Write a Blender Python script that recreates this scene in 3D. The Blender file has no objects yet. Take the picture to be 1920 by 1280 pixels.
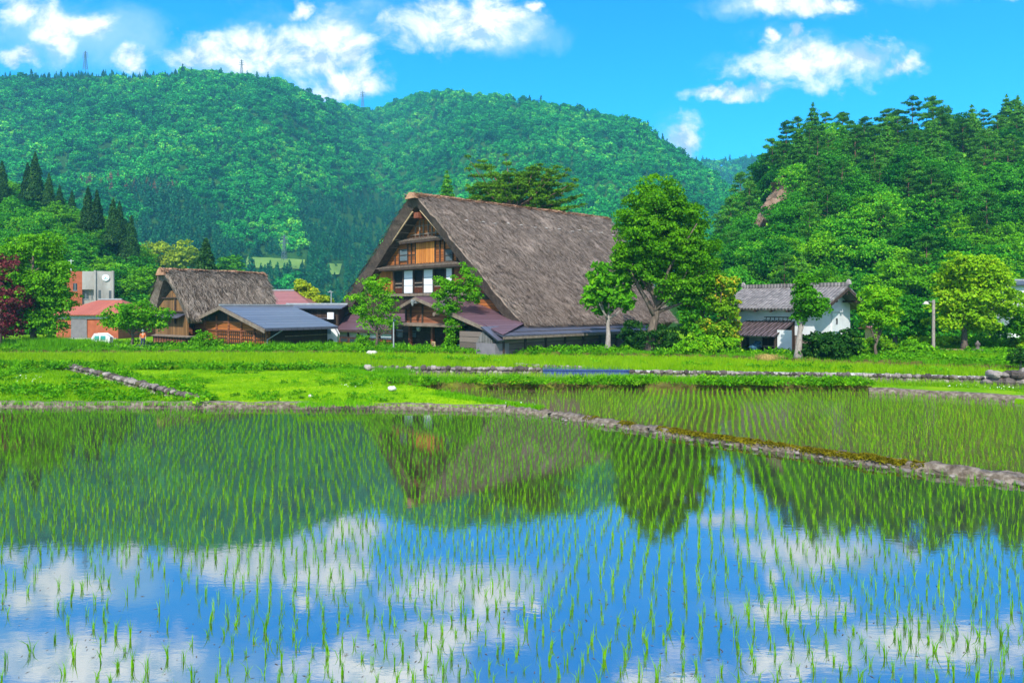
import bpy, math, random
import numpy as np
from mathutils import Vector, Matrix
random.seed(7)
RNG = np.random.default_rng(11)
PI = math.pi
scene = bpy.context.scene
COL = scene.collection

# ------------------------------------------------------------------ camera, world, sun, exposure
CAMZ, F, HOR = 4.3, 1280.0, 575.0           # eye height (m), focal length and horizon row of a 1920 px wide frame
cam_d = bpy.data.cameras.new('camera')
cam = bpy.data.objects.new('camera', cam_d)
COL.objects.link(cam)
cam.location = (0, 0, CAMZ)
cam.rotation_euler = (math.radians(90), 0, 0)
cam_d.lens = 24.0
cam_d.sensor_width = 36.0
cam_d.shift_y = -65 / 1920
cam_d.clip_start = 0.1
cam_d.clip_end = 9000
scene.camera = cam

SUN_EL, SUN_ROT, SUN_STRENGTH, SKY_STRENGTH = 43.0, 190.0, 4.6, 0.125
world = bpy.data.worlds.new('World')
scene.world = world
world.use_nodes = True


class NT:
    """small helper for node trees"""
    def __init__(self, tree):
        self.t = tree

    def n(self, kind, **kw):
        nd = self.t.nodes.new(kind)
        ins = kw.pop('ins', {})
        for k, v in kw.items():
            setattr(nd, k, v)
        for k, v in ins.items():
            if isinstance(v, bpy.types.NodeSocket):
                self.t.links.new(v, nd.inputs[k])
            else:
                nd.inputs[k].default_value = v
        return nd

    def math(self, op, a, b=0.0, c=0.0, clamp=False):
        return self.n('ShaderNodeMath', operation=op, use_clamp=clamp, ins={0: a, 1: b, 2: c}).outputs[0]

    def vm(self, op, a, b=(0, 0, 0), c=None):
        ins = {0: a, 1: b}
        if c is not None:
            ins[2] = c
        nd = self.n('ShaderNodeVectorMath', operation=op, ins=ins)
        return nd.outputs['Value'] if op in ('LENGTH', 'DOT_PRODUCT') else nd.outputs[0]

    def mix(self, fac, a, b, kind='RGBA', blend='MIX'):
        nd = self.n('ShaderNodeMix', data_type=kind)
        if kind == 'RGBA':
            nd.blend_type = blend
            i, j, k, o = 0, 6, 7, 2
        else:
            i, j, k, o = 0, 2, 3, 0
        for idx, v in ((i, fac), (j, a), (k, b)):
            if isinstance(v, bpy.types.NodeSocket):
                self.t.links.new(v, nd.inputs[idx])
            else:
                if kind == 'RGBA' and idx != 0 and len(v) == 3:
                    v = (*v, 1)
                nd.inputs[idx].default_value = v
        return nd.outputs[o]

    def noise(self, vec, scale, detail=4.0, rough=0.55, dist=0.0, out=0):
        ins = {'Scale': scale, 'Detail': detail, 'Roughness': rough, 'Distortion': dist}
        if vec is not None:
            ins['Vector'] = vec
        return self.n('ShaderNodeTexNoise', ins=ins).outputs[out]

    def ramp(self, fac, stops):
        nd = self.n('ShaderNodeValToRGB', ins={0: fac})
        cr = nd.color_ramp
        while len(cr.elements) < len(stops):
            cr.elements.new(0.5)
        for e, (p, c) in zip(cr.elements, stops):
            e.position = p
            e.color = (*c, 1) if len(c) == 3 else c
        return nd.outputs[0]

    def sstep(self, v, a, b):
        return self.n('ShaderNodeMapRange', interpolation_type='SMOOTHSTEP',
                      ins={0: v, 1: a, 2: b, 3: 0.0, 4: 1.0}).outputs[0]

    def link(self, a, b):
        self.t.links.new(a, b)


def build_world():
    t = NT(world.node_tree)
    world.node_tree.nodes.clear()
    out = t.n('ShaderNodeOutputWorld')
    bg = t.n('ShaderNodeBackground', ins={1: SKY_STRENGTH})
    t.link(bg.outputs[0], out.inputs[0])
    sky = t.n('ShaderNodeTexSky', sky_type='NISHITA', sun_disc=False,
              sun_elevation=math.radians(SUN_EL), sun_rotation=math.radians(SUN_ROT),
              altitude=300, air_density=1.0, dust_density=0.3, ozone_density=3.5)
    hs = t.n('ShaderNodeHueSaturation', ins={0: 0.497, 1: 1.38, 2: 1.0, 4: sky.outputs[0]})
    skyc = t.mix(1.0, hs.outputs[0], (0.30, 1.46, 1.86), blend='MULTIPLY')
    geo = t.n('ShaderNodeTexCoord')
    d = geo.outputs['Generated']
    sep = t.n('ShaderNodeSeparateXYZ', ins={0: d})
    y = t.math('MAXIMUM', t.math('ABSOLUTE', sep.outputs[1]), 0.12)
    u = t.math('DIVIDE', sep.outputs[0], y)
    v = t.math('DIVIDE', sep.outputs[2], y)
    uv = t.n('ShaderNodeCombineXYZ', ins={0: u, 1: v, 2: 0.0}).outputs[0]
    big = t.noise(uv, 3.2, 3, 0.5, out=1)
    warp = t.vm('MULTIPLY', t.vm('SUBTRACT', big, (0.5, 0.5, 0.5)), (0.10, 0.06, 0.0))
    small = t.noise(uv, 17.0, 4, 0.6, out=1)
    warp2 = t.vm('MULTIPLY', t.vm('SUBTRACT', small, (0.5, 0.5, 0.5)), (0.075, 0.06, 0.0))
    uvw = t.vm('ADD', t.vm('ADD', uv, warp), warp2)

    def field(ells):
        cur = None
        for (px, py, rx, ry) in ells:
            c = ((px - 960) / F, (HOR - py) / F)
            r = (rx / F, ry / F)
            q = t.vm('MULTIPLY_ADD', uvw, (1 / r[0], 1 / r[1], 0), (-c[0] / r[0], -c[1] / r[1], 0))
            l = t.vm('LENGTH', q)
            cur = l if cur is None else t.math('MINIMUM', cur, l)
        return t.math('SUBTRACT', 1.0, cur)
    hard = [(870, 45, 155, 62), (820, 20, 75, 42), (940, 30, 75, 45), (1530, 125, 170, 46), (1600, 108, 90, 40),
            (1370, 180, 90, 18), (1690, 120, 40, 22), (1290, 265, 36, 42), (1440, 10, 90, 26), (1560, 8, 70, 20),
            (590, 120, 110, 60), (640, 165, 110, 45), (480, 110, 110, 45), (540, 30, 24, 30), (625, 60, 60, 45),
            (660, 110, 50, 50), (100, 60, 55, 60), (170, 50, 60, 30), (45, 25, 60, 40), (380, 105, 80, 30),
            (250, 112, 40, 22), (15, 120, 50, 24), (1485, 68, 20, 20), (1425, 78, 22, 14), (1015, 12, 22, 14),
            # clouds above the frame, seen mirrored in the water
            (700, -110, 190, 70), (860, -40, 130, 40), (180, -90, 210, 70), (1450, -95, 170, 40),
            (1780, -60, 200, 55), (1240, -140, 90, 60), (500, -220, 260, 70), (1500, -260, 420, 80)]
    soft = [(140, 70, 330, 95), (470, 110, 300, 80), (600, 60, 200, 110), (900, 60, 230, 70), (200, -90, 430, 120),
            (1540, 120, 270, 75), (1450, 10, 240, 40), (700, -100, 330, 110), (1700, -70, 380, 90), (1280, 262, 70, 60),
            (1100, 480, 1300, 160), (960, -420, 1900, 400), (300, -150, 700, 200)]  # widest veil is unseen, added above the frame to lighten the mirrored sky
    fh = field(hard)
    fs = field(soft)
    stretch = t.vm('MULTIPLY', uv, (1.0, 1.25, 1.0))
    nz = t.noise(stretch, 13.0, 8, 0.62, 0.35)
    nz_hi = t.noise(t.vm('ADD', stretch, (0.012, 0.022, 0)), 13.0, 8, 0.62, 0.35)
    wide = t.noise(t.vm('ADD', stretch, (3.1, 1.7, 0)), 5.0, 6, 0.6, 0.5)
    dens = t.math('ADD', fh, t.math('MULTIPLY', t.math('SUBTRACT', nz, 0.47), 2.0))
    m_h = t.sstep(dens, -0.10, 0.85)
    dsoft = t.math('ADD', t.math('MULTIPLY', fs, 1.2), t.math('MULTIPLY', t.math('SUBTRACT', wide, 0.55), 2.6))
    m_s = t.math('MULTIPLY', t.sstep(dsoft, 0.05, 1.1), 0.62)
    front = t.sstep(sep.outputs[2], 0.0, 0.05)
    lit = t.math('ADD', t.math('MULTIPLY', t.math('SUBTRACT', nz, nz_hi), 5.5), 0.66)
    lit = t.math('ADD', lit, t.math('MULTIPLY', dens, 0.10), clamp=True)
    ccol = t.mix(lit, (3.0, 4.1, 5.2), (8.0, 7.9, 7.7))
    c1 = t.mix(t.math('MULTIPLY', m_s, front), skyc, (3.6, 5.1, 6.2))
    c2 = t.mix(t.math('MULTIPLY', m_h, front), c1, ccol)
    # unseen broken cloud, added overhead and behind the camera to whiten the ambient light
    rest = t.math('MAXIMUM', t.sstep(t.math('MULTIPLY', sep.outputs[1], -1.0), -0.05, 0.25), t.sstep(sep.outputs[2], 0.62, 0.8))
    cb = t.sstep(t.noise(d, 2.4, 7, 0.6, 0.3), 0.44, 0.6)
    c2 = t.mix(t.math('MULTIPLY', cb, rest), c2, (9.0, 9.0, 9.2))
    t.link(c2, bg.inputs[0])


build_world()

sun_d = bpy.data.lights.new('sun', 'SUN')
sun_d.energy = SUN_STRENGTH
sun_d.angle = math.radians(0.5)
sun_d.color = (1.0, 0.95, 0.86)
sun = bpy.data.objects.new('sun', sun_d)
COL.objects.link(sun)
_e, _r = math.radians(SUN_EL), math.radians(SUN_ROT)
SUNV = Vector((math.sin(_r) * math.cos(_e), math.cos(_r) * math.cos(_e), math.sin(_e)))
sun.rotation_euler = SUNV.to_track_quat('Z', 'Y').to_euler()
sun.location = SUNV * 60

vs = scene.view_settings
vs.view_transform = 'Standard'
vs.look = 'None'
vs.exposure = 0.62
vs.gamma = 1.0
vs.use_curve_mapping = False
cy = scene.cycles
cy.max_bounces = 7
cy.diffuse_bounces = 2
cy.glossy_bounces = 3
cy.transmission_bounces = 3
cy.transparent_max_bounces = 6
cy.volume_bounces = 0
cy.use_denoising = True
cy.sample_clamp_indirect = 4.0


# ------------------------------------------------------------------ helpers
def at(px, py, z=0.0):
    """ground point seen at photo pixel px,py when the ground there lies at height z"""
    Y = (CAMZ - z) * F / (py - HOR)
    return Vector(((px - 960) / F * Y, Y, z))


def atY(px, py, Y):
    return Vector(((px - 960) / F * Y, Y, CAMZ - (py - HOR) / F * Y))


def vnoise(x, y, seed=0):
    """vectorised value noise"""
    x = np.asarray(x, float); y = np.asarray(y, float)
    xi = np.floor(x).astype(np.int64); yi = np.floor(y).astype(np.int64)
    xf = x - xi; yf = y - yi
    xf = xf * xf * (3 - 2 * xf); yf = yf * yf * (3 - 2 * yf)

    def h(a, b):
        n = (a * 374761393 + b * 668265263 + seed * 1442695041) & 0x7fffffff
        n = ((n ^ (n >> 13)) * 1274126177) & 0x7fffffff
        return ((n ^ (n >> 16)) & 0xffff) / 65535.0
    return (h(xi, yi) * (1 - xf) + h(xi + 1, yi) * xf) * (1 - yf) + (h(xi, yi + 1) * (1 - xf) + h(xi + 1, yi + 1) * xf) * yf


def fbm(x, y, seed=0, oct=4):
    s = 0; a = 0.5; tot = 0
    for i in range(oct):
        s = s + a * vnoise(np.asarray(x) * 2 ** i + 17 * i, np.asarray(y) * 2 ** i - 9 * i, seed + i)
        tot += a; a *= 0.5
    return s / tot


def np_mesh(name, V, faces, mats, mi=None, smooth=False):
    """V (n,3); faces: list of (m,k) integer arrays, k = 3 or 4"""
    me = bpy.data.meshes.new(name)
    V = np.asarray(V, np.float32)
    me.vertices.add(len(V))
    me.vertices.foreach_set('co', V.ravel())
    if not isinstance(faces, list):
        faces = [faces]
    if sum(len(f) for f in faces) == 0:
        return me
    loops = np.concatenate([np.asarray(f, np.int32).ravel() for f in faces])
    tot = np.concatenate([np.full(len(f), np.asarray(f).shape[1], np.int32) for f in faces])
    start = np.concatenate([[0], np.cumsum(tot)[:-1]]).astype(np.int32)
    me.loops.add(len(loops))
    me.loops.foreach_set('vertex_index', loops)
    me.polygons.add(len(tot))
    me.polygons.foreach_set('loop_start', start)
    me.polygons.foreach_set('loop_total', tot)
    if mi is not None:
        me.polygons.foreach_set('material_index', np.asarray(mi, np.int32))
    me.polygons.foreach_set('use_smooth', np.full(len(tot), smooth, bool))
    me.update(calc_edges=True)
    for m in (mats if isinstance(mats, (list, tuple)) else [mats]):
        me.materials.append(m)
    return me


def link(name, me, parent=None, loc=None):
    o = bpy.data.objects.new(name, me)
    COL.objects.link(o)
    if parent is not None:
        o.parent = parent
    if loc is not None:
        o.location = loc
    return o


def tag(o, label=None, cat=None, group=None, kind=None):
    if label: o['label'] = label
    if cat: o['category'] = cat
    if group: o['group'] = group
    if kind: o['kind'] = kind
    return o


def thing(name, label, cat, loc=(0, 0, 0), rz=0.0, group=None):
    o = bpy.data.objects.new(name, None)
    o.empty_display_size = 0.3
    COL.objects.link(o)
    o.location = loc
    o.rotation_euler = (0, 0, rz)
    return tag(o, label, cat, group)


class MB:
    """collects polygons, then links them as ONE mesh object"""
    def __init__(self):
        self.v = []; self.f = []; self.mi = []; self.cur = 0

    def poly(self, pts, face=None):
        b = len(self.v)
        self.v += [tuple(p) for p in pts]
        self.f.append(list(range(b, b + len(pts))))
        self.mi.append(self.cur)

    def box(self, x0, x1, y0, y1, z0, z1):
        self.hexa([(x0, y0, z0), (x1, y0, z0), (x1, y1, z0), (x0, y1, z0), (x0, y0, z1), (x1, y0, z1), (x1, y1, z1), (x0, y1, z1)])

    def hexa(self, p):
        b = len(self.v)
        self.v += [tuple(q) for q in p]
        for f in ((3, 2, 1, 0), (4, 5, 6, 7), (0, 1, 5, 4), (1, 2, 6, 5), (2, 3, 7, 6), (3, 0, 4, 7)):
            self.f.append([b + i for i in f]); self.mi.append(self.cur)

    def slab(self, quad, th):
        """thick sheet: quad top corners (counter-clockwise from above), thickness along its normal"""
        q = [Vector(p) for p in quad]
        n = (q[1] - q[0]).cross(q[2] - q[0]).normalized()
        self.hexa([p - n * th for p in q] + q)

    def prism(self, pts, y0, y1):
        """polygon in the x,z plane extruded along y"""
        n = len(pts); b = len(self.v)
        self.v += [(x, y0, z) for x, z in pts] + [(x, y1, z) for x, z in pts]
        self.f.append([b + i for i in range(n)]); self.mi.append(self.cur)
        self.f.append([b + n + i for i in reversed(range(n))]); self.mi.append(self.cur)
        for i in range(n):
            j = (i + 1) % n
            self.f.append([b + i, b + n + i, b + n + j, b + j][::-1]); self.mi.append(self.cur)

    def beam(self, a, b, w, h=None):
        """rectangular bar from a to b"""
        h = h or w
        a = Vector(a); b = Vector(b); d = (b - a).normalized()
        up = Vector((0, 0, 1)) if abs(d.z) < 0.95 else Vector((0, 1, 0))
        s = d.cross(up).normalized() * w / 2
        t = s.cross(d).normalized() * h / 2
        self.hexa([a - s - t, a + s - t, b + s - t, b - s - t, a - s + t, a + s + t, b + s + t, b - s + t])

    def tube(self, pts, rad, seg=8, cap=True):
        pts = [Vector(p) for p in pts]
        n = len(pts); b = len(self.v)
        if not isinstance(rad, (list, tuple)): rad = [rad] * n
        prev = None
        for i, p in enumerate(pts):
            d = (pts[min(i + 1, n - 1)] - pts[max(i - 1, 0)]).normalized()
            if prev is None:
                prev = d.orthogonal().normalized()
            s = (prev - d * prev.dot(d)).normalized(); prev = s
            t = d.cross(s)
            for k in range(seg):
                a = 2 * PI * k / seg
                self.v.append(tuple(p + (s * math.cos(a) + t * math.sin(a)) * rad[i]))
        for i in range(n - 1):
            for k in range(seg):
                k2 = (k + 1) % seg
                self.f.append([b + i * seg + k, b + i * seg + k2, b + (i + 1) * seg + k2, b + (i + 1) * seg + k]); self.mi.append(self.cur)
        if cap:
            self.f.append([b + k for k in reversed(range(seg))]); self.mi.append(self.cur)
            self.f.append([b + (n - 1) * seg + k for k in range(seg)]); self.mi.append(self.cur)

    def lathe(self, prof, c=(0, 0, 0), seg=14):
        b = len(self.v)
        for r, z in prof:
            for k in range(seg):
                a = 2 * PI * k / seg
                self.v.append((c[0] + r * math.cos(a), c[1] + r * math.sin(a), c[2] + z))
        for i in range(len(prof) - 1):
            for k in range(seg):
                k2 = (k + 1) % seg
                self.f.append([b + i * seg + k, b + i * seg + k2, b + (i + 1) * seg + k2, b + (i + 1) * seg + k]); self.mi.append(self.cur)

    def rock(self, c, r, seed=0, sub=2):
        """irregular rounded stone"""
        rnd = random.Random(seed)
        nu, nv = 8, 6
        b = len(self.v)
        ph = [rnd.uniform(0, 6.28) for _ in range(6)]
        for j in range(nv + 1):
            th = PI * j / nv
            for i in range(nu):
                a = 2 * PI * i / nu
                k = 1 + 0.16 * math.sin(2 * a + ph[0] + th) + 0.12 * math.sin(3 * a + ph[1]) * math.sin(2 * th + ph[2]) + rnd.uniform(-.05, .05)
                x, y, z = math.sin(th) * math.cos(a), math.sin(th) * math.sin(a), math.cos(th)
                z = max(-0.8, min(0.8, z)) if r[2] else z
                self.v.append((c[0] + r[0] * k * x, c[1] + r[1] * k * y, c[2] + r[2] * k * z))
        for j in range(nv):
            for i in range(nu):
                i2 = (i + 1) % nu
                self.f.append([b + j * nu + i, b + (j + 1) * nu + i, b + (j + 1) * nu + i2, b + j * nu + i2]); self.mi.append(self.cur)

    def build(self, name, mats, parent=None, smooth=False, bevel=0.0):
        me = bpy.data.meshes.new(name)
        me.from_pydata(self.v, [], self.f)
        for m in (mats if isinstance(mats, (list, tuple)) else [mats]):
            me.materials.append(m)
        me.polygons.foreach_set('material_index', self.mi)
        if smooth:
            me.polygons.foreach_set('use_smooth', [True] * len(me.polygons))
        me.update()
        o = link(name, me, parent)
        if bevel:
            m = o.modifiers.new('bevel', 'BEVEL'); m.width = bevel; m.segments = 2; m.limit_method = 'ANGLE'
        return o


# ------------------------------------------------------------------ materials
def new_mat(name):
    m = bpy.data.materials.new(name)
    m.use_nodes = True
    m.node_tree.nodes.clear()
    t = NT(m.node_tree)
    out = t.n('ShaderNodeOutputMaterial')
    return m, t, out


def surf(name, stops, scale=3.0, rough=0.8, stretch=(1, 1, 1), bump=0.3, bscale=None, spec=0.3, metallic=0.0,
         detail=6, coord='Object', bdist=0.02, dist=0.0, extra=None):
    """noise coloured surface: stops = colour ramp stops"""
    m, t, out = new_mat(name)
    tc = t.n('ShaderNodeTexCoord').outputs[coord]
    v = t.vm('MULTIPLY', tc, stretch)
    n = t.noise(v, scale, detail, 0.6, dist)
    c = t.ramp(n, stops)
    big = t.noise(tc, scale * 0.11, 3)
    c = t.mix(t.sstep(big, 0.35, 0.7), c, t.mix(0.5, c, stops[0][1], blend='MULTIPLY'), blend='MIX') if extra == 'stain' else c
    p = t.n('ShaderNodeBsdfPrincipled', ins={'Roughness': rough, 'Metallic': metallic, 'Specular IOR Level': spec})
    t.link(c, p.inputs['Base Color'])
    if bump:
        bn = t.noise(v, bscale or scale * 3, 5, 0.65)
        b = t.n('ShaderNodeBump', ins={'Strength': bump, 'Distance': bdist, 'Height': bn})
        t.link(b.outputs[0], p.inputs['Normal'])
    t.link(p.outputs[0], out.inputs[0])
    return m


def planks(name, dark, light, width=0.18, axis=0, rough=0.75, gap=0.08, along=2):
    """boards: a different tone per board, dark joints, grain running along the boards"""
    m, t, out = new_mat(name)
    tc = t.n('ShaderNodeTexCoord').outputs['Object']
    sep = t.n('ShaderNodeSeparateXYZ', ins={0: tc})
    q = t.math('DIVIDE', sep.outputs[axis], width)
    board = t.math('FLOOR', q)
    fr = t.math('FRACT', q)
    wn = t.n('ShaderNodeTexWhiteNoise', noise_dimensions='1D', ins={'W': board})
    s = [7.0, 7.0, 7.0]; s[along] = 0.5
    grain = t.noise(t.vm('ADD', t.vm('MULTIPLY', tc, tuple(s)), wn.outputs[1]), 2.0, 6, 0.65, 0.3)
    f = t.math('ADD', t.math('MULTIPLY', grain, 0.75), t.math('MULTIPLY', wn.outputs[0], 0.35), clamp=True)
    c = t.ramp(f, [(0.2, dark), (0.85, light)])
    edge = t.math('MINIMUM', fr, t.math('SUBTRACT', 1.0, fr))
    j = t.sstep(edge, gap * 0.4, gap)
    c = t.mix(j, tuple(x * 0.12 for x in dark), c)
    p = t.n('ShaderNodeBsdfPrincipled', ins={'Roughness': rough, 'Specular IOR Level': 0.25})
    t.link(c, p.inputs['Base Color'])
    b = t.n('ShaderNodeBump', ins={'Strength': 0.6, 'Distance': 0.015, 'Height': t.math('ADD', j, t.math('MULTIPLY', grain, 0.3))})
    t.link(b.outputs[0], p.inputs['Normal'])
    t.link(p.outputs[0], out.inputs[0])
    return m


def leaf_mat(name, dark, light, tip=None, trans=0.35, patch=0.35, var=0.5, wide=0.0):
    """foliage: tone differs per leaf, per clump and per tree"""
    m, t, out = new_mat(name)
    geo = t.n('ShaderNodeNewGeometry')
    oi = t.n('ShaderNodeObjectInfo')
    tc = t.n('ShaderNodeTexCoord').outputs['Object']
    n = t.noise(tc, patch, 3, 0.6)
    f = t.math('ADD', t.math('MULTIPLY', geo.outputs['Random Per Island'], 0.42), t.math('MULTIPLY', n, 0.75))
    f = t.math('ADD', f, t.math('MULTIPLY', t.math('SUBTRACT', oi.outputs['Random'], 0.5), var))
    if wide:                                  # kinds of tree change across a mountainside
        w1 = t.noise(t.vm('MULTIPLY', oi.outputs['Location'], (1, 1, 1.6)), 0.011, 4, 0.62)
        f = t.math('ADD', f, t.math('MULTIPLY', t.math('SUBTRACT', w1, 0.5), wide))
    stops = [(0.2, dark), (0.85, light)] + ([(1.0, tip)] if tip else [])
    c = t.ramp(f, stops)
    d = t.n('ShaderNodeBsdfDiffuse', ins={0: c})
    tr = t.n('ShaderNodeBsdfTranslucent', ins={0: t.mix(1.0, c, (1.0, 1.05, 0.6), blend='MULTIPLY')})
    ms = t.n('ShaderNodeMixShader', ins={0: trans, 1: d.outputs[0], 2: tr.outputs[0]})
    gl = t.n('ShaderNodeBsdfGlossy', ins={0: (0.6, 0.9, 0.25, 1), 'Roughness': 0.45})
    ms2 = t.n('ShaderNodeMixShader', ins={0: 0.015, 1: ms.outputs[0], 2: gl.outputs[0]})
    t.link(ms2.outputs[0], out.inputs[0])
    return m


M = {}
M['grass_ground'] = surf('grass_ground', [(0.28, (0.05, 0.15, 0.003)), (0.5, (0.13, 0.29, 0.003)), (0.72, (0.22, 0.34, 0.006))], 0.5, 0.95, bump=0.8, bscale=14, spec=0.05, bdist=0.08)
M['lawn'] = surf('lawn', [(0.28, (0.07, 0.22, 0.003)), (0.5, (0.19, 0.37, 0.003)), (0.72, (0.30, 0.42, 0.006))], 0.45, 0.95, bump=0.7, bscale=18, spec=0.04, bdist=0.05)
M['meadow'] = surf('meadow', [(0.3, (0.08, 0.17, 0.02)), (0.7, (0.17, 0.28, 0.05))], 0.03, 0.95, bump=0)
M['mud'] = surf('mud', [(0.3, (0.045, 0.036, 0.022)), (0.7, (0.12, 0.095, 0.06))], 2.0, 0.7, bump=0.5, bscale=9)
M['curb'] = surf('curb', [(0.3, (0.05, 0.035, 0.022)), (0.48, (0.12, 0.095, 0.07)), (0.72, (0.26, 0.22, 0.18))], 6.0, 0.85, bump=1.0, bscale=9, bdist=0.06)
M['moss'] = surf('moss', [(0.3, (0.06, 0.055, 0.004)), (0.6, (0.17, 0.15, 0.006)), (0.8, (0.26, 0.20, 0.01))], 5.0, 0.95, bump=1.0, bscale=22, spec=0.02, bdist=0.04)
M['road'] = surf('road', [(0.3, (0.30, 0.29, 0.27)), (0.7, (0.45, 0.43, 0.40))], 1.5, 0.85, bump=0.2, bscale=20)
M['stone'] = surf('stone', [(0.25, (0.045, 0.035, 0.03)), (0.5, (0.15, 0.125, 0.115)), (0.75, (0.34, 0.30, 0.27))], 1.6, 0.85, bump=0.7, bscale=8, bdist=0.04)
M['pale_stone'] = surf('pale_stone', [(0.3, (0.38, 0.36, 0.31)), (0.7, (0.60, 0.58, 0.50))], 4, 0.85, bump=0.5, bscale=12)
M['rock'] = surf('rock', [(0.25, (0.10, 0.055, 0.035)), (0.5, (0.24, 0.15, 0.10)), (0.8, (0.36, 0.26, 0.19))], 0.4, 0.9, bump=1.0, bscale=1.5, bdist=0.5, stretch=(1, 1, 0.4))
M['bark'] = surf('bark', [(0.3, (0.05, 0.035, 0.025)), (0.7, (0.17, 0.13, 0.10))], 3, 0.9, stretch=(3, 3, 0.7), bump=1.0, bscale=6, bdist=0.05)
M['pale_bark'] = surf('pale_bark', [(0.3, (0.13, 0.11, 0.095)), (0.5, (0.26, 0.22, 0.19)), (0.75, (0.36, 0.32, 0.28))], 4, 0.9, stretch=(2, 2, 1), bump=0.8, bscale=8, bdist=0.03)
M['red_bark'] = surf('red_bark', [(0.3, (0.10, 0.05, 0.03)), (0.7, (0.26, 0.15, 0.10))], 2, 0.9, stretch=(3, 3, 0.7), bump=0.8, bscale=5, bdist=0.05)
M['forest_floor'] = surf('forest_floor', [(0.3, (0.012, 0.045, 0.008)), (0.7, (0.035, 0.10, 0.015))], 0.08, 0.95, bump=0.6, bscale=0.6, spec=0.02, bdist=1.0)
M['orange_wood'] = planks('orange_wood', (0.16, 0.045, 0.008), (0.52, 0.19, 0.035), 0.26, axis=0)
M['orange_boards'] = planks('orange_boards', (0.10, 0.03, 0.007), (0.40, 0.13, 0.03), 0.24, axis=2, along=0)
M['door_wood'] = planks('door_wood', (0.30, 0.09, 0.015), (0.62, 0.24, 0.045), 0.30, axis=0)
M['brown_boards'] = planks('brown_boards', (0.09, 0.028, 0.014), (0.30, 0.11, 0.05), 0.30, axis=2, along=0)
M['grey_boards'] = planks('grey_boards', (0.05, 0.038, 0.032), (0.20, 0.155, 0.13), 0.42, axis=2, along=1, gap=0.06)
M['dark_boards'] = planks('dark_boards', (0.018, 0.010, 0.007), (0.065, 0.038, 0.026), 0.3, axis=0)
M['pale_boards'] = planks('pale_boards', (0.06, 0.03, 0.012), (0.30, 0.16, 0.06), 0.24, axis=0)
M['dark_wood'] = surf('dark_wood', [(0.3, (0.022, 0.014, 0.010)), (0.7, (0.075, 0.048, 0.034))], 3, 0.8, stretch=(1, 1, 1), bump=0.4)
M['red_wood'] = surf('red_wood', [(0.3, (0.09, 0.022, 0.010)), (0.7, (0.24, 0.07, 0.03))], 4, 0.7, bump=0.4)
M['beam_wood'] = surf('beam_wood', [(0.3, (0.10, 0.075, 0.055)), (0.7, (0.22, 0.17, 0.13))], 3, 0.85, bump=0.4)
M['light_pole'] = surf('light_pole', [(0.3, (0.30, 0.20, 0.10)), (0.7, (0.55, 0.40, 0.24))], 4, 0.8, bump=0.3)
M['loft_shade'] = surf('loft_shade', [(0.3, (0.004, 0.003, 0.003)), (0.7, (0.012, 0.009, 0.008))], 2, 0.9, bump=0)  # near-black colour standing for the shade inside the open loft
M['plaster'] = surf('plaster', [(0.3, (0.54, 0.55, 0.55)), (0.7, (0.66, 0.66, 0.65))], 1.2, 0.85, bump=0.15, extra='stain')
M['shoji'] = surf('shoji', [(0.3, (0.56, 0.58, 0.60)), (0.7, (0.62, 0.63, 0.64))], 1.5, 0.7, bump=0.05)
M['concrete'] = surf('concrete', [(0.3, (0.20, 0.185, 0.17)), (0.7, (0.40, 0.38, 0.35))], 0.7, 0.85, stretch=(1, 1, 0.35), bump=0.2)
M['brick_red'] = surf('brick_red', [(0.3, (0.27, 0.065, 0.028)), (0.7, (0.40, 0.11, 0.05))], 1.5, 0.85, bump=0.3, bscale=10)
M['grey_shutter'] = surf('grey_shutter', [(0.3, (0.13, 0.12, 0.13)), (0.7, (0.19, 0.17, 0.18))], 2, 0.6, bump=0.2)
M['white_paint'] = surf('white_paint', [(0.3, (0.55, 0.57, 0.57)), (0.7, (0.66, 0.67, 0.67))], 2, 0.4, bump=0.0, spec=0.5)
M['metal_grey'] = surf('metal_grey', [(0.3, (0.22, 0.24, 0.25)), (0.7, (0.34, 0.36, 0.37))], 3, 0.5, bump=0.1, metallic=0.3)
M['pylon_metal'] = surf('pylon_metal', [(0.3, (0.07, 0.10, 0.13)), (0.7, (0.11, 0.14, 0.17))], 0.1, 0.6, bump=0)
M['black'] = surf('black', [(0.3, (0.01, 0.01, 0.01)), (0.7, (0.03, 0.03, 0.03))], 3, 0.5, bump=0)
M['clock_face'] = surf('clock_face', [(0.3, (0.72, 0.80, 0.84)), (0.7, (0.82, 0.87, 0.89))], 2, 0.5, bump=0)
M['teal'] = surf('teal', [(0.3, (0.03, 0.24, 0.22)), (0.7, (0.05, 0.32, 0.29))], 2, 0.5, bump=0)
M['orange_cloth'] = surf('orange_cloth', [(0.3, (0.55, 0.12, 0.03)), (0.7, (0.65, 0.17, 0.05))], 6, 0.9, bump=0.3)
M['navy_cloth'] = surf('navy_cloth', [(0.3, (0.02, 0.03, 0.06)), (0.7, (0.04, 0.05, 0.09))], 6, 0.9, bump=0.3)
M['blue_cloth'] = surf('blue_cloth', [(0.3, (0.02, 0.06, 0.12)), (0.7, (0.05, 0.14, 0.22))], 6, 0.9, bump=0.5)
M['skin'] = surf('skin', [(0.3, (0.45, 0.26, 0.17)), (0.7, (0.52, 0.32, 0.22))], 6, 0.6, bump=0.1)
M['straw_heap'] = surf('straw_heap', [(0.3, (0.20, 0.14, 0.03)), (0.7, (0.40, 0.30, 0.09))], 9, 0.9, bump=1.0, bdist=0.04)


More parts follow.
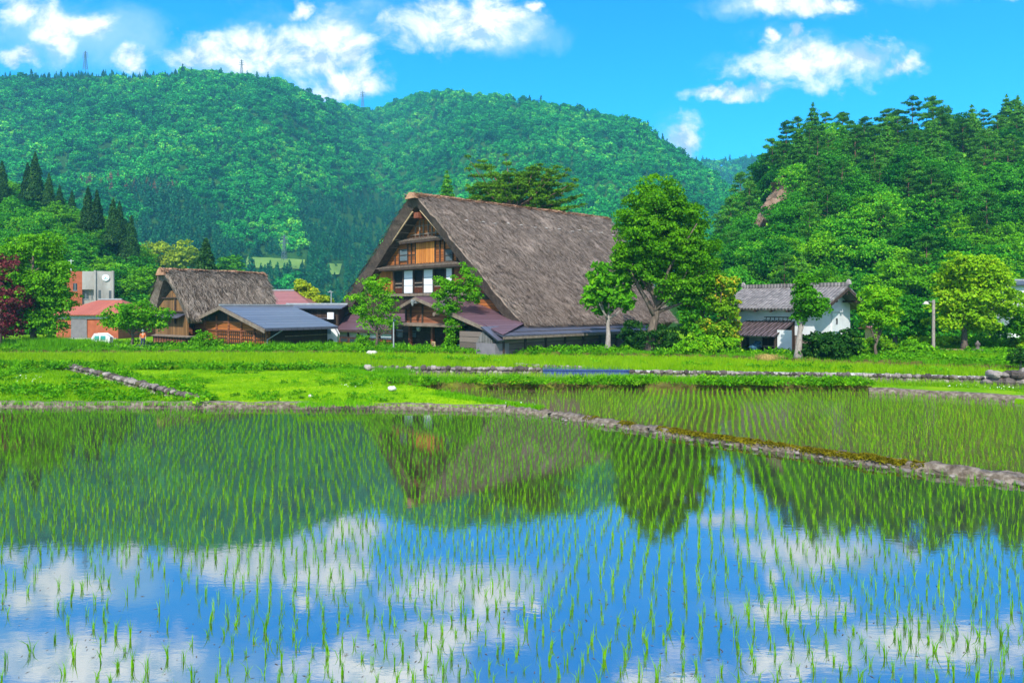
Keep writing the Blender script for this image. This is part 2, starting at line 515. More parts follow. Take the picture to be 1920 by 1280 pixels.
def stone_mat(name, stops):
    m, t, out = new_mat(name)
    tc = t.n('ShaderNodeTexCoord').outputs['Object']; geo = t.n('ShaderNodeNewGeometry')
    n = t.noise(tc, 5.0, 7, 0.65)
    f = t.math('ADD', t.math('MULTIPLY', n, 0.55), t.math('MULTIPLY', geo.outputs['Random Per Island'], 0.5))
    c = t.ramp(f, stops)
    mossy = t.sstep(t.noise(tc, 1.1, 4), 0.55, 0.68)
    c = t.mix(t.math('MULTIPLY', mossy, 0.55), c, (0.11, 0.10, 0.02))
    p = t.n('ShaderNodeBsdfPrincipled', ins={'Roughness': 0.9, 'Specular IOR Level': 0.15}); t.link(c, p.inputs['Base Color'])
    b = t.n('ShaderNodeBump', ins={'Strength': 1.0, 'Distance': 0.05, 'Height': t.noise(tc, 14.0, 5, 0.7)}); t.link(b.outputs[0], p.inputs['Normal'])
    t.link(p.outputs[0], out.inputs[0])
    return m


M['field_stone'] = stone_mat('field_stone', [(0.25, (0.05, 0.04, 0.035)), (0.5, (0.12, 0.10, 0.09)), (0.8, (0.32, 0.28, 0.25))])


def thatch_mat(name, stops, sscale):
    m, t, out = new_mat(name)
    tc = t.n('ShaderNodeTexCoord').outputs['Object']
    fine = t.noise(t.vm('MULTIPLY', tc, sscale), 2.6, 8, 0.82, 0.4)
    mid = t.noise(tc, 0.45, 6, 0.65, 0.8)
    geo = t.n('ShaderNodeNewGeometry')
    f = t.math('ADD', t.math('MULTIPLY', fine, 0.88), t.math('MULTIPLY', mid, 0.26))
    f = t.math('ADD', f, t.math('MULTIPLY', t.math('SUBTRACT', geo.outputs['Random Per Island'], 0.5), 0.48))
    c = t.ramp(f, stops)
    p = t.n('ShaderNodeBsdfPrincipled', ins={'Roughness': 0.95, 'Specular IOR Level': 0.08})
    t.link(c, p.inputs['Base Color'])
    b = t.n('ShaderNodeBump', ins={'Strength': 1.0, 'Distance': 0.12, 'Height': fine})
    t.link(b.outputs[0], p.inputs['Normal'])
    t.link(p.outputs[0], out.inputs[0])
    return m


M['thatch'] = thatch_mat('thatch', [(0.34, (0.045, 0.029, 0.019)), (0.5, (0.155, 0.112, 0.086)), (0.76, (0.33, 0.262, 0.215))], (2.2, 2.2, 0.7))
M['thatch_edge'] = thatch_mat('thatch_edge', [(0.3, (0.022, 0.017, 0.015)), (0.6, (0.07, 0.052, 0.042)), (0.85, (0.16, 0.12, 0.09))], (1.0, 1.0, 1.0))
M['hut_thatch'] = thatch_mat('hut_thatch', [(0.32, (0.035, 0.024, 0.015)), (0.55, (0.13, 0.10, 0.078)), (0.78, (0.31, 0.26, 0.21))], (1.6, 1.6, 0.9))
M['ridge_straw'] = thatch_mat('ridge_straw', [(0.3, (0.12, 0.06, 0.035)), (0.55, (0.32, 0.17, 0.10)), (0.8, (0.55, 0.33, 0.20))], (0.6, 3.0, 1.0))


def seam_mat(name, c0, c1, axis=1, width=0.45, rough=0.35, gap=0.04, spec=0.5):
    """sheet-metal roofing with seams"""
    m, t, out = new_mat(name)
    tc = t.n('ShaderNodeTexCoord').outputs['Object']
    sep = t.n('ShaderNodeSeparateXYZ', ins={0: tc})
    q = t.math('DIVIDE', sep.outputs[axis], width)
    fr = t.math('FRACT', q)
    wn = t.n('ShaderNodeTexWhiteNoise', noise_dimensions='1D', ins={'W': t.math('FLOOR', q)})
    n = t.noise(tc, 1.3, 5)
    c = t.mix(t.math('ADD', t.math('MULTIPLY', wn.outputs[0], 0.4), t.math('MULTIPLY', n, 0.6)), c0, c1)
    j = t.sstep(t.math('MINIMUM', fr, t.math('SUBTRACT', 1.0, fr)), gap * 0.5, gap * 1.6)
    c = t.mix(j, tuple(x * 0.35 for x in c0), c)
    p = t.n('ShaderNodeBsdfPrincipled', ins={'Roughness': rough, 'Specular IOR Level': spec})
    t.link(c, p.inputs['Base Color'])
    b = t.n('ShaderNodeBump', ins={'Strength': 0.7, 'Distance': 0.03, 'Height': j})
    t.link(b.outputs[0], p.inputs['Normal'])
    t.link(p.outputs[0], out.inputs[0])
    return m


M['purple_roof'] = seam_mat('purple_roof', (0.085, 0.045, 0.055), (0.15, 0.085, 0.105), axis=2, width=0.16)
M['blue_roof'] = seam_mat('blue_roof', (0.05, 0.058, 0.082), (0.11, 0.125, 0.165), axis=2, width=0.20, rough=0.3)
M['slate_roof'] = seam_mat('slate_roof', (0.05, 0.052, 0.075), (0.09, 0.09, 0.12), axis=1, width=0.6, rough=0.4)
M['violet_metal'] = seam_mat('violet_metal', (0.09, 0.07, 0.085), (0.14, 0.11, 0.13), axis=0, width=0.42, rough=0.32, gap=0.12)
M['brown_roof'] = seam_mat('brown_roof', (0.20, 0.07, 0.065), (0.30, 0.11, 0.10), axis=2, width=0.25, rough=0.5)
M['red_roof'] = seam_mat('red_roof', (0.28, 0.06, 0.03), (0.42, 0.11, 0.055), axis=0, width=0.3, rough=0.6)


def glass_mat(name, tint=(0.15, 0.22, 0.26)):
    m, t, out = new_mat(name)
    p = t.n('ShaderNodeBsdfPrincipled', ins={'Roughness': 0.08, 'Specular IOR Level': 0.8, 'Base Color': (*tint, 1)})
    n = t.noise(None, 3.0)
    b = t.n('ShaderNodeBump', ins={'Strength': 0.05, 'Height': n})
    t.link(b.outputs[0], p.inputs['Normal'])
    t.link(p.outputs[0], out.inputs[0])
    return m


M['window_glass'] = glass_mat('window_glass', (0.16, 0.24, 0.28))
M['dark_glass'] = glass_mat('dark_glass', (0.03, 0.045, 0.055))


def water_mat(name, ior=2.0, base=(0.02, 0.022, 0.014), wave=0.02, scale=5.0, rough=0.0):
    m, t, out = new_mat(name)
    tc = t.n('ShaderNodeTexCoord').outputs['Object']
    n1 = t.noise(t.vm('MULTIPLY', tc, (1.0, 2.2, 1.0)), scale, 3, 0.55)
    n2 = t.noise(t.vm('MULTIPLY', tc, (0.35, 0.9, 1.0)), 1.1, 3, 0.5)
    fine = t.noise(t.vm('MULTIPLY', tc, (1.0, 2.6, 1.0)), scale * 5, 2, 0.5)
    patch = t.sstep(t.noise(tc, 0.22, 3), 0.4, 0.65)
    h = t.math('ADD', t.math('MULTIPLY', n1, 0.5), t.math('MULTIPLY', fine, t.math('MULTIPLY_ADD', patch, 0.09, 0.02)))
    h = t.math('ADD', h, t.math('MULTIPLY', n2, 0.5))
    b = t.n('ShaderNodeBump', ins={'Strength': 1.0, 'Distance': wave, 'Height': h})
    bedn = t.noise(tc, 1.7, 5)
    bed = t.ramp(bedn, [(0.3, base), (0.75, tuple(x * 2.2 for x in base))])
    d = t.n('ShaderNodeBsdfDiffuse', ins={0: bed})
    g = t.n('ShaderNodeBsdfGlossy', ins={0: (1, 1, 1, 1), 'Roughness': rough, 'Normal': b.outputs[0]})
    fr = t.n('ShaderNodeFresnel', ins={0: ior, 'Normal': b.outputs[0]})
    ms = t.n('ShaderNodeMixShader', ins={0: fr.outputs[0], 1: d.outputs[0], 2: g.outputs[0]})
    t.link(ms.outputs[0], out.inputs[0])
    return m


M['water'] = water_mat('water', 8.0, (0.022, 0.024, 0.010), 0.0009)
M['water_mid'] = water_mat('water_mid', 1.7, (0.05, 0.035, 0.018), 0.008)
M['water_far'] = water_mat('water_far', 1.6, (0.07, 0.10, 0.03), 0.01)
M['pond'] = water_mat('pond', 1.5, (0.006, 0.022, 0.10), 0.006)

M['leaf_mid'] = leaf_mat('leaf_mid', (0.012, 0.10, 0.003), (0.09, 0.33, 0.006), (0.19, 0.42, 0.008))
M['leaf_big'] = leaf_mat('leaf_big', (0.055, 0.22, 0.002), (0.20, 0.48, 0.004), (0.36, 0.56, 0.006), trans=0.42)
M['leaf_bright'] = leaf_mat('leaf_bright', (0.05, 0.17, 0.003), (0.22, 0.44, 0.006), (0.34, 0.50, 0.01))
M['leaf_fresh'] = leaf_mat('leaf_fresh', (0.025, 0.15, 0.002), (0.15, 0.42, 0.005), (0.28, 0.50, 0.008))
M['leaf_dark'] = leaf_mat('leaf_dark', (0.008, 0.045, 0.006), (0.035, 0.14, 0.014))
M['leaf_hill'] = leaf_mat('leaf_hill', (0.006, 0.10, 0.008), (0.075, 0.36, 0.012), (0.20, 0.48, 0.012), patch=0.25, var=0.7)
M['leaf_pine'] = leaf_mat('leaf_pine', (0.012, 0.075, 0.008), (0.07, 0.25, 0.016), (0.14, 0.33, 0.02), trans=0.15, patch=0.4)
M['leaf_roofpine'] = leaf_mat('leaf_roofpine', (0.02, 0.08, 0.003), (0.13, 0.29, 0.008), (0.28, 0.29, 0.015), trans=0.2, patch=0.6)
M['leaf_cedar'] = leaf_mat('leaf_cedar', (0.006, 0.030, 0.008), (0.03, 0.095, 0.016), trans=0.1, patch=0.5)
M['leaf_maple'] = leaf_mat('leaf_maple', (0.05, 0.006, 0.012), (0.17, 0.022, 0.04), trans=0.3)
M['leaf_autumn'] = leaf_mat('leaf_autumn', (0.03, 0.14, 0.004), (0.17, 0.36, 0.008), (0.65, 0.42, 0.03))
M['leaf_yellow'] = leaf_mat('leaf_yellow', (0.10, 0.20, 0.006), (0.34, 0.44, 0.02), (0.5, 0.5, 0.03))
M['leaf_far'] = leaf_mat('leaf_far', (0.001, 0.11, 0.03), (0.04, 0.44, 0.05), (0.24, 0.62, 0.04), patch=0.12, var=0.5, trans=0.2, wide=1.6)
M['leaf_far_cedar'] = leaf_mat('leaf_far_cedar', (0.002, 0.055, 0.03), (0.015, 0.16, 0.05), patch=0.2, var=0.5, trans=0.1)
M['leaf_far_dead'] = leaf_mat('leaf_far_dead', (0.08, 0.07, 0.03), (0.26, 0.14, 0.07), patch=0.2, var=0.5, trans=0.1)
M['rice'] = leaf_mat('rice', (0.03, 0.18, 0.003), (0.16, 0.40, 0.003), (0.32, 0.46, 0.006), trans=0.4, patch=1.5, var=0.35)
M['rice_far'] = leaf_mat('rice_far', (0.09, 0.26, 0.002), (0.24, 0.44, 0.002), (0.38, 0.48, 0.006), trans=0.35, patch=0.5, var=0.2)
M['grass_blade'] = leaf_mat('grass_blade', (0.07, 0.24, 0.002), (0.24, 0.46, 0.002), (0.42, 0.52, 0.006), trans=0.35, patch=0.4, var=0.2)
M['grass_tall'] = leaf_mat('grass_tall', (0.04, 0.20, 0.002), (0.15, 0.42, 0.003), (0.28, 0.50, 0.006), trans=0.35, patch=0.8, var=0.2)
M['petal'] = surf('petal', [(0.3, (0.75, 0.75, 0.68)), (0.7, (0.85, 0.85, 0.8))], 3, 0.8, bump=0)

# ------------------------------------------------------------------ vegetation builders
def unit(n, rng=RNG):
    v = rng.normal(size=(n, 3))
    return v / np.linalg.norm(v, axis=1, keepdims=True)


def leaf_cards(P, L, W, up=0.6, outward=None, droop=0.0, rng=RNG):
    n = len(P)
    d = unit(n, rng); d[:, 2] -= droop
    d /= np.linalg.norm(d, axis=1, keepdims=True)
    nn = unit(n, rng) * 0.8; nn[:, 2] += up
    if outward is not None: nn = nn + outward * 0.7
    s = np.cross(d, nn); s /= np.linalg.norm(s, axis=1, keepdims=True) + 1e-9
    k = rng.uniform(0.7, 1.3, (n, 1))
    L = L * k / 2; W = W * k / 2
    V = np.stack([P - d * L, P + s * W, P + d * L, P - s * W], 1).reshape(-1, 3)
    return V, np.arange(4 * n).reshape(n, 4)


def crown_leaves(blobs, clump, n, L, W, up=0.6, shell=(0.5, 1.0), flat=0.75, droop=0.1, rng=RNG):
    """blobs: (centre xyz, radii xyz). Leaves sit on domed clumps spread through each blob."""
    area = np.array([(b[1][0] * b[1][1] + b[1][0] * b[1][2] + b[1][1] * b[1][2]) for b in blobs])
    share = area / area.sum()
    Ps, Os = [], []
    for (c, r), s in zip(blobs, share):
        m = max(3, int(n * s))
        nc = max(4, int(9.0 * (r[0] * r[1] + r[0] * r[2] + r[1] * r[2]) / 3 / clump ** 2 * 0.55))
        dirs = unit(nc, rng)
        fac = rng.uniform(shell[0], shell[1], (nc, 1)) * (1 + 0.16 * np.sin(3.1 * dirs[:, :1] + 5 * dirs[:, 1:2] + c[0]))
        cc = np.array(c) + dirs * fac * np.array(r)
        cr = clump * rng.uniform(0.6, 1.35, nc)
        idx = rng.integers(0, nc, m)
        o = unit(m, rng)
        o[:, 2] = np.where(rng.random(m) < 0.75, np.abs(o[:, 2]), o[:, 2])
        rad = rng.uniform(0.45, 1.0, (m, 1)) ** 0.6
        Ps.append(cc[idx] + o * rad * cr[idx, None] * np.array([1, 1, flat]))
        Os.append(o * 0.6 + dirs[idx] * 0.6)
    P = np.concatenate(Ps); O = np.concatenate(Os)
    return leaf_cards(P, L, W, up, O, droop, rng)


def trunk_mb(path, r0, r1, limbs=(), seg=8, wob=0.06, rng=random):
    mb = MB()
    n = 7
    pts = []
    for i in range(n):
        k = i / (n - 1) * (len(path) - 1)
        a = int(min(k, len(path) - 2)); f = k - a
        p = Vector(path[a]).lerp(Vector(path[a + 1]), f)
        if 0 < i < n - 1: p += Vector((rng.uniform(-wob, wob), rng.uniform(-wob, wob), 0)) * r0 * 4
        pts.append(p)
    rad = [(r0 * (1.35 if i == 0 else 1) * (1 - i / (n - 1)) + r1 * i / (n - 1)) for i in range(n)]
    mb.tube(pts, rad, seg)
    for a, b, ra in limbs:
        a = Vector(a); b = Vector(b)
        mid = a.lerp(b, 0.5) + Vector((rng.uniform(-1, 1), rng.uniform(-1, 1), rng.uniform(-.5, .6))) * (b - a).length * 0.10
        mb.tube([a, a.lerp(mid, .55), mid, b], [ra, ra * .8, ra * .55, ra * .18], 6)
    return mb


def tree_mesh(h, blobs, r0, leafm, barkm, n=6000, clump=0.8, L=0.3, W=0.2, path=None, nl=9, up=0.6, shell=(0.5, 1.0), flat=0.75, seed=1, droop=0.1, top=0.82):
    """returns trunk MB and crown mesh in local coordinates"""
    rng = np.random.default_rng(seed); rnd = random.Random(seed)
    path = path or [(0, 0, 0), (0.1, 0, h * 0.35), (0, 0, h * top)]
    limbs = []
    pv = [Vector(p) for p in path]
    for i in range(nl):
        c, r = blobs[i % len(blobs)]
        d = unit(1, rng)[0]
        e = Vector(c) + Vector((d[0] * r[0], d[1] * r[1], d[2] * r[2])) * rnd.uniform(.45, .85)
        f = rnd.uniform(0.35, 0.9) * (len(pv) - 1)
        a = int(min(f, len(pv) - 2)); s = pv[a].lerp(pv[a + 1], f - a)
        if s.z > e.z: s = pv[0].lerp(pv[-1], max(0.25, min(.8, e.z / h * .7)))
        limbs.append((s, e, r0 * rnd.uniform(.25, .5)))
    tm = trunk_mb(path, r0, r0 * 0.2, limbs, rng=rnd)
    V, Fc = crown_leaves(blobs, clump, n, L, W, up, shell, flat, droop, rng)
    return tm, np_mesh('crown', V, Fc, M[leafm])


def make_tree(name, label, loc, h, blobs, r0, leafm, barkm='bark', cat='tree', group=None, **kw):
    t = thing(name, label, cat, loc, 0, group)
    tm, cm = tree_mesh(h, blobs, r0, leafm, barkm, **kw)
    tm.build('trunk', M[barkm], t, smooth=True)
    link('crown', cm, t)
    return t


def px_tree(name, label, base, blobs_px, leafm, barkm='bark', zg=0.33, r0=0.25, path_px=None, depth=1.0, cat='tree', Y=None, group=None, **kw):
    """a tree measured on the photograph; blobs in pixels become ellipsoids of true size at the tree's own distance"""
    if Y is None:
        g = at(base[0], base[1], zg)
    else:
        g = atY(base[0], base[1], Y); zg = g.z
    s = g.y / F
    def loc(px, py, dy=0): return ((px - base[0]) * s, dy, (base[1] - py) * s)
    rnd = random.Random(base[0])
    blobs = []
    for b in blobs_px:
        px, py, rx, ry = b[:4]
        dy = b[4] if len(b) > 4 else rnd.uniform(-.25, .25) * rx * s
        blobs.append((loc(px, py, dy), (rx * s, rx * s * depth, ry * s)))
    top = min(b[1] - b[3] for b in blobs_px)
    h = (base[1] - top) * s
    path = [loc(*p) for p in path_px] if path_px else None
    return make_tree(name, label, (g.x, g.y, g.z), h, blobs, r0, leafm, barkm, cat, group, path=path, seed=int(base[0] + base[1] * 7), **kw)


def conifer_mesh(h, r, n, L, W, leafm, seed=0, base=0.12, layers=None, droop=0.5, power=0.9, barkm='bark', r0=0.2, ragged=0.25):
    """cedar or fir: sprays along whorled branches, narrowing to the tip"""
    rng = np.random.default_rng(seed)
    z = base + (1 - base) * (1 - np.sqrt(rng.random(n)))
    if layers:
        z = (np.floor(z * layers) + rng.normal(0.5, 0.16, n)) / layers
        z = np.clip(z, base, 1)
    ang = rng.random(n) * 2 * PI
    rr = r * (1 - z) ** power * (1 + ragged * np.sin(ang * 3 + z * 23 + seed) + ragged * rng.normal(size=n) * 0.4)
    q = rng.uniform(0.35, 1, n) ** 0.7
    P = np.stack([np.cos(ang) * rr * q, np.sin(ang) * rr * q, z * h - q * rr * 0.25], 1)
    O = np.stack([np.cos(ang), np.sin(ang), np.full(n, 0.4)], 1)
    V, Fc = leaf_cards(P, L, W, 0.5, O, droop, rng)
    mb = MB(); mb.tube([(0, 0, 0), (0, 0, h * .5), (0, 0, h * .97)], [r0, r0 * .6, r0 * .1], 7)
    return mb, np_mesh('crown', V, Fc, M[leafm])


def pine_mesh(h, r, seed, n=2600, pads=13, L=0.55, W=0.16, leafm='leaf_pine', z0=0.4, flat=0.3, barkm='red_bark', r0=0.22, lean=0.0):
    """red pine: bare trunk carrying flat pads of needles"""
    rng = np.random.default_rng(seed); rnd = random.Random(seed)
    blobs = []; limbs = []
    for i in range(pads):
        k = z0 + (1 - z0) * (i + .5) / pads
        a = i * 2.4 + rnd.uniform(-.4, .4)
        R = r * (0.35 + 0.75 * math.sin(PI * min(1, (1 - k) / (1 - z0) * 0.8 + 0.12))) * rnd.uniform(.55, 1.0)
        c = (math.cos(a) * R * .62 + lean * k, math.sin(a) * R * .62, k * h)
        pr = r * rnd.uniform(.30, .48)
        blobs.append((c, (pr, pr, pr * flat)))
        limbs.append(((lean * k, 0, k * h - r * .22), c, r0 * .3))
    blobs.append(((lean, 0, h * .97), (r * .3, r * .3, r * .22)))
    tm = trunk_mb([(0, 0, 0), (lean * .5, 0, h * .5), (lean, 0, h * .95)], r0, r0 * .2, limbs, seg=7, rng=rnd)
    V, Fc = crown_leaves(blobs, r * .16, n, L, W, 0.7, (0.2, 1.0), 0.5, -0.1, rng)
    return tm, np_mesh('crown', V, Fc, M[leafm])


def gn_scatter(name, pts, scale, rot, idx, sources, kind='stuff'):
    """ONE object: the sources instanced on points (only for what nobody could count)"""
    pts = np.asarray(pts, np.float32)
    me = bpy.data.meshes.new(name)
    me.vertices.add(len(pts)); me.vertices.foreach_set('co', pts.ravel())
    for nm, tp, arr in (('sc', 'FLOAT', scale), ('rt', 'FLOAT', rot), ('ix', 'INT', idx)):
        at_ = me.attributes.new(nm, tp, 'POINT')
        at_.data.foreach_set('value', np.asarray(arr, np.int32 if tp == 'INT' else np.float32))
    o = link(name, me)
    src = bpy.data.collections.new(name + '_source')
    for i, m in enumerate(sources):
        so = bpy.data.objects.new('%s_%02d' % (name, i), m)
        src.objects.link(so)
    ng = bpy.data.node_groups.new(name, 'GeometryNodeTree')
    ng.interface.new_socket('Geometry', in_out='INPUT', socket_type='NodeSocketGeometry')
    ng.interface.new_socket('Geometry', in_out='OUTPUT', socket_type='NodeSocketGeometry')
    N = ng.nodes
    gi = N.new('NodeGroupInput'); go = N.new('NodeGroupOutput')
    ip = N.new('GeometryNodeInstanceOnPoints')
    ci = N.new('GeometryNodeCollectionInfo')
    ci.inputs['Collection'].default_value = src
    ci.inputs['Separate Children'].default_value = True
    ci.inputs['Reset Children'].default_value = True

    def attr(nm, tp):
        a = N.new('GeometryNodeInputNamedAttribute'); a.data_type = tp; a.inputs[0].default_value = nm
        return a.outputs[0]
    ng.links.new(gi.outputs[0], ip.inputs['Points'])
    ng.links.new(ci.outputs[0], ip.inputs['Instance'])
    ip.inputs['Pick Instance'].default_value = True
    ng.links.new(attr('ix', 'INT'), ip.inputs['Instance Index'])
    ng.links.new(attr('sc', 'FLOAT'), ip.inputs['Scale'])
    cx = N.new('ShaderNodeCombineXYZ')
    ng.links.new(attr('rt', 'FLOAT'), cx.inputs[2])
    ng.links.new(cx.outputs[0], ip.inputs['Rotation'])
    ng.links.new(ip.outputs[0], go.inputs[0])
    md = o.modifiers.new('scatter', 'NODES'); md.node_group = ng
    return tag(o, kind=kind)


def inside(poly, x, y):
    """vectorised point in polygon"""
    x = np.asarray(x); y = np.asarray(y); c = np.zeros(x.shape, bool)
    n = len(poly); j = n - 1
    for i in range(n):
        xi, yi = poly[i][0], poly[i][1]; xj, yj = poly[j][0], poly[j][1]
        if yi != yj:
            c ^= ((yi > y) != (yj > y)) & (x < (xj - xi) * (y - yi) / (yj - yi) + xi)
        j = i
    return c


def blades(P, h, w, n_per, spread, lean, mat, name, seg=2, rng=RNG, hvar=0.25, parent=None):
    """tufts of tapering blades at points P (n,3) merged into one mesh"""
    n = len(P) * n_per
    if n == 0: print('EMPTY', name)
    B = np.repeat(P, n_per, 0) + np.concatenate([rng.normal(0, spread, (n, 2)), np.zeros((n, 1))], 1)
    a = rng.random(n) * 2 * PI
    hh = h * rng.uniform(1 - hvar * 1.6, 1 + hvar * .6, n) if np.isscalar(h) else np.repeat(h, n_per) * rng.uniform(1 - hvar * 1.6, 1 + hvar * .6, n)
    ln = hh * lean * np.abs(rng.normal(0.6, 0.5, n))
    dx, dy = np.cos(a), np.sin(a)
    fa = rng.random(n) * PI
    sx, sy = np.cos(fa) * w / 2, np.sin(fa) * w / 2
    rows = []
    ks = [0, 0.5] if seg == 2 else [0]
    for k in ks:
        cx = B[:, 0] + dx * ln * k * k; cyy = B[:, 1] + dy * ln * k * k; cz = B[:, 2] + hh * k
        wk = 1.0 - 0.25 * k
        rows.append(np.stack([cx - sx * wk, cyy - sy * wk, cz], 1))
        rows.append(np.stack([cx + sx * wk, cyy + sy * wk, cz], 1))
    tip = np.stack([B[:, 0] + dx * ln, B[:, 1] + dy * ln, B[:, 2] + hh * (1 - 0.25 * (ln / (hh + 1e-6)) ** 2)], 1)
    rows.append(tip)
    V = np.stack(rows, 1).reshape(-1, 3)
    m = len(rows)
    b = np.arange(n)[:, None] * m
    if seg == 2:
        q = b + np.array([[0, 1, 3, 2]]); t = b + np.array([[2, 3, 4]])
        fs = [q, t]
    else:
        fs = [b + np.array([[0, 1, 2]])]
    me = np_mesh(name, V, fs, M[mat])
    return link(name, me, parent)


# ------------------------------------------------------------------ terrain
def interp(tab, x):
    xs, ys = zip(*tab)
    return np.interp(x, xs, ys)


class Hill:
    """a slope that rises from Y=y0 to a ridge whose outline was read off the photograph"""
    def __init__(self, outline, y0, yr, power, pxr, canopy, rough, seed, zb=0.33):
        self.o, self.y0, self.yr, self.p, self.pxr, self.can, self.rough, self.seed, self.zb = outline, y0, yr, power, pxr, canopy, rough, seed, zb

    def pos(self, px, t):
        px = np.asarray(px, float); t = np.asarray(t, float)
        y0 = interp(self.y0, px); yr = interp(self.yr, px)
        Y = y0 + (yr - y0) * t
        zr = CAMZ + (HOR - interp(self.o, px)) / F * yr - self.can
        k = np.where(t <= 1, np.clip(t, 0, 1) ** self.p, 1 - 0.9 * np.maximum(t - 1, 0) ** 1.3)
        X = (px - 960) / F * Y
        gul = fbm(X / self.rough[0], Y / self.rough[0] * 0.5, self.seed, 3) - 0.5
        fine = fbm(X / self.rough[0] * 4, Y / self.rough[0] * 4, self.seed + 5, 3) - 0.5
        env = np.clip(4 * t * (1 - t), 0, 1)
        z = self.zb + (zr - self.zb) * k + env * self.rough[1] * (gul * 2 + fine * 0.5)
        z = np.where(t < 0.02, np.minimum(z, self.zb - 0.5 * (0.02 - t) / 0.02), z)
        return np.stack([X, Y, z], -1)

    def build(self, name, mat, nx, nt, tmax=1.5):
        px = np.linspace(self.pxr[0], self.pxr[1], nx)
        t = np.linspace(0, tmax, nt)
        PX, T = np.meshgrid(px, t)
        P = self.pos(PX, T)
        i = np.arange(nt - 1)[:, None] * nx + np.arange(nx - 1)[None]
        q = np.stack([i, i + 1, i + nx + 1, i + nx], -1).reshape(-1, 4)
        me = np_mesh(name, P.reshape(-1, 3), q, M[mat], smooth=True)
        return tag(link(name, me), kind='structure')


# ground: one sheet to the horizon, low where the paddies lie, higher where the village stands
gx = [-2200, -300, -120, -60, 0, 60, 120, 300, 2200]
gy = [-50, -5, 20, 40, 56.9, 57.6, 70, 120, 400, 1900]
VG = 0.33
V = []; Fq = []
for yy in gy:
    for xx in gx:
        V.append((xx, yy, -0.35 if yy < 57.2 else VG))
for j in range(len(gy) - 1):
    for i in range(len(gx) - 1):
        a = j * len(gx) + i
        Fq.append((a, a + 1, a + len(gx) + 1, a + len(gx)))
tag(link('ground', np_mesh('ground', V, np.array(Fq), M['grass_ground'])), kind='structure')


def flat(name, pts, z, mat, kind='structure', depth=0.0):
    """horizontal sheet from plan points; depth > 0 makes it a terrace with sides"""
    mb = MB()
    pts = [(p[0], p[1]) for p in pts]
    ar = sum(pts[i][0] * pts[(i + 1) % len(pts)][1] - pts[(i + 1) % len(pts)][0] * pts[i][1] for i in range(len(pts)))
    if ar < 0: pts = pts[::-1]
    mb.poly([(x, y, z) for x, y in pts])
    if depth:
        n = len(pts)
        for i in range(n):
            j = (i + 1) % n
            mb.poly([(*pts[j], z), (*pts[i], z), (*pts[i], z - depth), (*pts[j], z - depth)])
    o = mb.build(name, M[mat])
    return tag(o, kind=kind)


def P(px, py, z): v = at(px, py, z); return (v.x, v.y)


# near edge curb line of the front paddy, in pixels
CURB_L = [(-900, 756), (-300, 760), (0, 762), (300, 763), (560, 764), (760, 766), (950, 770)]
CURB_R = [(950, 770), (1060, 783), (1240, 812), (1400, 835), (1500, 850), (1700, 878), (1920, 905), (2300, 955), (2900, 1040)]
ZA, ZB, ZC, ZD, ZL = 0.0, 0.05, 0.13, 0.30, 0.16
polyA = [P(x, y + 3, ZA) for x, y in CURB_L + CURB_R[1:]] + [(22, 9), (22, -1), (-32, -1), (-48, 18)]
flat('mud', [(-70, -2), (60, -2), (60, 46), (-70, 46)], -0.08, 'mud')
water_A = flat('water', polyA, ZA, 'water')
polyB = [P(*p, ZB) for p in [(760, 729), (1100, 731), (1630, 733), (1920, 757), (2500, 800), (2950, 1020), (2300, 946), (1920, 896), (1700, 869), (1500, 842), (1240, 804), (1060, 776), (1010, 767), (930, 752), (840, 741)]]
water_B = flat('water', polyB, ZB, 'water_mid')
polyC = [P(*p, ZC) for p in [(690, 699), (1180, 701), (1600, 708), (1850, 714), (2500, 730), (2500, 752), (1950, 730), (1640, 720), (1250, 717), (800, 712), (700, 708)]]
flat('water', polyC, ZC, 'water_far')
# back paddies, a terrace at ZD
polyD = [P(*p, ZD) for p in [(-1400, 664), (0, 664), (700, 664), (1000, 670), (1300, 673), (1650, 686), (1900, 694), (2500, 715)]] + \
        [P(*p, ZD) for p in [(2500, 735), (1850, 706), (1500, 700), (1180, 694), (1020, 689), (690, 688), (450, 686), (0, 684), (-1400, 684)]]
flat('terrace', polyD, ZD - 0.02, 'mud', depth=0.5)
flat('water', [(x, y) for x, y in polyD], ZD, 'water_far')
# lawn terrace, left of centre, and the lower plot beside it
polyL = [P(*p, ZL) for p in [(120, 685), (690, 688), (720, 700), (725, 716), (800, 727), (880, 742), (960, 752), (1012, 765), (950, 759), (760, 754.5), (560, 753), (400, 752), (372, 750)]]
polyLL = [P(*p, 0.06) for p in [(-1400, 687), (120, 687), (380, 754), (400, 759), (0, 758), (-300, 757), (-900, 753), (-1400, 750)]]
flat('lawn', polyL, ZL, 'lawn', depth=0.5)
flat('lawn', polyLL, 0.06, 'grass_ground', depth=0.4)
# strip between back paddies and the grass bank on the right
polyR = [P(*p, 0.18) for p in [(1640, 720), (1950, 731), (2500, 755), (2500, 775), (1920, 748), (1630, 726)]]
flat('verge', polyR, 0.18, 'grass_ground', depth=0.5)

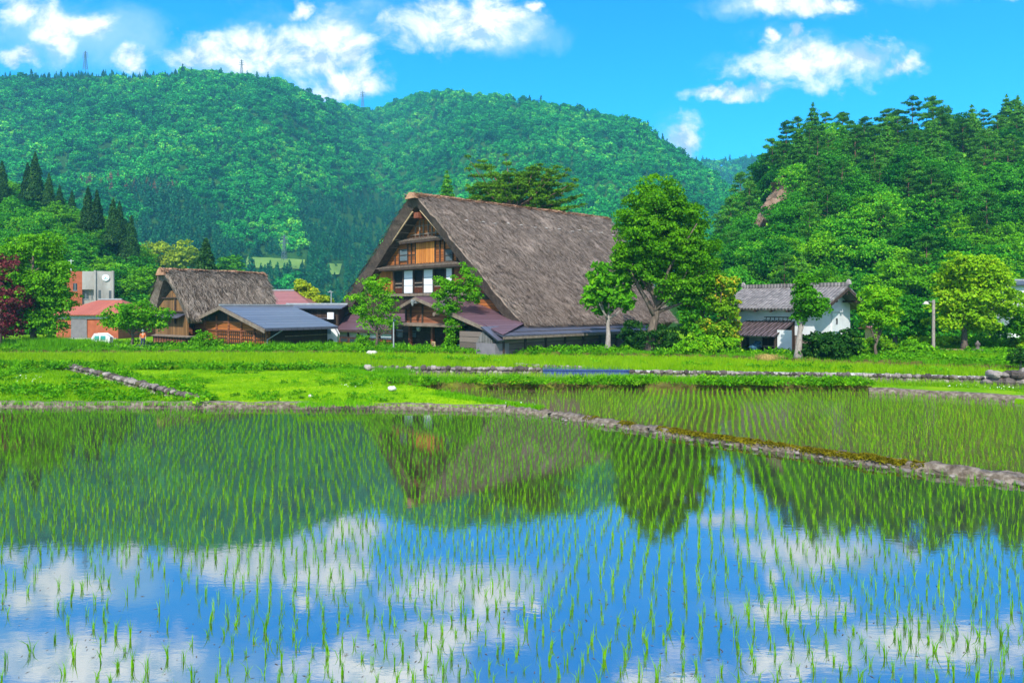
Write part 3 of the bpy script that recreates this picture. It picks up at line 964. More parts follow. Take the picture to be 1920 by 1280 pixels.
# far mountains
MTN = Hill([(-700, 150), (-300, 140), (0, 135), (100, 132), (160, 128), (250, 133), (350, 125), (450, 136), (520, 143), (600, 178), (660, 196), (700, 204),
            (725, 197), (780, 174), (830, 168), (900, 172), (960, 180), (1050, 192), (1100, 205), (1170, 217), (1210, 232), (1250, 265),
            (1300, 298), (1350, 332), (1400, 375), (1460, 430), (1700, 480), (2600, 520)],
           [(-700, 330), (300, 330), (720, 420), (1000, 330), (1500, 300), (2600, 300)],
           [(-700, 760), (350, 760), (520, 800), (620, 900), (700, 1150), (760, 1120), (850, 960), (1000, 860), (1200, 800), (1500, 760), (2600, 760)],
           1.25, (-700, 2600), 7.0, (95.0, 34.0), 3, zb=0.0)
MTN.build('mountain', 'forest_floor', 260, 80)
MTN2 = Hill([(600, 420), (1100, 330), (1250, 303), (1300, 301), (1350, 303), (1390, 298), (1440, 300), (1520, 310), (1700, 330), (2600, 340)],
            [(600, 1100), (2600, 1100)], [(600, 1500), (2600, 1500)], 1.1, (1000, 2600), 6.0, (150.0, 30.0), 9, zb=0.0)
MTN2.build('mountain', 'forest_floor', 90, 30)

# near hills left and right
HL = Hill([(-900, 300), (-300, 345), (0, 385), (60, 392), (110, 405), (150, 440), (200, 455), (250, 492), (300, 545), (330, 572), (420, 590)],
          [(-900, 92), (0, 96), (330, 110), (420, 120)], [(-900, 190), (0, 190), (250, 170), (330, 150), (420, 140)], 1.0, (-900, 420), 0.0, (26.0, 4.0), 21, zb=VG)
HL.build('hillside', 'forest_floor', 90, 40)
HR = Hill([(1240, 575), (1320, 500), (1380, 425), (1420, 372), (1450, 322), (1480, 296), (1500, 286), (1540, 276), (1620, 285), (1700, 268), (1800, 272), (1920, 255), (2300, 230), (3000, 230)],
          [(1240, 118), (1500, 92), (1700, 84), (3000, 84)], [(1240, 150), (1380, 172), (1500, 176), (1700, 172), (3000, 170)], 0.95, (1240, 3000), 0.0, (24.0, 4.5), 33, zb=VG)
HR.build('hillside', 'forest_floor', 110, 44)

# --- far forest, instanced on the mountains
def far_tree(seed, leafm):
    rng = np.random.default_rng(seed)
    blobs = [((0, 0, 4.2), (3.6, 3.6, 3.2))] + [((rng.uniform(-2, 2), rng.uniform(-2, 2), rng.uniform(3.5, 6)), (2.2, 2.2, 1.8)) for _ in range(3)]
    V, Fc = crown_leaves(blobs, 1.1, 420, 1.25, 0.95, 0.7, (0.6, 1.0), 0.8, 0.0, rng)
    return np_mesh('crown', V, Fc, M[leafm])


def far_conifer(seed, leafm):
    return conifer_mesh(12, 2.6, 260, 1.5, 0.7, leafm, seed, base=0.08)[1]


src = [far_tree(i, 'leaf_far') for i in range(5)] + [far_conifer(10 + i, 'leaf_far_cedar') for i in range(3)] + [far_conifer(20, 'leaf_far_dead')]
n = 26000
px = RNG.uniform(-260, 1560, n); t = RNG.uniform(0.0, 1.02, n) ** 0.8
pos = MTN.pos(px, t)
py = HOR - (pos[:, 2] - CAMZ) / pos[:, 1] * F
sc = np.exp(RNG.normal(0, .27, n)) * (0.46 + 0.44 * pos[:, 1] / 1000)
cz = fbm(px / 90.0, py / 50.0, 77, 3)
low = ((px > 240) & (px < 760) & (py > 385 + 40 * np.sin(px / 60.0)) & (cz > 0.42)) | ((px > 560) & (py > 470))
ridge = (t > 0.965) & (px < 340)
con = low | ridge | (RNG.random(n) < 0.05)
idx = np.where(con, 5 + RNG.integers(0, 3, n), RNG.integers(0, 5, n))
dead = (np.abs(py - 350) < 18) & (px > 150) & (px < 340) & (RNG.random(n) < 0.14)
idx = np.where(dead, 8, idx)
sc = np.where(ridge, sc * .6, sc)
meadow = ((np.abs(px - 515) < 60) & (py > 480) & (py < 508)) | ((np.abs(px - 628) < 17) & (py > 492) & (py < 522))
pos[:, 2] -= 1.2
keep = ~meadow
gn_scatter('mountain_forest', pos[keep], sc[keep], RNG.random(keep.sum()) * 6.28, idx[keep], src)
n = 3000
px = RNG.uniform(1180, 1560, n); t = RNG.uniform(0.3, 1.02, n)
pos = MTN2.pos(px, t); pos[:, 2] -= 1.5
gn_scatter('mountain_forest', pos, RNG.uniform(1.3, 2.0, n), RNG.random(n) * 6.28, RNG.integers(0, 8, n), src)
# meadow clearings at the mountain's foot
def hill_patch(name, hill, corners, mat):
    """sheet lying on a slope; corners in the photo are dropped onto it"""
    T = np.linspace(0, 1, 900)
    V = []
    nu, nv = 14, 6
    c = [Vector(q) for q in corners]
    for j in range(nv):
        for i in range(nu):
            a = c[0].lerp(c[1], i / (nu - 1)); b = c[3].lerp(c[2], i / (nu - 1))
            q = a.lerp(b, j / (nv - 1))
            Pp = hill.pos(np.full(900, q.x), T)
            yy = HOR - (Pp[:, 2] - CAMZ) / Pp[:, 1] * F
            k = int(np.argmin(np.abs(yy - q.y)))
            V.append((Pp[k, 0], Pp[k, 1] , Pp[k, 2] + 0.6))
    Fq = [(j * nu + i, j * nu + i + 1, (j + 1) * nu + i + 1, (j + 1) * nu + i) for j in range(nv - 1) for i in range(nu - 1)]
    return tag(link(name, np_mesh(name, V, np.array(Fq), M[mat], smooth=True)), kind='structure')


hill_patch('meadow', MTN, [(458, 503), (570, 506), (572, 488), (464, 483)], 'meadow')
hill_patch('meadow', MTN, [(620, 516), (636, 516), (641, 496), (614, 495)], 'meadow')

# --- near hillsides: each tree is a thing; a few kinds are built, the rest are copies
def proto(name, cat, tm, cm, bark):
    t = thing(name, '', cat, (0, 0, -50))
    tm.build('trunk', M[bark], t, smooth=True); link('crown', cm, t)
    return t


def copy_tree(root, loc, rz, s, label, group):
    r = root.copy(); COL.objects.link(r)
    r.location = loc; r.rotation_euler = (0, 0, rz); r.scale = (s, s, s)
    r['label'] = label; r['group'] = group
    for ch in root.children:
        c = ch.copy(); COL.objects.link(c); c.parent = r
    return r


def round_proto(seed, leafm, h=9.0, w=4.2, n=8500):
    rnd = random.Random(seed)
    blobs = [((0, 0, h * .58), (w * .8, w * .8, h * .30))]
    for i in range(6):
        a = i * 1.05 + rnd.uniform(-.4, .4)
        blobs.append(((math.cos(a) * w * .6, math.sin(a) * w * .6, h * rnd.uniform(.42, .72)), (w * .42, w * .42, w * .34)))
    blobs.append(((rnd.uniform(-.5, .5), 0, h * .82), (w * .5, w * .5, h * .14)))
    return tree_mesh(h, blobs, 0.2, leafm, 'bark', n=n, clump=0.75, L=0.34, W=0.25, seed=seed, up=0.7, shell=(0.5, 1.0))


PR = []
for i in range(4):
    tm, cm = round_proto(100 + i, 'leaf_hill'); PR.append(proto('broadleaf_tree', 'tree', tm, cm, 'bark'))
for i in range(2):
    tm, cm = round_proto(120 + i, 'leaf_fresh'); PR.append(proto('broadleaf_tree', 'tree', tm, cm, 'bark'))
PP = []
for i in range(4):
    tm, cm = pine_mesh(14, 3.4, 140 + i, n=5200, pads=18 - i, z0=0.22 + 0.08 * i, L=0.6, W=0.13, flat=0.34, lean=random.uniform(-.5, .5))
    PP.append(proto('pine_tree', 'tree', tm, cm, 'red_bark'))
PC = []
for i in range(3):
    tm, cm = conifer_mesh(13, 3.0, 5200, 0.75, 0.30, 'leaf_cedar', 160 + i, base=0.06, droop=0.4, layers=None, power=0.8)
    PC.append(proto('cedar_tree', 'tree', tm, cm, 'bark'))
for i in range(2):
    tm, cm = conifer_mesh(14, 3.6, 5200, 0.8, 0.22, 'leaf_pine', 170 + i, base=0.12, droop=-0.1, layers=13, power=0.75, ragged=0.35)
    PC.append(proto('fir_tree', 'tree', tm, cm, 'bark'))

used = set()
def put(pr, loc, s, label, group):
    rz = random.uniform(0, 6.28)
    if pr.name not in used:
        used.add(pr.name)
        pr.location = loc; pr.rotation_euler = (0, 0, rz); pr.scale = (s, s, s)
        pr['label'] = label; pr['group'] = group
        return pr
    return copy_tree(pr, loc, rz, s, label, group)


CLIFF = [(1414, 422), (1428, 390), (1444, 365), (1466, 338), (1474, 352), (1470, 395), (1462, 425), (1458, 452), (1418, 436)]
G_B = 'broadleaf trees massed on the hillside behind the white storehouse'
G_P = 'pines standing along the top of the right-hand hill'
G_F = 'dark firs rising above the right-hand hill'
def grid_trees(hill, pxa, pxb, ta, tb, nx_, nt_, chooser):
    for j in range(nt_):
        for i in range(nx_):
            pxx = pxa + (pxb - pxa) * (i + 0.5 + random.uniform(-.42, .42) + (j % 2) * .5) / nx_
            tt = ta + (tb - ta) * (j + 0.5 + random.uniform(-.35, .35)) / nt_
            p = hill.pos(pxx, tt)
            chooser(pxx, tt, p, HOR - (p[2] - CAMZ) / p[1] * F)


def where(px, py, left=False):
    if left:
        marks = [(-40, 'outside the left edge'), (30, 'behind the red maple'), (75, 'below the tallest cedar'), (130, 'above the large light green tree'), (215, 'above the brick building'), (9999, 'beside the lowest cedar')]
        ups = [(430, 'high on the left slope'), (500, 'half way down the left slope'), (9999, 'low on the left slope')]
    else:
        marks = [(1410, 'left of the rock face'), (1490, 'near the rock face'), (1560, 'straight above the storehouse roof'), (1640, 'above the storehouse gable end'), (1720, 'above the dark leafed tree'),
                 (1790, 'above the lamp post'), (1870, 'above the yellow-green tree'), (1925, 'near the right edge of the photo'), (9999, 'outside the right edge')]
        ups = [(215, 'on the skyline'), (275, 'just below the skyline'), (350, 'on the upper slope'), (430, 'half way up the hill'), (500, 'on the lower slope'), (9999, 'at the foot of the hill')]
    m = next(b for a, b in marks if px < a); u = next(b for a, b in ups if py < a)
    return u + ' ' + m


def choose_r(px, t, p, py):
    W_ = where(px, py - 60)

    wh = 4.5 * F / p[1]
    if inside(CLIFF, np.array([px]), np.array([py - 0.8 * wh]))[0] or inside(CLIFF, np.array([px]), np.array([py - 0.3 * wh]))[0]: return
    r = random.random()
    near_top = t > 0.62
    if near_top and r < 0.80:
        put(random.choice(PP + PC[3:]), (p[0], p[1], p[2] - .5), random.uniform(.62, 1.0), 'dark green pine ' + W_, G_P)
    elif r < 0.14:
        put(random.choice(PP), (p[0], p[1], p[2] - .4), random.uniform(.6, .8), 'dark green pine ' + W_, G_P)
    elif r < 0.20:
        put(random.choice(PC[3:]), (p[0], p[1], p[2] - .4), random.uniform(.5, .75), 'slender layered fir ' + W_, G_F)
    else:
        bright = t < 0.3 and random.random() < .45
        put(random.choice(PR[4:] if bright else PR[:4]), (p[0], p[1], p[2] - 1.2), random.uniform(.75, 1.15),
            ('fresh green tree ' if bright else 'leafy green tree ') + W_,
            'fresh green trees at the foot of the right-hand hill' if bright else G_B)


grid_trees(HR, 1345, 1990, 0.02, 1.0, 17, 12, choose_r)
grid_trees(HR, 1990, 2160, 0.05, 1.0, 3, 5, choose_r)

def choose_l(px, t, p, py):
    if t < 0.12: return
    put(random.choice(PR[:4] if random.random() < .8 else PR[4:]), (p[0], p[1], p[2] - 1.2), random.uniform(.7, 1.1),
        'green leafy tree ' + where(px, py - 40, True), 'broadleaf trees massed on the slope behind the red brick building')


grid_trees(HL, -60, 320, 0.05, 1.0, 9, 8, choose_l)
grid_trees(HL, -180, -60, 0.1, 1.0, 2, 6, choose_l)

# cedars standing out of the left slope: (tip px, tip py, height px, label)
for (cx_, cy_, hp, lab) in [
    (66, 283, 92, 'tallest dark cedar, its tip highest above the left-hand slope'),
    (52, 303, 70, 'dark cedar leaning close on the left of the tallest cedar'),
    (4, 300, 80, 'dark cedar cut by the left edge of the photo'),
    (92, 322, 62, 'narrow dark cedar just right of the tallest one on the left slope'),
    (135, 356, 66, 'dark cedar in the middle of the row stepping down the left slope'),
    (165, 348, 82, 'broad dark cedar with a double tip half way down the left slope'),
    (182, 354, 74, 'dark cedar touching the broad double-tipped one on its right'),
    (212, 370, 88, 'dark cedar with a pointed tip above the red brick building'),
    (224, 376, 80, 'dark cedar directly beside the one above the red brick building'),
    (246, 402, 92, 'lowest dark cedar at the right end of the row on the left slope'),
    (236, 410, 84, 'dark cedar tucked behind the lowest one of the row'),
    (112, 345, 50, 'small dark cedar between the tallest cedar and the middle of the row')]:
    Y = 165.0 if cx_ < 150 else 150.0
    b = atY(cx_, cy_ + hp, Y)
    s = hp / F * Y / 13.0
    o = put(random.choice(PC[:3]), (b.x, b.y, b.z), s, lab, 'dark cedars on the left-hand slope')
    o.scale = (s * .82, s * .82, s)
for (cx_, cy_, hp, Y, lab, k) in [
    (386, 446, 70, 120, 'dark conical cedar directly behind the small thatched hut', 0),
    (838, 318, 75, 105, 'small dark conifer behind the left end of the big thatched ridge', 4)]:
    b = atY(cx_, cy_ + hp, Y); s = hp / F * Y / 13.5
    o = copy_tree(PC[k], (b.x, b.y, b.z), 1.0, s, lab, None) if False else None
    tm, cm = conifer_mesh(hp / F * Y, (19 if k == 0 else 17) / F * Y, 3800 if k == 0 else 1500, 0.6, 0.3 if k == 0 else .2, 'leaf_cedar' if k == 0 else 'leaf_pine', 7 + k, base=0.05, droop=.3, power=0.7, layers=None if k == 0 else 9)
    # the trunk continues down to the village ground
    t = thing('cedar_tree' if k == 0 else 'fir_tree', lab, 'tree', (b.x, b.y, b.z))
    tm.tube([(0, 0, 0.1), (0, 0, VG - b.z)], [0.25, 0.32], 7)
    tm.build('trunk', M['bark'], t, smooth=True); link('crown', cm, t)
for pr in PR + PP + PC:
    if pr.name not in used:
        for ch in list(pr.children): bpy.data.objects.remove(ch)
        bpy.data.objects.remove(pr)

# undergrowth hides the soil of both slopes
def bush_mesh(seed, leafm):
    rng = np.random.default_rng(seed)
    V, Fc = crown_leaves([((0, 0, .9), (1.7, 1.7, 1.2)), ((1.2, .3, .8), (1.1, 1.1, .9))], 0.55, 420, 0.42, 0.32, .6, (.5, 1), .8, 0, rng)
    return np_mesh('bush', V, Fc, M[leafm])


bs = [bush_mesh(i, 'leaf_hill') for i in range(3)]
n = 2600
px = RNG.uniform(1300, 2350, n); t = RNG.uniform(0.0, 1.0, n)
p1 = HR.pos(px, t); py1 = HOR - (p1[:, 2] - CAMZ) / p1[:, 1] * F
keep = ~inside(CLIFF, px, py1 - 8)
px2 = RNG.uniform(-420, 340, 1100); p2 = HL.pos(px2, RNG.uniform(0, 1, 1100))
pp = np.concatenate([p1[keep], p2])
gn_scatter('undergrowth', pp, RNG.uniform(.8, 1.9, len(pp)), RNG.random(len(pp)) * 6.28, RNG.integers(0, 3, len(pp)), bs)

# bare rock face on the shoulder of the right-hand hill
_T = np.linspace(.02, 1, 400); _p = HR.pos(np.full(400, 1440.0), _T); _y = HOR - (_p[:, 2] - CAMZ) / _p[:, 1] * F
CLIFF_Y = float(_p[int(np.argmin(np.abs(_y - 425))), 1]) - 3.5


def cliff():
    mb_V = []; nu, nv = 26, 40
    poly = CLIFF
    Fq = []
    for j in range(nv):
        for i in range(nu):
            px = 1404 + (1486 - 1404) * i / (nu - 1); py = 318 + (468 - 318) * j / (nv - 1)
            yy = CLIFF_Y - 0.05 * (py - 318) + 0.05 * (px - 1404)
            yy += 3.0 * (fbm(px / 22.0, py / 40.0, 5, 4) - .5) + 1.3 * (fbm(px / 6.0, py / 18.0, 8, 3) - .5)
            v = atY(px, py, yy)
            mb_V.append((v.x, v.y, v.z))
    for j in range(nv - 1):
        for i in range(nu - 1):
            px = 1404 + 82 * (i + .5) / (nu - 1); py = 318 + 150 * (j + .5) / (nv - 1)
            if inside(poly, np.array([px]), np.array([py]))[0]:
                a = j * nu + i; Fq.append((a, a + nu, a + nu + 1, a + 1))
    o = link('rock_face', np_mesh('rock_face', mb_V, np.array(Fq), M['rock'], smooth=False))
    m = o.modifiers.new('solid', 'SOLIDIFY'); m.thickness = 3.5; m.offset = 1
    tag(o, kind='structure')


cliff()

# transmission towers
def pylon(px, ptop, pbase, Y, lab, arms=3):
    b = atY(px, pbase, Y); h = (pbase - ptop) / F * Y
    t = thing('transmission_tower', lab, 'pylon', b, random.uniform(-.3, .3), 'steel transmission towers on the mountain')
    w0, w1 = h * .085, h * .012
    k = h * 0.010
    mb = MB()
    for sx in (-1, 1):
        for sy in (-1, 1):
            mb.beam((sx * w0, sy * w0, -h * .05), (sx * w1, sy * w1, h), k * 1.3)
    N = 9
    for i in range(N):
        a, c = i / N, (i + 1) / N
        wa, wc = w0 + (w1 - w0) * a, w0 + (w1 - w0) * c
        for s in (-1, 1):
            mb.beam((-wa, s * wa, a * h), (wc, s * wc, c * h), k)
            mb.beam((wa, s * wa, a * h), (-wc, s * wc, c * h), k)
            mb.beam((s * wa, -wa, a * h), (s * wc, wc, c * h), k)
    mb.build('lattice_mast', M['pylon_metal'], t)
    for i in range(arms):
        z = h * (.66 + .12 * i); L = h * (.19 - .025 * i)
        a = MB()
        a.beam((-L, 0, z), (L, 0, z), k * 1.4); a.beam((-L, 0, z), (0, 0, z + h * .045), k); a.beam((L, 0, z), (0, 0, z + h * .045), k)
        for s in (-1, 1):
            a.beam((s * L * .97, 0, z), (s * L * .97, 0, z - h * .05), k * 1.6)
        a.build('cross_arm', M['pylon_metal'], t)


pylon(160, 96, 130, 765, 'steel lattice tower on the mountain ridge at the far left')
pylon(453, 112, 140, 775, 'steel lattice tower on the mountain ridge above the small hut')
pylon(680, 171, 200, 1080, 'steel lattice tower on the mountain ridge near the saddle')
pylon(533, 440, 486, 395, 'steel lattice tower beside the meadow at the foot of the mountain')
# ------------------------------------------------------------------ buildings
class Frame:
    """local axes of a building: x = along its gable to the right (towards us), y = along its ridge away from us"""
    def __init__(self, x0, y0, th, z0=VG, s=1.0):
        self.o = Vector((x0, y0, z0)); self.th = th; self.s = s
        self.u = Vector((math.cos(th), -math.sin(th), 0)); self.w = Vector((math.sin(th), math.cos(th), 0))

    def on_y(self, px, py, wy):
        """local x,z of the photo point px,py on the upright plane y = wy"""
        d = Vector(((px - 960) / F, 1.0, (HOR - py) / F)); c = (Vector((0, 0, CAMZ)) - self.o) / self.s
        k = (wy - c.dot(self.w)) / d.dot(self.w)
        p = c + d * k
        return p.dot(self.u), p.z

    def on_x(self, px, py, sx):
        d = Vector(((px - 960) / F, 1.0, (HOR - py) / F)); c = (Vector((0, 0, CAMZ)) - self.o) / self.s
        k = (sx - c.dot(self.u)) / d.dot(self.u)
        p = c + d * k
        return p.dot(self.w), p.z


def thatch_roof(parent, L, half, zr, ze, lean, thick, n_straw, mat, edge, seed=0, round_=0.05, sag=0.0, straw_len=0.6, back_lean=None, rise=0.0, bump=1.0, left=1.0):
    rng = np.random.default_rng(seed)
    back_lean = lean if back_lean is None else back_lean
    ns, nt = 56, 60
    def prof(p):
        q = (np.sqrt(p * p + round_ ** 2) - round_) / (math.sqrt(1 + round_ ** 2) - round_)
        z = zr - (zr - ze) * q
        return z - sag * np.sin(PI * np.clip(np.abs(p), 0, 1)), half * p * np.where(p < 0, left, 1.0)
    p = np.linspace(-1, 1, ns); t = np.linspace(0, 1, nt)
    PP_, TT = np.meshgrid(p, t)
    Z, X = prof(PP_)
    e = 0.001
    Z2, X2 = prof(np.clip(PP_ + e, -1.01, 1.01)); Z1, X1 = prof(PP_ - e)
    nx_ = -(Z2 - Z1); nz_ = (X2 - X1)
    ln = np.hypot(nx_, nz_); nx_ /= ln; nz_ /= ln
    hgt = (Z - ze) / (zr - ze)
    Yf = lean * (1 - hgt); Yb = L - back_lean * (1 - hgt)
    YY = Yf + (Yb - Yf) * TT
    Z = Z + rise * TT * np.clip(hgt, 0, 1)
    s_along = PP_ * math.hypot(half, zr - ze)
    d = 0.16 * (fbm(s_along / 2.2 + 40, YY / 3.0, seed + 1, 3) - .5) + 0.22 * (fbm(s_along * 1.2 + 40, YY * 1.2, seed + 2, 3) - .5)
    d = d * bump; rim = np.minimum(TT, 1 - TT); d = d - 0.28 * np.exp(-rim * L / 0.45)
    eave = np.exp(-(1 - np.abs(PP_)) * half / 0.5)
    Yj = 0.3 * (fbm(s_along * 1.5, TT * 0 + 3, seed + 4, 3) - .5) * np.exp(-rim * L / 0.6)
    Zj = eave * 0.35 * (fbm(YY * 0.9, PP_ * 0 + 1, seed + 6, 4) - .5)
    outer = np.stack([X + nx_ * d, YY + Yj, Z + nz_ * d + Zj], -1).reshape(-1, 3)
    th_ = thick * (0.75 + 0.25 * np.abs(PP_))
    inner = np.stack([X - nx_ * th_ * 1.0, YY + np.where(TT < .5, 1, -1) * np.exp(-rim * L / .3) * thick * .25, Z - nz_ * th_], -1).reshape(-1, 3)
    i = np.arange(nt - 1)[:, None] * ns + np.arange(ns - 1)[None]
    q = np.stack([i, i + 1, i + ns + 1, i + ns], -1).reshape(-1, 4)
    N = ns * nt
    qi = q[:, ::-1] + N
    ed = []
    for k in range(ns - 1):
        ed.append((k, k + N, k + 1 + N, k + 1)); a = (nt - 1) * ns + k; ed.append((a, a + 1, a + 1 + N, a + N))
    ev = []
    for k in range(nt - 1):
        a = k * ns; ev.append((a, a + ns, a + ns + N, a + N)); a = k * ns + ns - 1; ev.append((a, a + N, a + ns + N, a + ns))
    V = np.concatenate([outer, inner])
    faces = [q, qi, np.array(ed), np.array(ev)]
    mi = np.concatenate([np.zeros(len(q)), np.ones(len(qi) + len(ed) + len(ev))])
    # loose straw stalks lying down the slope
    pp = rng.uniform(-1, 1, n_straw); tt = rng.random(n_straw)
    rim_ = rng.random(n_straw) < 0.12
    pp = np.where(rim_, np.sign(pp) * rng.uniform(.95, 1.0, n_straw), pp)
    Z, X = prof(pp); Z2, X2 = prof(pp + .001)
    sx, sz = (X2 - X), (Z2 - Z); l = np.hypot(sx, sz); sx /= l; sz /= l
    sg = np.sign(pp); dx, dz = sx * sg, sz * sg           # pointing downhill
    nxx, nzz = -sz, sx
    hg = (Z - ze) / (zr - ze); yf = lean * (1 - hg); yb = L - back_lean * (1 - hg)
    y = yf + (yb - yf) * tt
    Z = Z + rise * tt * np.clip(hg, 0, 1)
    off = rng.uniform(0.0, 0.10, n_straw) - 0.2 * np.exp(-np.minimum(tt, 1 - tt) * L / .5)
    c = np.stack([X + nxx * off, y, Z + nzz * off], 1)
    dr = np.stack([dx, rng.normal(0, .28, n_straw), dz], 1) + np.stack([nxx, 0 * y, nzz], 1) * rng.uniform(0.02, .22, (n_straw, 1))
    dr /= np.linalg.norm(dr, axis=1, keepdims=True)
    sl = straw_len * rng.uniform(.5, 1.4, (n_straw, 1)); sw = rng.uniform(.014, .042, (n_straw, 1))
    side = np.cross(dr, np.stack([nxx, 0 * y, nzz], 1)) * sw
    S = np.stack([c - side, c + side, c + side * .3 + dr * sl, c - side * .3 + dr * sl], 1).reshape(-1, 3)
    b = len(V)
    fs = np.arange(4 * n_straw).reshape(-1, 4) + b
    V = np.concatenate([V, S]); faces.append(fs); mi = np.concatenate([mi, np.zeros(len(fs))])
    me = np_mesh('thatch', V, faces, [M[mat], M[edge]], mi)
    me.polygons.foreach_set('use_smooth', np.concatenate([np.ones(len(q), bool), np.zeros(len(mi) - len(q), bool)]))
    return link('thatch', me, parent)


def ridge_cap(parent, L, zr, w, hgt, n_straw, seed, y0=-0.35, mat='ridge_straw', rise=0.0):
    """bundled straw laid along the ridge, stalks sticking out either side"""
    rng = np.random.default_rng(seed)
    ns, nt = 9, 70
    a = np.linspace(-1, 1, ns); t = np.linspace(0, 1, nt)
    A, T = np.meshgrid(a, t)
    Yv = y0 + T * (L - y0 + 0.35)
    bump = 1 + 0.35 * (fbm(Yv * 1.1, T * 0, seed, 3) - .5)
    X = A * w * bump; Z = zr - 0.55 * hgt - np.abs(A) ** 1.6 * hgt * 1.4 + hgt * bump + rise * T
    V = np.stack([X, Yv, Z], -1).reshape(-1, 3)
    i = np.arange(nt - 1)[:, None] * ns + np.arange(ns - 1)[None]
    q = np.stack([i, i + 1, i + ns + 1, i + ns], -1).reshape(-1, 4)
    cap = [np.array([[0, k, k + 1] for k in range(1, ns - 1)]), np.array([[(nt - 1) * ns, (nt - 1) * ns + k + 1, (nt - 1) * ns + k] for k in range(1, ns - 1)])]
    n = n_straw
    yy = y0 + rng.random(n) * (L - y0 + .3); sg = np.where(rng.random(n) < .5, -1, 1)
    c = np.stack([sg * rng.uniform(.0, w, n), yy, zr + hgt * rng.uniform(0.1, .55, n)], 1)
    dr = np.stack([sg * 1.0, rng.normal(0, .5, n), rng.uniform(-.5, .25, n)], 1)
    dr /= np.linalg.norm(dr, axis=1, keepdims=True)
    c[:, 2] -= np.abs(c[:, 0]) / w * hgt * .9 - rise * yy / L
    sl = rng.uniform(.25, .8, (n, 1)) * w; sw = rng.uniform(.02, .05, (n, 1))
    side = np.stack([0 * yy, 0 * yy + 1, rng.normal(0, .4, n)], 1) * sw
    S = np.stack([c - side, c + side, c + side * .2 + dr * sl, c - side * .2 + dr * sl], 1).reshape(-1, 3)
    b = len(V); V = np.concatenate([V, S])
    me = np_mesh('ridge_cap', V, [q, np.arange(4 * n).reshape(-1, 4) + b] + cap, M[mat])
    return link('ridge_cap', me, parent)


# ---- the big thatched farmhouse
M['stake_wood'] = surf('stake_wood', [(.3, (.25, .23, .21)), (.7, (.46, .43, .40))], 4, .8, bump=.2)
M['grey_side'] = planks('grey_side', (0.07, 0.065, 0.06), (0.19, 0.18, 0.17), 0.3, axis=0)
S1 = 1.13
D0 = 61.3 * S1
THETA = math.radians(44)
fr = Frame((774 - 960) / F * D0, D0, THETA, s=S1)
FH = thing('thatched_farmhouse', 'large farmhouse with a steep grey thatched roof and wooden gable, tallest building in the village', 'house', fr.o, -THETA)
FH.scale = (S1, S1, S1)
EYE = (CAMZ - VG) / S1
KL = 1.13        # the left slope runs out further than the right one
ZR, ZE, HALF, LR = EYE + 10.1, EYE - 1.25, 13.2, 29.3
thatch_roof(FH, LR, HALF, ZR, ZE, 0.6, 1.4, 70000, 'thatch', 'thatch_edge', 3, round_=0.075, sag=0.2, bump=1.5, left=KL, back_lean=6.5, rise=0.55)
ridge_cap(FH, LR - .2, ZR, 0.75, 0.42, 3200, 5, rise=0.55)
for i in range(13):
    y = 3.3 + i * 1.85 + random.uniform(-.25, .25)
    p = 0.235 + random.uniform(-.012, .012); x = HALF * p; z = ZR - (ZR - ZE) * (math.sqrt(p * p + .045 ** 2) - .045) / .956 - .2 * math.sin(PI * p) + .55 * y / LR
    mb = MB(); mb.tube([(x - .5, y - .03, z + .12), (x + .55, y + random.uniform(-.05, .05), z + .05)], [.05, .04], 7)
    mb.build('ridge_stake', M['stake_wood'], FH)
WY = 1.6      # gable wall plane


def gp(px, py, w=WY): return fr.on_y(px, py, w)


def halfw(z, off=0.0):
    """inner half width of the roof at height z"""
    return HALF * max(0.0, (ZR - z) / (ZR - ZE)) - off


def gwall(z0, z1, w, th, mat, name, parent, xa=None, xb=None):
    """a course of the gable wall between two heights, cut by the roof slope"""
    a0, a1 = halfw(z0, 1.1), max(0.05, halfw(z1, 1.1))
    b0, b1 = halfw(z0, .9) * KL, max(.05, halfw(z1, .9) * KL)
    l0, l1 = (-b0, -b1) if xa is None else (max(xa, -b0), max(xa, -b1))
    r0, r1 = (a0, a1) if xb is None else (min(xb, a0), min(xb, a1))
    mb = MB(); mb.prism([(l0, z0), (r0, z0), (r1, z1), (l1, z1)], w, w + th)
    return mb.build(name, M[mat], parent)


z_sh0 = gp(780, 549)[1]; z_sh1 = gp(780, 507)[1]
z_l2 = gp(780, 497)[1]; z_l3 = gp(780, 448)[1]
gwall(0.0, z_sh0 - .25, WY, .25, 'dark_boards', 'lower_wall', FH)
gwall(z_sh0 - .25, z_sh1 + .3, WY, .25, 'loft_shade', 'loft_shade_panel', FH)  # closed dark slab, the loft's inner shade painted as its colour
wl = gwall(z_sh0 - .2, z_sh1 + .2, WY - .06, .06, 'orange_wood', 'plank_wall', FH, xb=gp(741, 530)[0])
wr = gwall(z_sh0 - .2, z_sh1 + .2, WY - .06, .06, 'red_wood', 'plank_wall', FH, xa=gp(851, 530)[0])
gwall(z_sh1 + .3, z_l3 + .1, WY, .25, 'orange_boards', 'board_wall', FH)
gwall(z_l3 + .1, gp(780, 396)[1], WY + .2, .25, 'orange_boards', 'board_wall', FH)
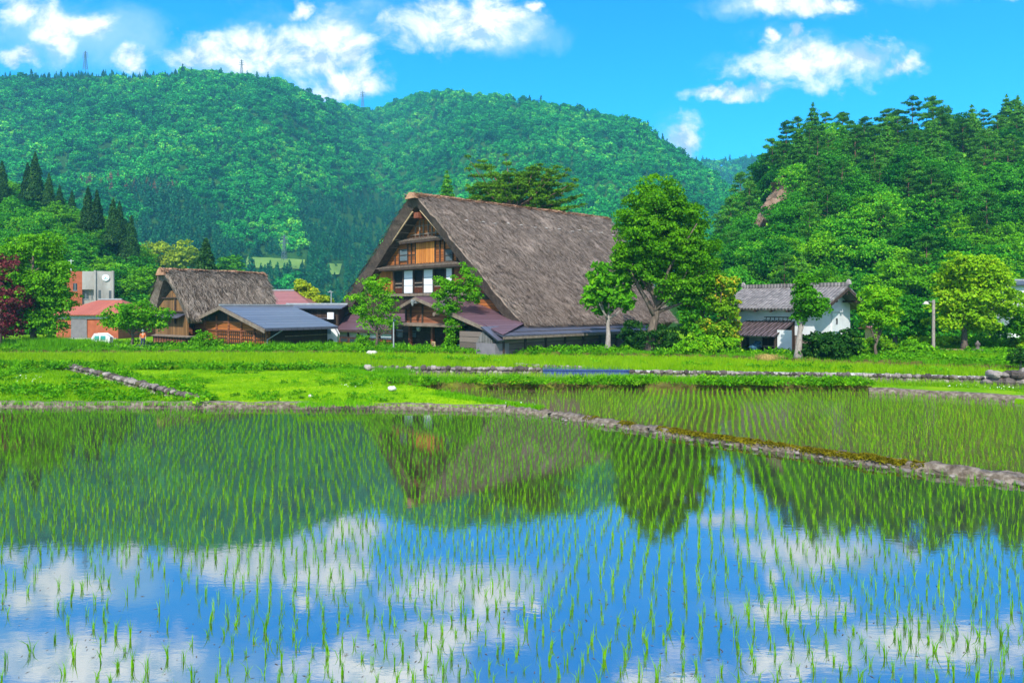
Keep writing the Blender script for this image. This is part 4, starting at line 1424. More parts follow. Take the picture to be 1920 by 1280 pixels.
# shoji screens
for xa, xb in ((759.5, 777), (796.5, 814.5), (838.5, 850.5)):
    mb = MB(); x0, zb_ = gp(xa, 548); x1, zt = gp(xb, 509)
    mb.box(x0, x1, WY - .14, WY - .09, z_sh0 + .0, z_sh1)
    s = mb.build('paper_screen', M['shoji'], FH)
    fb = MB()
    fb.box(x0 - .03, x0 + .03, WY - .16, WY - .08, z_sh0, z_sh1); fb.box(x1 - .03, x1 + .03, WY - .16, WY - .08, z_sh0, z_sh1)
    for q in (.33, .66): fb.box(x0, x1, WY - .15, WY - .143, z_sh0 + (z_sh1 - z_sh0) * q - .012, z_sh0 + (z_sh1 - z_sh0) * q + .012)
    fb.build('screen_frame', M['dark_wood'], s)
for xa, xb in ((742, 759), (778, 796), (815, 838)):
    mb = MB(); x0 = gp(xa, 540)[0]; x1 = gp(xb, 540)[0]
    h = z_sh1 - z_sh0
    for q in (.27, .44): mb.box(x0 + .08, x1 - .05, WY - .10, WY - .05, z_sh0 + h * q - .06, z_sh0 + h * q + .05)
    mb.build('railing', M['beam_wood'], FH)
    mb = MB()
    k = x0 + .1
    while k < x1 - .1:
        mb.box(k, k + .03, WY - .09, WY - .06, z_sh0, z_sh0 + h * .25); k += .13
    mb.build('balusters', M['red_wood'], FH)
mb = MB()
for xx in (741, 758, 777.5, 796, 815, 838, 851):
    x = gp(xx, 540)[0]; mb.box(x - .07, x + .07, WY - .2, WY - .02, z_sh0 - .2, z_sh1 + .15)
mb.build('opening_posts', M['dark_wood'], FH)
mb = MB(); a = halfw(z_sh1, 1.3); mb.box(-a * .96, a, WY - .25, WY - .02, z_sh1 + .02, z_sh1 + .24); mb.box(-a, a, WY - .3, WY - .02, z_sh0 - .3, z_sh0 - .05)
mb.build('lintel_beam', M['beam_wood'], FH)
# small plank eaves between the storeys
for zz, dep in ((z_l2, .95), (z_l3, .65)):
    a = halfw(zz, .95); mb = MB()
    mb.slab([(-a * KL, WY - dep, zz - .16), (a, WY - dep, zz - .16), (a - .2, WY, zz + .14), (-a * KL + .2, WY, zz + .14)], .08)
    e = mb.build('gable_eave', M['beam_wood'], FH)
    rb = MB(); k = -a * KL + .15
    while k < a - .1:
        rb.slab([(k, WY - dep - .02, zz - .14), (k + .05, WY - dep - .02, zz - .14), (k + .05, WY - .02, zz + .19), (k, WY - .02, zz + .19)], .05); k += .42
    rb.build('battens', M['dark_wood'], e)
    bb = MB(); bb.box(-a + .1, a - .1, WY - dep + .02, WY - dep + .2, zz - .42, zz - .26); bb.build('eave_beam', M['dark_wood'], e)
# second storey: double door, windows with bars, posts
x0, zt = gp(781.5, 456); x1, zb_ = gp(816, 493)
for q in (0, 1):
    mb = MB(); xm = (x0 + x1) / 2
    mb.box(x0 + (xm - x0) * q + .02, xm + (x1 - xm) * q - .02, WY - .10, WY - .02, zb_, zt)
    mb.build('hatch_door', M['door_wood'], FH)
for xa, xb, side in ((751, 764.5, 0), (836.5, 849, 1)):
    xa_, zt2 = gp(xa, 468); xb_, zb2 = gp(xb, 489)
    mb = MB(); mb.box(xa_, xb_, WY - .05, WY - .02, zb2, zt2)
    w_ = mb.build('window', M['window_glass'], FH)
    fb = MB()
    for k in range(8):
        x = xa_ + (xb_ - xa_) * k / 7; fb.box(x - .018, x + .018, WY - .09, WY - .055, zb2, zt2)
    for k in (0, .5, 1): fb.box(xa_ - .03, xb_ + .03, WY - .10, WY - .052, zb2 + (zt2 - zb2) * k - .03, zb2 + (zt2 - zb2) * k + .03)
    fb.build('window_bars', M['dark_wood'], w_)
mb = MB()
for xx in (742, 750, 765.5, 772.5, 780.5, 817, 826, 834.5, 850, 858):
    x = gp(xx, 475)[0]; zt2 = min(z_l3 - .35, ZR - (abs(x) + 1.3) / HALF * (ZR - ZE)); mb.box(x - .045, x + .045, WY - .13, WY - .02, z_l2 + .14, max(zt2, z_l2 + .4))
mb.box(gp(765, 480)[0], gp(781, 480)[0], WY - .08, WY - .022, gp(780, 477)[1] - .03, gp(780, 477)[1] + .03)
mb.build('wall_posts', M['dark_wood'], FH)
mb = MB()
for xx in (777, 785, 792, 801, 808, 815):
    x = gp(xx, 430)[0]; zt2 = ZR - (abs(x) + 1.25) / HALF * (ZR - ZE); mb.box(x - .045, x + .045, WY + .08, WY + .18, z_l3 + .1, min(zt2, gp(780, 412)[1]))
x = halfw(gp(780, 424)[1], 1.3); mb.box(-x, x, WY + .09, WY + .17, gp(780, 424)[1] - .04, gp(780, 424)[1] + .03)
x = halfw(z_l3 + .5, 1.3); mb.box(-x, x, WY + .07, WY + .17, z_l3 + .35, z_l3 + .45)
mb.build('attic_lattice', M['beam_wood'], FH)
# bargeboard poles and soffit battens
for s in (-1, 1):
    mb = MB(); pts = []
    for k in range(7):
        z = ZR - 1.35 - (ZR - 1.35 - ZE - .3) * k / 6; hg = (z - ZE) / (ZR - ZE)
        pts.append((s * (halfw(z, 1.05)) * (KL if s < 0 else 1), .6 * (1 - hg) + .25 + .12, z - .12))
    mb.tube(pts, .075, 7); mb.build('bargeboard_pole', M['light_pole'], FH)
    mb = MB()
    for k in range(16):
        z = ZR - 1.9 - (ZR - 1.9 - ZE) * k / 15; hg = (z - ZE) / (ZR - ZE)
        x = s * (halfw(z, 1.22)) * (KL if s < 0 else 1); mb.tube([(x, .6 * (1 - hg) + .35, z), (x, WY + .1, z)], .07, 6)
    mb.build('purlin_ends', M['beam_wood'], FH)
mb = MB(); z = ZR - 1.75; mb.box(-.32, .32, .35, WY, z - .35, z + .15); mb.build('ridge_beam_end', M['red_wood'], FH)
# rear gable wall and side walls
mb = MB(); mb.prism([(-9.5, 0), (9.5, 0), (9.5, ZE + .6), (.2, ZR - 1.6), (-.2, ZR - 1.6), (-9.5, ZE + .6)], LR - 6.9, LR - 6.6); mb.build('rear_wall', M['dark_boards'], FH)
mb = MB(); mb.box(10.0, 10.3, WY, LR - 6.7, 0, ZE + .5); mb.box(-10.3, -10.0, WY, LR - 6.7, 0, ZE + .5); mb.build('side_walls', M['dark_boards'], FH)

# entrance porch: a low gable roof pushed forward of the wall, its right slope running on down
PW = -3.4
xa, za = gp(779, 556, PW); xr, zr_ = gp(912, 613, PW); xl, zl = gp(744, 577, PW)
rk = (za - zr_) / (xr - xa)
mb = MB()
mb.slab([(xa, PW, za), (xr, PW, zr_), (xr, WY - .05, zr_ + .02), (xa, WY - .05, za + .02)], .16)
mb.slab([(xl, PW, zl), (xa, PW, za), (xa, WY - .05, za + .02), (xl, WY - .05, zl + .02)], .16)
porch = mb.build('porch_roof', M['purple_roof'], FH)
mb = MB()
mb.beam((xa, PW - .05, za - .16), (xr + .15, PW - .05, zr_ - .22), .09, .26); mb.beam((xl - .15, PW - .05, zl - .2), (xa, PW - .05, za - .16), .09, .26)
mb.build('porch_bargeboard', M['beam_wood'], porch)
mb = MB(); mb.box(xa - .12, xa + .12, PW - .35, PW + .3, za - .55, za - .25); mb.tube([(xa, PW - .3, za - .75), (xa, PW - .3, za - .35)], [.05, .2], 8); mb.build('gable_pendant', M['metal_grey'], porch)
xq, zq = gp(818, 584, PW); mb = MB(); mb.tube([(xq, PW - .25, zq - .2), (xq, PW + .2, zq - .2)], .16, 9); mb.build('rafter_end', M['beam_wood'], porch)
# porch gable wall of red-brown boards
zc = gp(780, 606, PW + .9)[1]
mb = MB(); mb.prism([(xl + .2, zc), (xr - 2.2, zc), (xr - 2.2, zr_ + rk * 2.2 - .25), (xa, za - .25), (xl + .2, zl - .15)], PW + .9, PW + 1.05); mb.build('porch_gable', M['brown_boards'], FH)
mb = MB()
for xx in (762, 771, 793): x = gp(xx, 590, PW + .9)[0]; mb.box(x - .07, x + .07, PW + .8, PW + .92, zc, za - abs(x - xa) * rk - .35)
mb.build('gable_posts', M['dark_wood'], FH)
xs0, _ = gp(738, 608, PW - .1); xs1, _ = gp(856, 608, PW - .1)
mb = MB(); mb.slab([(xs0, PW - .15, zc - .12), (xs1, PW - .15, zc - .12), (xs1, PW + .9, zc + .06), (xs0, PW + .9, zc + .06)], .08); mb.build('pent_roof', M['beam_wood'], FH)
mb = MB(); gx_, gz_ = gp(785, 616, PW + .3); mb.lathe([(.0, .22), (.12, .19), (.19, .06), (.19, -.06), (.12, -.19), (0, -.22)], (gx_, PW + .3, gz_), 12); mb.tube([(gx_, PW + .3, gz_ + .2), (gx_, PW + .3, zc - .05)], .015, 5)
lant = mb.build('porch_lamp', M['metal_grey'], FH, smooth=True)
# ground floor front: lattice doors and posts
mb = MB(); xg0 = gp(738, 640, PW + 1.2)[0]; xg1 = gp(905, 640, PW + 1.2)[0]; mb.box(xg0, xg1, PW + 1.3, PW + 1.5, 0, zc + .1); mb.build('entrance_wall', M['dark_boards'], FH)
for xx in (737, 769, 811, 838, 868, 896):
    x = gp(xx, 640, PW + .9)[0]; mb = MB(); mb.box(x - .11, x + .11, PW + .8, PW + 1.05, 0, zc if xx < 850 else gp(896, 625, PW + .9)[1])
    mb.build('porch_post', M['red_wood'], FH)
pairs = [(738, 768), (771, 810), (812, 837), (840, 867), (869, 895)]
for xa2, xb2 in pairs:
    a = gp(xa2, 640, PW + 1.2)[0]; b = gp(xb2, 640, PW + 1.2)[0]
    top = zc - .15 if xb2 < 850 else gp(896, 622, PW + 1.2)[1]
    mb = MB(); k = a
    hz = 1.35
    while k < b:
        mb.box(k, k + .045, PW + 1.2, PW + 1.26, .05, hz); k += .125
    mb.box(a, b, PW + 1.18, PW + 1.28, hz, hz + .09); mb.box(a, b, PW + 1.18, PW + 1.27, .75, .81); mb.box(a, b, PW + 1.18, PW + 1.28, 0, .12)
    mb.build('lattice_door', M['dark_wood'], FH)
for xx0, xx1, y0, y1 in ((772, 781, 620, 632), (743, 755, 618, 632), (875, 883, 619, 631)):
    a, zt2 = gp(xx0, y0, PW + 1.25); b, zb2 = gp(xx1, y1, PW + 1.25)
    mb = MB(); mb.box(a, b, PW + 1.22, PW + 1.29, zb2, zt2); mb.build('window', M['window_glass'], FH)
# hanging wooden sign beside the door
a, zt2 = gp(809, 640, PW + .6); b, zb2 = gp(815, 653, PW + .6)
mb = MB(); mb.box(a, b, PW + .62, PW + .68, zb2, zt2); sg = mb.build('name_board', M['light_pole'], FH)
mb = MB()
for q in (.2, .45, .7): mb.box(a + .06, b - .06, PW + .6, PW + .615, zb2 + (zt2 - zb2) * q, zb2 + (zt2 - zb2) * (q + .1))
mb.build('lettering', M['black'], sg)
# left skirt roof with white plaster walls beneath
LW = -1.9
sx0, sz0 = gp(566, 618, LW); sx1, sz1 = gp(742, 618, LW)
sz = (sz0 + sz1) / 2
st = sz + 1.55
mb = MB(); mb.slab([(sx0 - 1.1, LW, sz0), (sx1 + .5, LW, sz1), (sx1 + .5, WY - .03, st), (sx0 + .4, WY - .03, st)], .14); sk = mb.build('skirt_roof', M['purple_roof'], FH)
mb = MB(); mb.box(sx0 - 1.1, sx1 + .5, LW - .03, LW + .06, sz - .22, sz - .06); mb.build('fascia', M['dark_wood'], sk)
px0 = gp(616, 640, LW + .5)[0]; px1 = gp(738, 640, LW + .5)[0]
mb = MB(); mb.box(px0, px1, LW + .5, LW + .7, 0, sz + .1); mb.build('plaster_wall', M['plaster'], FH)
mb = MB()
for xx in (616, 635, 653, 672, 691, 712, 736): x = gp(xx, 640, LW + .45)[0]; mb.box(x - .09, x + .09, LW + .38, LW + .52, 0, sz - .05)
x2 = gp(635, 640, LW + .45)[0]; mb.box(x2, px1, LW + .40, LW + .49, .52, .62)
mb.build('wall_posts', M['dark_wood'], FH)
mb = MB(); mb.box(x2 + .1, px1 - .1, LW + .44, LW + .48, .02, .52); mb.build('lower_panels', M['red_wood'], FH)
for xx0, xx1 in ((638, 651), (655, 670), (674, 689), (694, 710)):
    a = gp(xx0, 640, LW + .4)[0]; b = gp(xx1, 640, LW + .4)[0]
    mb = MB(); mb.box(a, b, LW + .40, LW + .43, .1, .46); mb.build('window', M['dark_glass'], FH)

# right-hand lean-to under the eave
RX = 15.3
ye0, ze0 = fr.on_x(944, 629, RX); ye1, _z = fr.on_x(1240, 629, RX)
ye1 = min(ye1, 20.0); ze_ = ze0
mb = MB(); mb.slab([(RX, ye0, ze_), (RX, ye1, ze_ - .1), (10.4, ye1, ZE + .3), (10.4, ye0 + 1.2, ZE + .35)], .12); lt = mb.build('lean_to_roof', M['slate_roof'], FH)
mb = MB(); mb.box(RX - .06, RX + .02, ye0, ye1, ze_ - .28, ze_ - .1); mb.build('fascia', M['beam_wood'], lt)
mb = MB(); mb.box(RX - .95, RX - .75, ye0 + .6, ye1 - .3, 0, ze_ + .2); mb.box(10, RX - .95, ye0 + .6, ye0 + .8, 0, ze_ + .2); mb.build('lean_to_wall', M['grey_boards'], FH)
mb = MB()
k = ye0 + .7
while k < ye1: mb.box(RX - .75, RX - .62, k - .07, k + .07, 0, ze_); k += 2.3
mb.build('wall_posts', M['dark_wood'], FH)
# purple slope carrying on from the porch to the lean-to, and the boxed corner below it
mb = MB(); c0 = (xr - .1, PW + .05, zr_ + .01); mb.slab([c0, (RX + .05, ye0 - .1, ze_ + .05), (10.8, ye0 + 1.3, ZE + .37), (xr - .4, WY - .1, zr_ + .35)], .12); mb.build('corner_roof', M['purple_roof'], FH)
xb0, zb0 = gp(911, 614, PW - .2); xb1, _ = gp(925, 640, PW - .2); xb2_, zb2_ = gp(944, 640, PW - .2)
mb = MB(); mb.slab([(xb2_, PW - .8, zb2_), (xb2_, PW + 1.0, zb2_), (xb0 + .05, PW + 1.0, zb0), (xb0 + .05, PW - .8, zb0)], -.1); mb.build('porch_side_roof', M['slate_roof'], FH)
mb = MB(); mb.prism([(xb0 - .7, 0.9), (xb1 + .2, .9), (xb1 + .2, zb2_ + .1), (xb0, zb0 - .25), (xb0 - .7, zb0 - 1.2)], PW - .55, PW + .8); mb.build('side_boards', M['grey_side'], FH)
mb = MB(); mb.box(xb0 - .6, xb1 + .6, PW - .6, PW + .8, 0, .9); mb.build('block_base', M['grey_shutter'], FH)
# bit of gable wall seen above the right skirt
a, zt2 = gp(893, 566, WY - .3); b, zb2 = gp(932, 600, WY - .3)
mb = MB()
for xx in (894, 904, 915, 925): x = gp(xx, 580, WY - .1)[0]; mb.box(x - .06, x + .06, WY - .16, WY - .04, zb2 - .8, gp(xx, 566 + (xx - 894) * .6, WY)[1])
mb.build('gable_posts', M['dark_wood'], FH)
mb = MB(); mb.box(a, b + .6, WY - .05, WY - .01, zt2 - 1.0, zt2 + .2); mb.build('board_wall', M['orange_boards'], FH)

# ---- long shed with the blue metal roof
TH2 = math.radians(38.7); Y2 = 60.0
S2 = 1.13; Y2 *= S2
f2 = Frame((413 - 960) / F * Y2, Y2, TH2, s=S2)
SH = thing('wooden_shed', 'low wooden shed with a shiny blue-grey metal roof in front of the thatched hut', 'shed', f2.o, -TH2)
SH.scale = (S2, S2, S2); E2 = (CAMZ - VG) / S2
zr2 = E2 + .1; ze2 = E2 - 1.75; hb, ha, L2 = 7.8, 7.1, 7.2
mb = MB()
mb.slab([(0, 0, zr2), (ha, -.0, ze2), (ha, L2, ze2), (0, L2, zr2)], .12)
mb.slab([(-hb, 0, ze2 - .1), (0, 0, zr2), (0, L2, zr2), (-hb, L2, ze2 - .1)], .12)
rf = mb.build('roof', M['blue_roof'], SH)
mb = MB(); mb.beam((0, -.05, zr2 + .06), (0, L2 + .05, zr2 + .06), .32, .14); mb.build('ridge_cap', M['metal_grey'], rf)
mb = MB(); mb.beam((0, -.08, zr2 - .2), (ha + .1, -.08, ze2 - .25), .08, .3); mb.beam((-hb - .1, -.08, ze2 - .32), (0, -.08, zr2 - .2), .08, .3); mb.build('bargeboard', M['beam_wood'], rf)
mb = MB(); mb.beam((ha + .02, 0, ze2 - .14), (ha + .02, L2, ze2 - .14), .1, .16); mb.build('gutter', M['slate_roof'], rf)
mb = MB(); d0 = f2.on_x(517, 617, ha - .2); mb.tube([(ha, 1.6, ze2 - .2), (ha - .9, .75, ze2 - 1.0), (ha - .9, .75, .2)], .05, 7); mb.build('downpipe', M['metal_grey'], SH)
mb = MB(); mb.prism([(-hb + 1.2, 0), (ha - 1.0, 0), (ha - 1.0, ze2 + .1), (0, zr2 - .25), (-hb + 1.2, ze2 + .1)], .9, 1.1); mb.build('gable_wall', M['orange_boards'], SH)
mb = MB()
for q in (-6.5, -4.4, -2.2, -.1, 2.0, 4.1, 6.0):
    mb.box(q - .09, q + .09, .78, .92, 0, zr2 - .3 - abs(q) * (zr2 - ze2) / ha)
mb.box(-6.5, 6.0, .80, .9, 1.35, 1.47); mb.box(-5.5, 5.2, .80, .9, 2.12, 2.22)
mb.build('wall_posts', M['brown_boards'], SH)
mb = MB(); k = -2.0
while k < 6.0:
    mb.box(k - .02, k + .02, .84, .88, .05, 1.34); k += .33
for z in (.35, .7, 1.05): mb.box(-2.1, 6.0, .83, .87, z - .02, z + .02)
mb.build('lattice_panel', M['dark_wood'], SH)
mb = MB(); mb.prism([(-5.8, ze2 + .35), (5.8, ze2 + .35), (0, zr2 - .33)], .86, .9); mb.build('gable_top', M['dark_boards'], SH)
mb = MB(); mb.box(ha - 1.2, ha - 1.0, 1.1, L2 - .4, 0, ze2 + .08); mb.box(-hb + 1.2, ha - 1.0, L2 - .6, L2 - .4, 0, ze2 + .08); mb.box(-hb + 1.2, -hb + 1.4, 1.1, L2 - .5, 0, ze2 + .05); mb.build('side_walls', M['dark_boards'], SH)
mb = MB(); mb.tube([(ha - .85, 2.4, 1.0), (ha - .85, L2 - .6, 1.05)], .04, 6); mb.build('rail', M['beam_wood'], SH)
# lean-to on its left end
a, z1 = f2.on_y(290, 627, -.6); b, z0 = f2.on_y(362, 650, -.6)
LF = thing('board_fence', 'low wooden board fence with a narrow coping left of the blue-roofed shed', 'fence', f2.o, -TH2)
LF.scale = (S2, S2, S2)
mb = MB(); mb.box(a, b, -.7, -.55, 0, z1 - .05); mb.build('boards', M['brown_boards'], LF)
mb = MB(); mb.slab([(a - .1, -.95, z1 - .06), (b + .1, -.95, z1 - .06), (b + .1, -.4, z1 + .06), (a - .1, -.4, z1 + .06)], .05); mb.build('coping', M['beam_wood'], LF)
mb = MB(); k = a
while k < b: mb.box(k, k + .05, -.76, -.7, 0, z1 - .1); k += .55
mb.build('battens', M['dark_wood'], LF)

# ---- small thatched hut
TH3 = math.radians(40); Y3 = 64.5
Y3 *= S2
f3 = Frame((303 - 960) / F * Y3, Y3, TH3, s=S2)
HT = thing('thatched_hut', 'small storehouse with a shaggy brown thatched roof behind the blue-roofed shed', 'hut', f3.o, -TH3)
HT.scale = (S2, S2, S2)
zr3 = E2 + 68 / F * 64.5; ze3 = E2 - .77; h3 = 4.7; L3 = 10.2
thatch_roof(HT, L3, h3, zr3, ze3, .5, 1.25, 14000, 'hut_thatch', 'hut_thatch', 13, round_=0.3, bump=2.6, sag=-.25, straw_len=.75, back_lean=.6)
ridge_cap(HT, L3, zr3 + .02, .72, .5, 2400, 17, y0=-.25)
for yy in (3.2, 7.0):
    mb = MB(); mb.box(1.35, 2.2, yy - .08, yy + .08, zr3 - 1.75, zr3 - 1.62); mb.build('ridge_stake', M['beam_wood'], HT)
mb = MB(); mb.prism([(-3.4, 0), (3.4, 0), (3.4, ze3 + .3), (0, zr3 - 1.9), (-3.4, ze3 + .3)], .85, 1.0); mb.build('gable_wall', M['pale_boards'], HT)
mb = MB(); mb.box(-1.7, 1.7, .7, .84, 4.3, 4.42); mb.box(1.05, 1.2, .71, .83, 1.9, 4.3); mb.box(-3.2, 3.2, .7, .84, 3.0, 3.12); mb.build('wall_posts', M['dark_wood'], HT)
mb = MB(); mb.slab([(-3.4, .05, 2.5), (3.0, .05, 2.5), (3.0, .83, 2.85), (-3.4, .83, 2.85)], .07); mb.build('pent_roof', M['slate_roof'], HT)
mb = MB(); mb.box(3.2, 3.4, 2.5, L3 - .8, 0, 3.6); mb.box(-3.4, -3.2, 2.5, L3 - .8, 0, 3.6); mb.box(-3.2, 3.2, L3 - 1.4, L3 - 1.2, 0, 3.4); mb.build('side_walls', M['brown_boards'], HT)

# ---- tile-roofed shed and the red-brown roof behind
def shed(name, label, cat, xa, xb, ytop, yeave, ybase, Y, depth, rmat, wmat, hip=False, th=0.0, group=None):
    g0 = atY(xa, ybase, Y); g1 = atY(xb, ybase, Y)
    w = (g1 - g0).length
    t = thing(name, label, cat, ((g0.x + g1.x) / 2, Y, VG), th, group)
    zt = CAMZ + (HOR - ytop) / F * (Y + depth / 2) - VG; ze = CAMZ + (HOR - yeave) / F * Y - VG
    h = w / 2; ix = h * .65 if hip else 0
    mb = MB()
    mb.slab([(-h, 0, ze), (h, 0, ze), (h - ix, depth / 2, zt), (-h + ix, depth / 2, zt)], .12)
    mb.slab([(h, depth, ze), (-h, depth, ze), (-h + ix, depth / 2, zt), (h - ix, depth / 2, zt)], .12)
    if hip:
        mb.slab([(h, 0, ze), (h, depth, ze), (h - ix, depth / 2, zt)], .12) if False else mb.poly([(h, 0, ze), (h, depth, ze), (h - ix, depth / 2, zt)])
        mb.poly([(-h, depth, ze), (-h, 0, ze), (-h + ix, depth / 2, zt)])
    r = mb.build('roof', M[rmat], t)
    mb = MB(); mb.beam((-h + ix, depth / 2, zt + .08), (h - ix, depth / 2, zt + .08), .3, .18); mb.build('ridge_cap', M['metal_grey'], r)
    mb = MB(); mb.box(-h + .5, h - .5, .6, depth - .6, 0, ze - .02)
    if not hip:
        mb.prism([], 0, 0) if False else None
    mb.build('wall', M[wmat], t)
    return t, h, ze, zt


t, h, ze, zt = shed('brown_roofed_house', 'house with a hipped red-brown roof, its roof showing behind the small thatched hut', 'house', 400, 590, 545, 577, 640, 86, 10, 'brown_roof', 'plaster', True)
t, h, ze, zt = shed('tile_roofed_shed', 'dark shed with a low grey tiled roof between the hut and the farmhouse', 'shed', 520, 640, 571, 578, 640, 76, 6, 'slate_roof', 'dark_boards')
mb = MB(); mb.box(2.0, 2.7, -.02, .3, ze - 1.2, ze - .45); mb.build('window', M['shoji'], t)
t, h, ze, zt = shed('low_shed', 'low shed with a pale lean-to roof squeezed beside the left corner of the farmhouse', 'shed', 584, 620, 591, 597, 650, 76, 4, 'slate_roof', 'red_wood')
# small delivery van glimpsed in the gap between shed and farmhouse
v0 = atY(604, 650, 72)
VN = thing('parked_van', 'pale van parked in the gap between the blue-roofed shed and the farmhouse', 'van', (v0.x, v0.y, VG), .1)
mb = MB(); mb.prism([(-1.6, .35), (1.6, .35), (1.65, 1.1), (1.25, 1.85), (-1.55, 1.85), (-1.65, 1.0)], -.75, .75); bd = mb.build('body', M['white_paint'], VN, bevel=.06)
mb = MB(); mb.box(-1.35, -.2, -.77, -.755, 1.15, 1.65); mb.box(-.05, 1.05, -.77, -.755, 1.15, 1.65); mb.build('side_windows', M['window_glass'], bd)
for s in (-1, 1):
    mb = MB(); mb.tube([(s * 1.0, -.8, .32), (s * 1.0, -.6, .32)], .32, 14); mb.build('wheel', M['black'], VN)

# ---- red brick and concrete building, left
BB = thing('brick_building', 'red brick and grey concrete building with a round white clock high on its wall', 'building', (0, 0, 0))
YB = 100.0
f5 = Frame(atY(168, 600, YB).x, YB, math.radians(-31)); BB.location = f5.o; BB.rotation_euler = (0, 0, -f5.th)
def bx(px, py, Y=None): return f5.on_y(px, py, 0.0)
mb = MB(); x0, zt = bx(118, 508); x1, _ = bx(154, 508); mb.box(x0, x1, 0, 7, 0, zt); mb.build('brick_wing', M['brick_red'], BB)
mb = MB(); x0, zt = bx(154, 508.5); x1, zm = bx(178, 543); mb.box(x0 + .01, x1, -.4, 7, zm, zt); mb.box(x0 + .01, x1, .3, 7, 0, zm); mb.build('concrete_wall', M['concrete'], BB)
mb = MB(); x0, zt = bx(178, 508.5); x1, zm = bx(214.5, 509); mb.box(x0 + .01, x1, -.75, 7, 0, zt + .02); tw = mb.build('clock_tower', M['concrete'], BB)
mb = MB(); a, _ = bx(209, 520); mb.box(a, a + .25, -.95, -.75, 0, zt + .1); a, _ = bx(176, 520); mb.box(a, a + .25, -.95, -.74, 0, zt + .1); mb.build('pilaster', M['concrete'], BB)
cx_, cz_ = bx(198, 521, YB - .8)
mb = MB(); mb.tube([(cx_, -.78, cz_), (cx_, -.92, cz_)], .46, 28); ck = mb.build('clock', M['clock_face'], BB)
mb = MB(); mb.beam((cx_, -.94, cz_ - .05), (cx_ - .12, -.94, cz_ + .22), .06); mb.beam((cx_, -.94, cz_ - .05), (cx_ + .24, -.94, cz_ - .16), .06); mb.beam((cx_ - .26, -.94, cz_ - .2), (cx_ + .05, -.94, cz_ - .05), .05); mb.build('clock_hands', M['teal'], ck)
for xa, xb, ya, yb in ((137, 144.5, 531, 544), (156, 166, 545, 560), (171, 174, 545, 560)):
    x0, zt = bx(xa, ya); x1, zb_ = bx(xb, yb); o_ = -.03 if xa < 150 else .27
    mb = MB(); mb.box(x0, x1, o_, o_ + .02, zb_, zt); w_ = mb.build('window', M['dark_glass'], BB)
    mb = MB(); mb.box(x0 - .06, x1 + .06, o_ - .04, o_, zb_ - .1, zb_ - .02); mb.box((x0 + x1) / 2 - .03, (x0 + x1) / 2 + .03, o_ - .03, o_ - .002, zb_, zt); mb.build('window_frame', M['metal_grey'], w_)
for xa, xb, ya, yb in ((184.5, 189, 544, 566), (204, 208.5, 545, 572)):
    x0, zt = bx(xa, ya); x1, zb_ = bx(xb, yb)
    mb = MB(); mb.box(x0, x1, -.79, -.76, zb_, zt); mb.build('window', M['dark_glass'], BB)
x0, zt = bx(133, 486); _, zb_ = bx(133, 508); mb = MB(); mb.tube([(x0, .5, zb_), (x0, .5, zt)], .05, 6); mb.tube([(x0 - .35, .5, zt - .2), (x0 + .35, .5, zt - .2)], .03, 5); mb.build('aerial', M['white_paint'], BB)
t, h, ze, zt = shed('red_roofed_annex', 'low brick annex with hipped red roof and big grey shutter before the clock building', 'building', 92, 224, 562, 590, 640, 84, 11, 'red_roof', 'brick_red', True)
s = 84 / F
xc = atY(158, 600, 84).x
mb = MB(); mb.box(atY(128, 0, 84).x - xc, atY(158, 0, 84).x - xc, .50, .59, .05, ze - .55); mb.build('shutter', M['grey_shutter'], t)
mb = MB(); mb.box(-h + .3, h - .3, .4, .59, ze - .5, ze - .12); mb.build('fascia', M['metal_grey'], t)
mb = MB(); mb.box(atY(120, 0, 84).x - xc, atY(216, 0, 84).x - xc, .2, .45, 0, .12); mb.build('plinth', M['concrete'], t)

# ---- white storehouse on the right
PH = math.radians(50)
f4 = Frame(0, 0, PH)
rr = atY(1590, 535, 56.5)
# local x = along the ridge towards the right end, local y = across to the back
d4 = Vector((math.cos(PH), -math.sin(PH), 0)); v4 = Vector((math.sin(PH), math.cos(PH), 0))
L4, W4 = 9.5, 4.4
ow = Vector((rr.x, rr.y, VG))
WS = thing('white_storehouse', 'white plastered storehouse with a grey tiled gable roof and a dark canopy at its side', 'storehouse', ow, -PH)
f4.o = ow
zr4, ze4 = rr.z - VG, 3.85
mb = MB(); mb.slab([(-L4 - .1, -W4, ze4), (.0, -W4, ze4), (.0, 0, zr4), (-L4 - .1, 0, zr4)], .16); mb.slab([(.0, W4, ze4), (-L4 - .1, W4, ze4), (-L4 - .1, 0, zr4), (.0, 0, zr4)], .16)


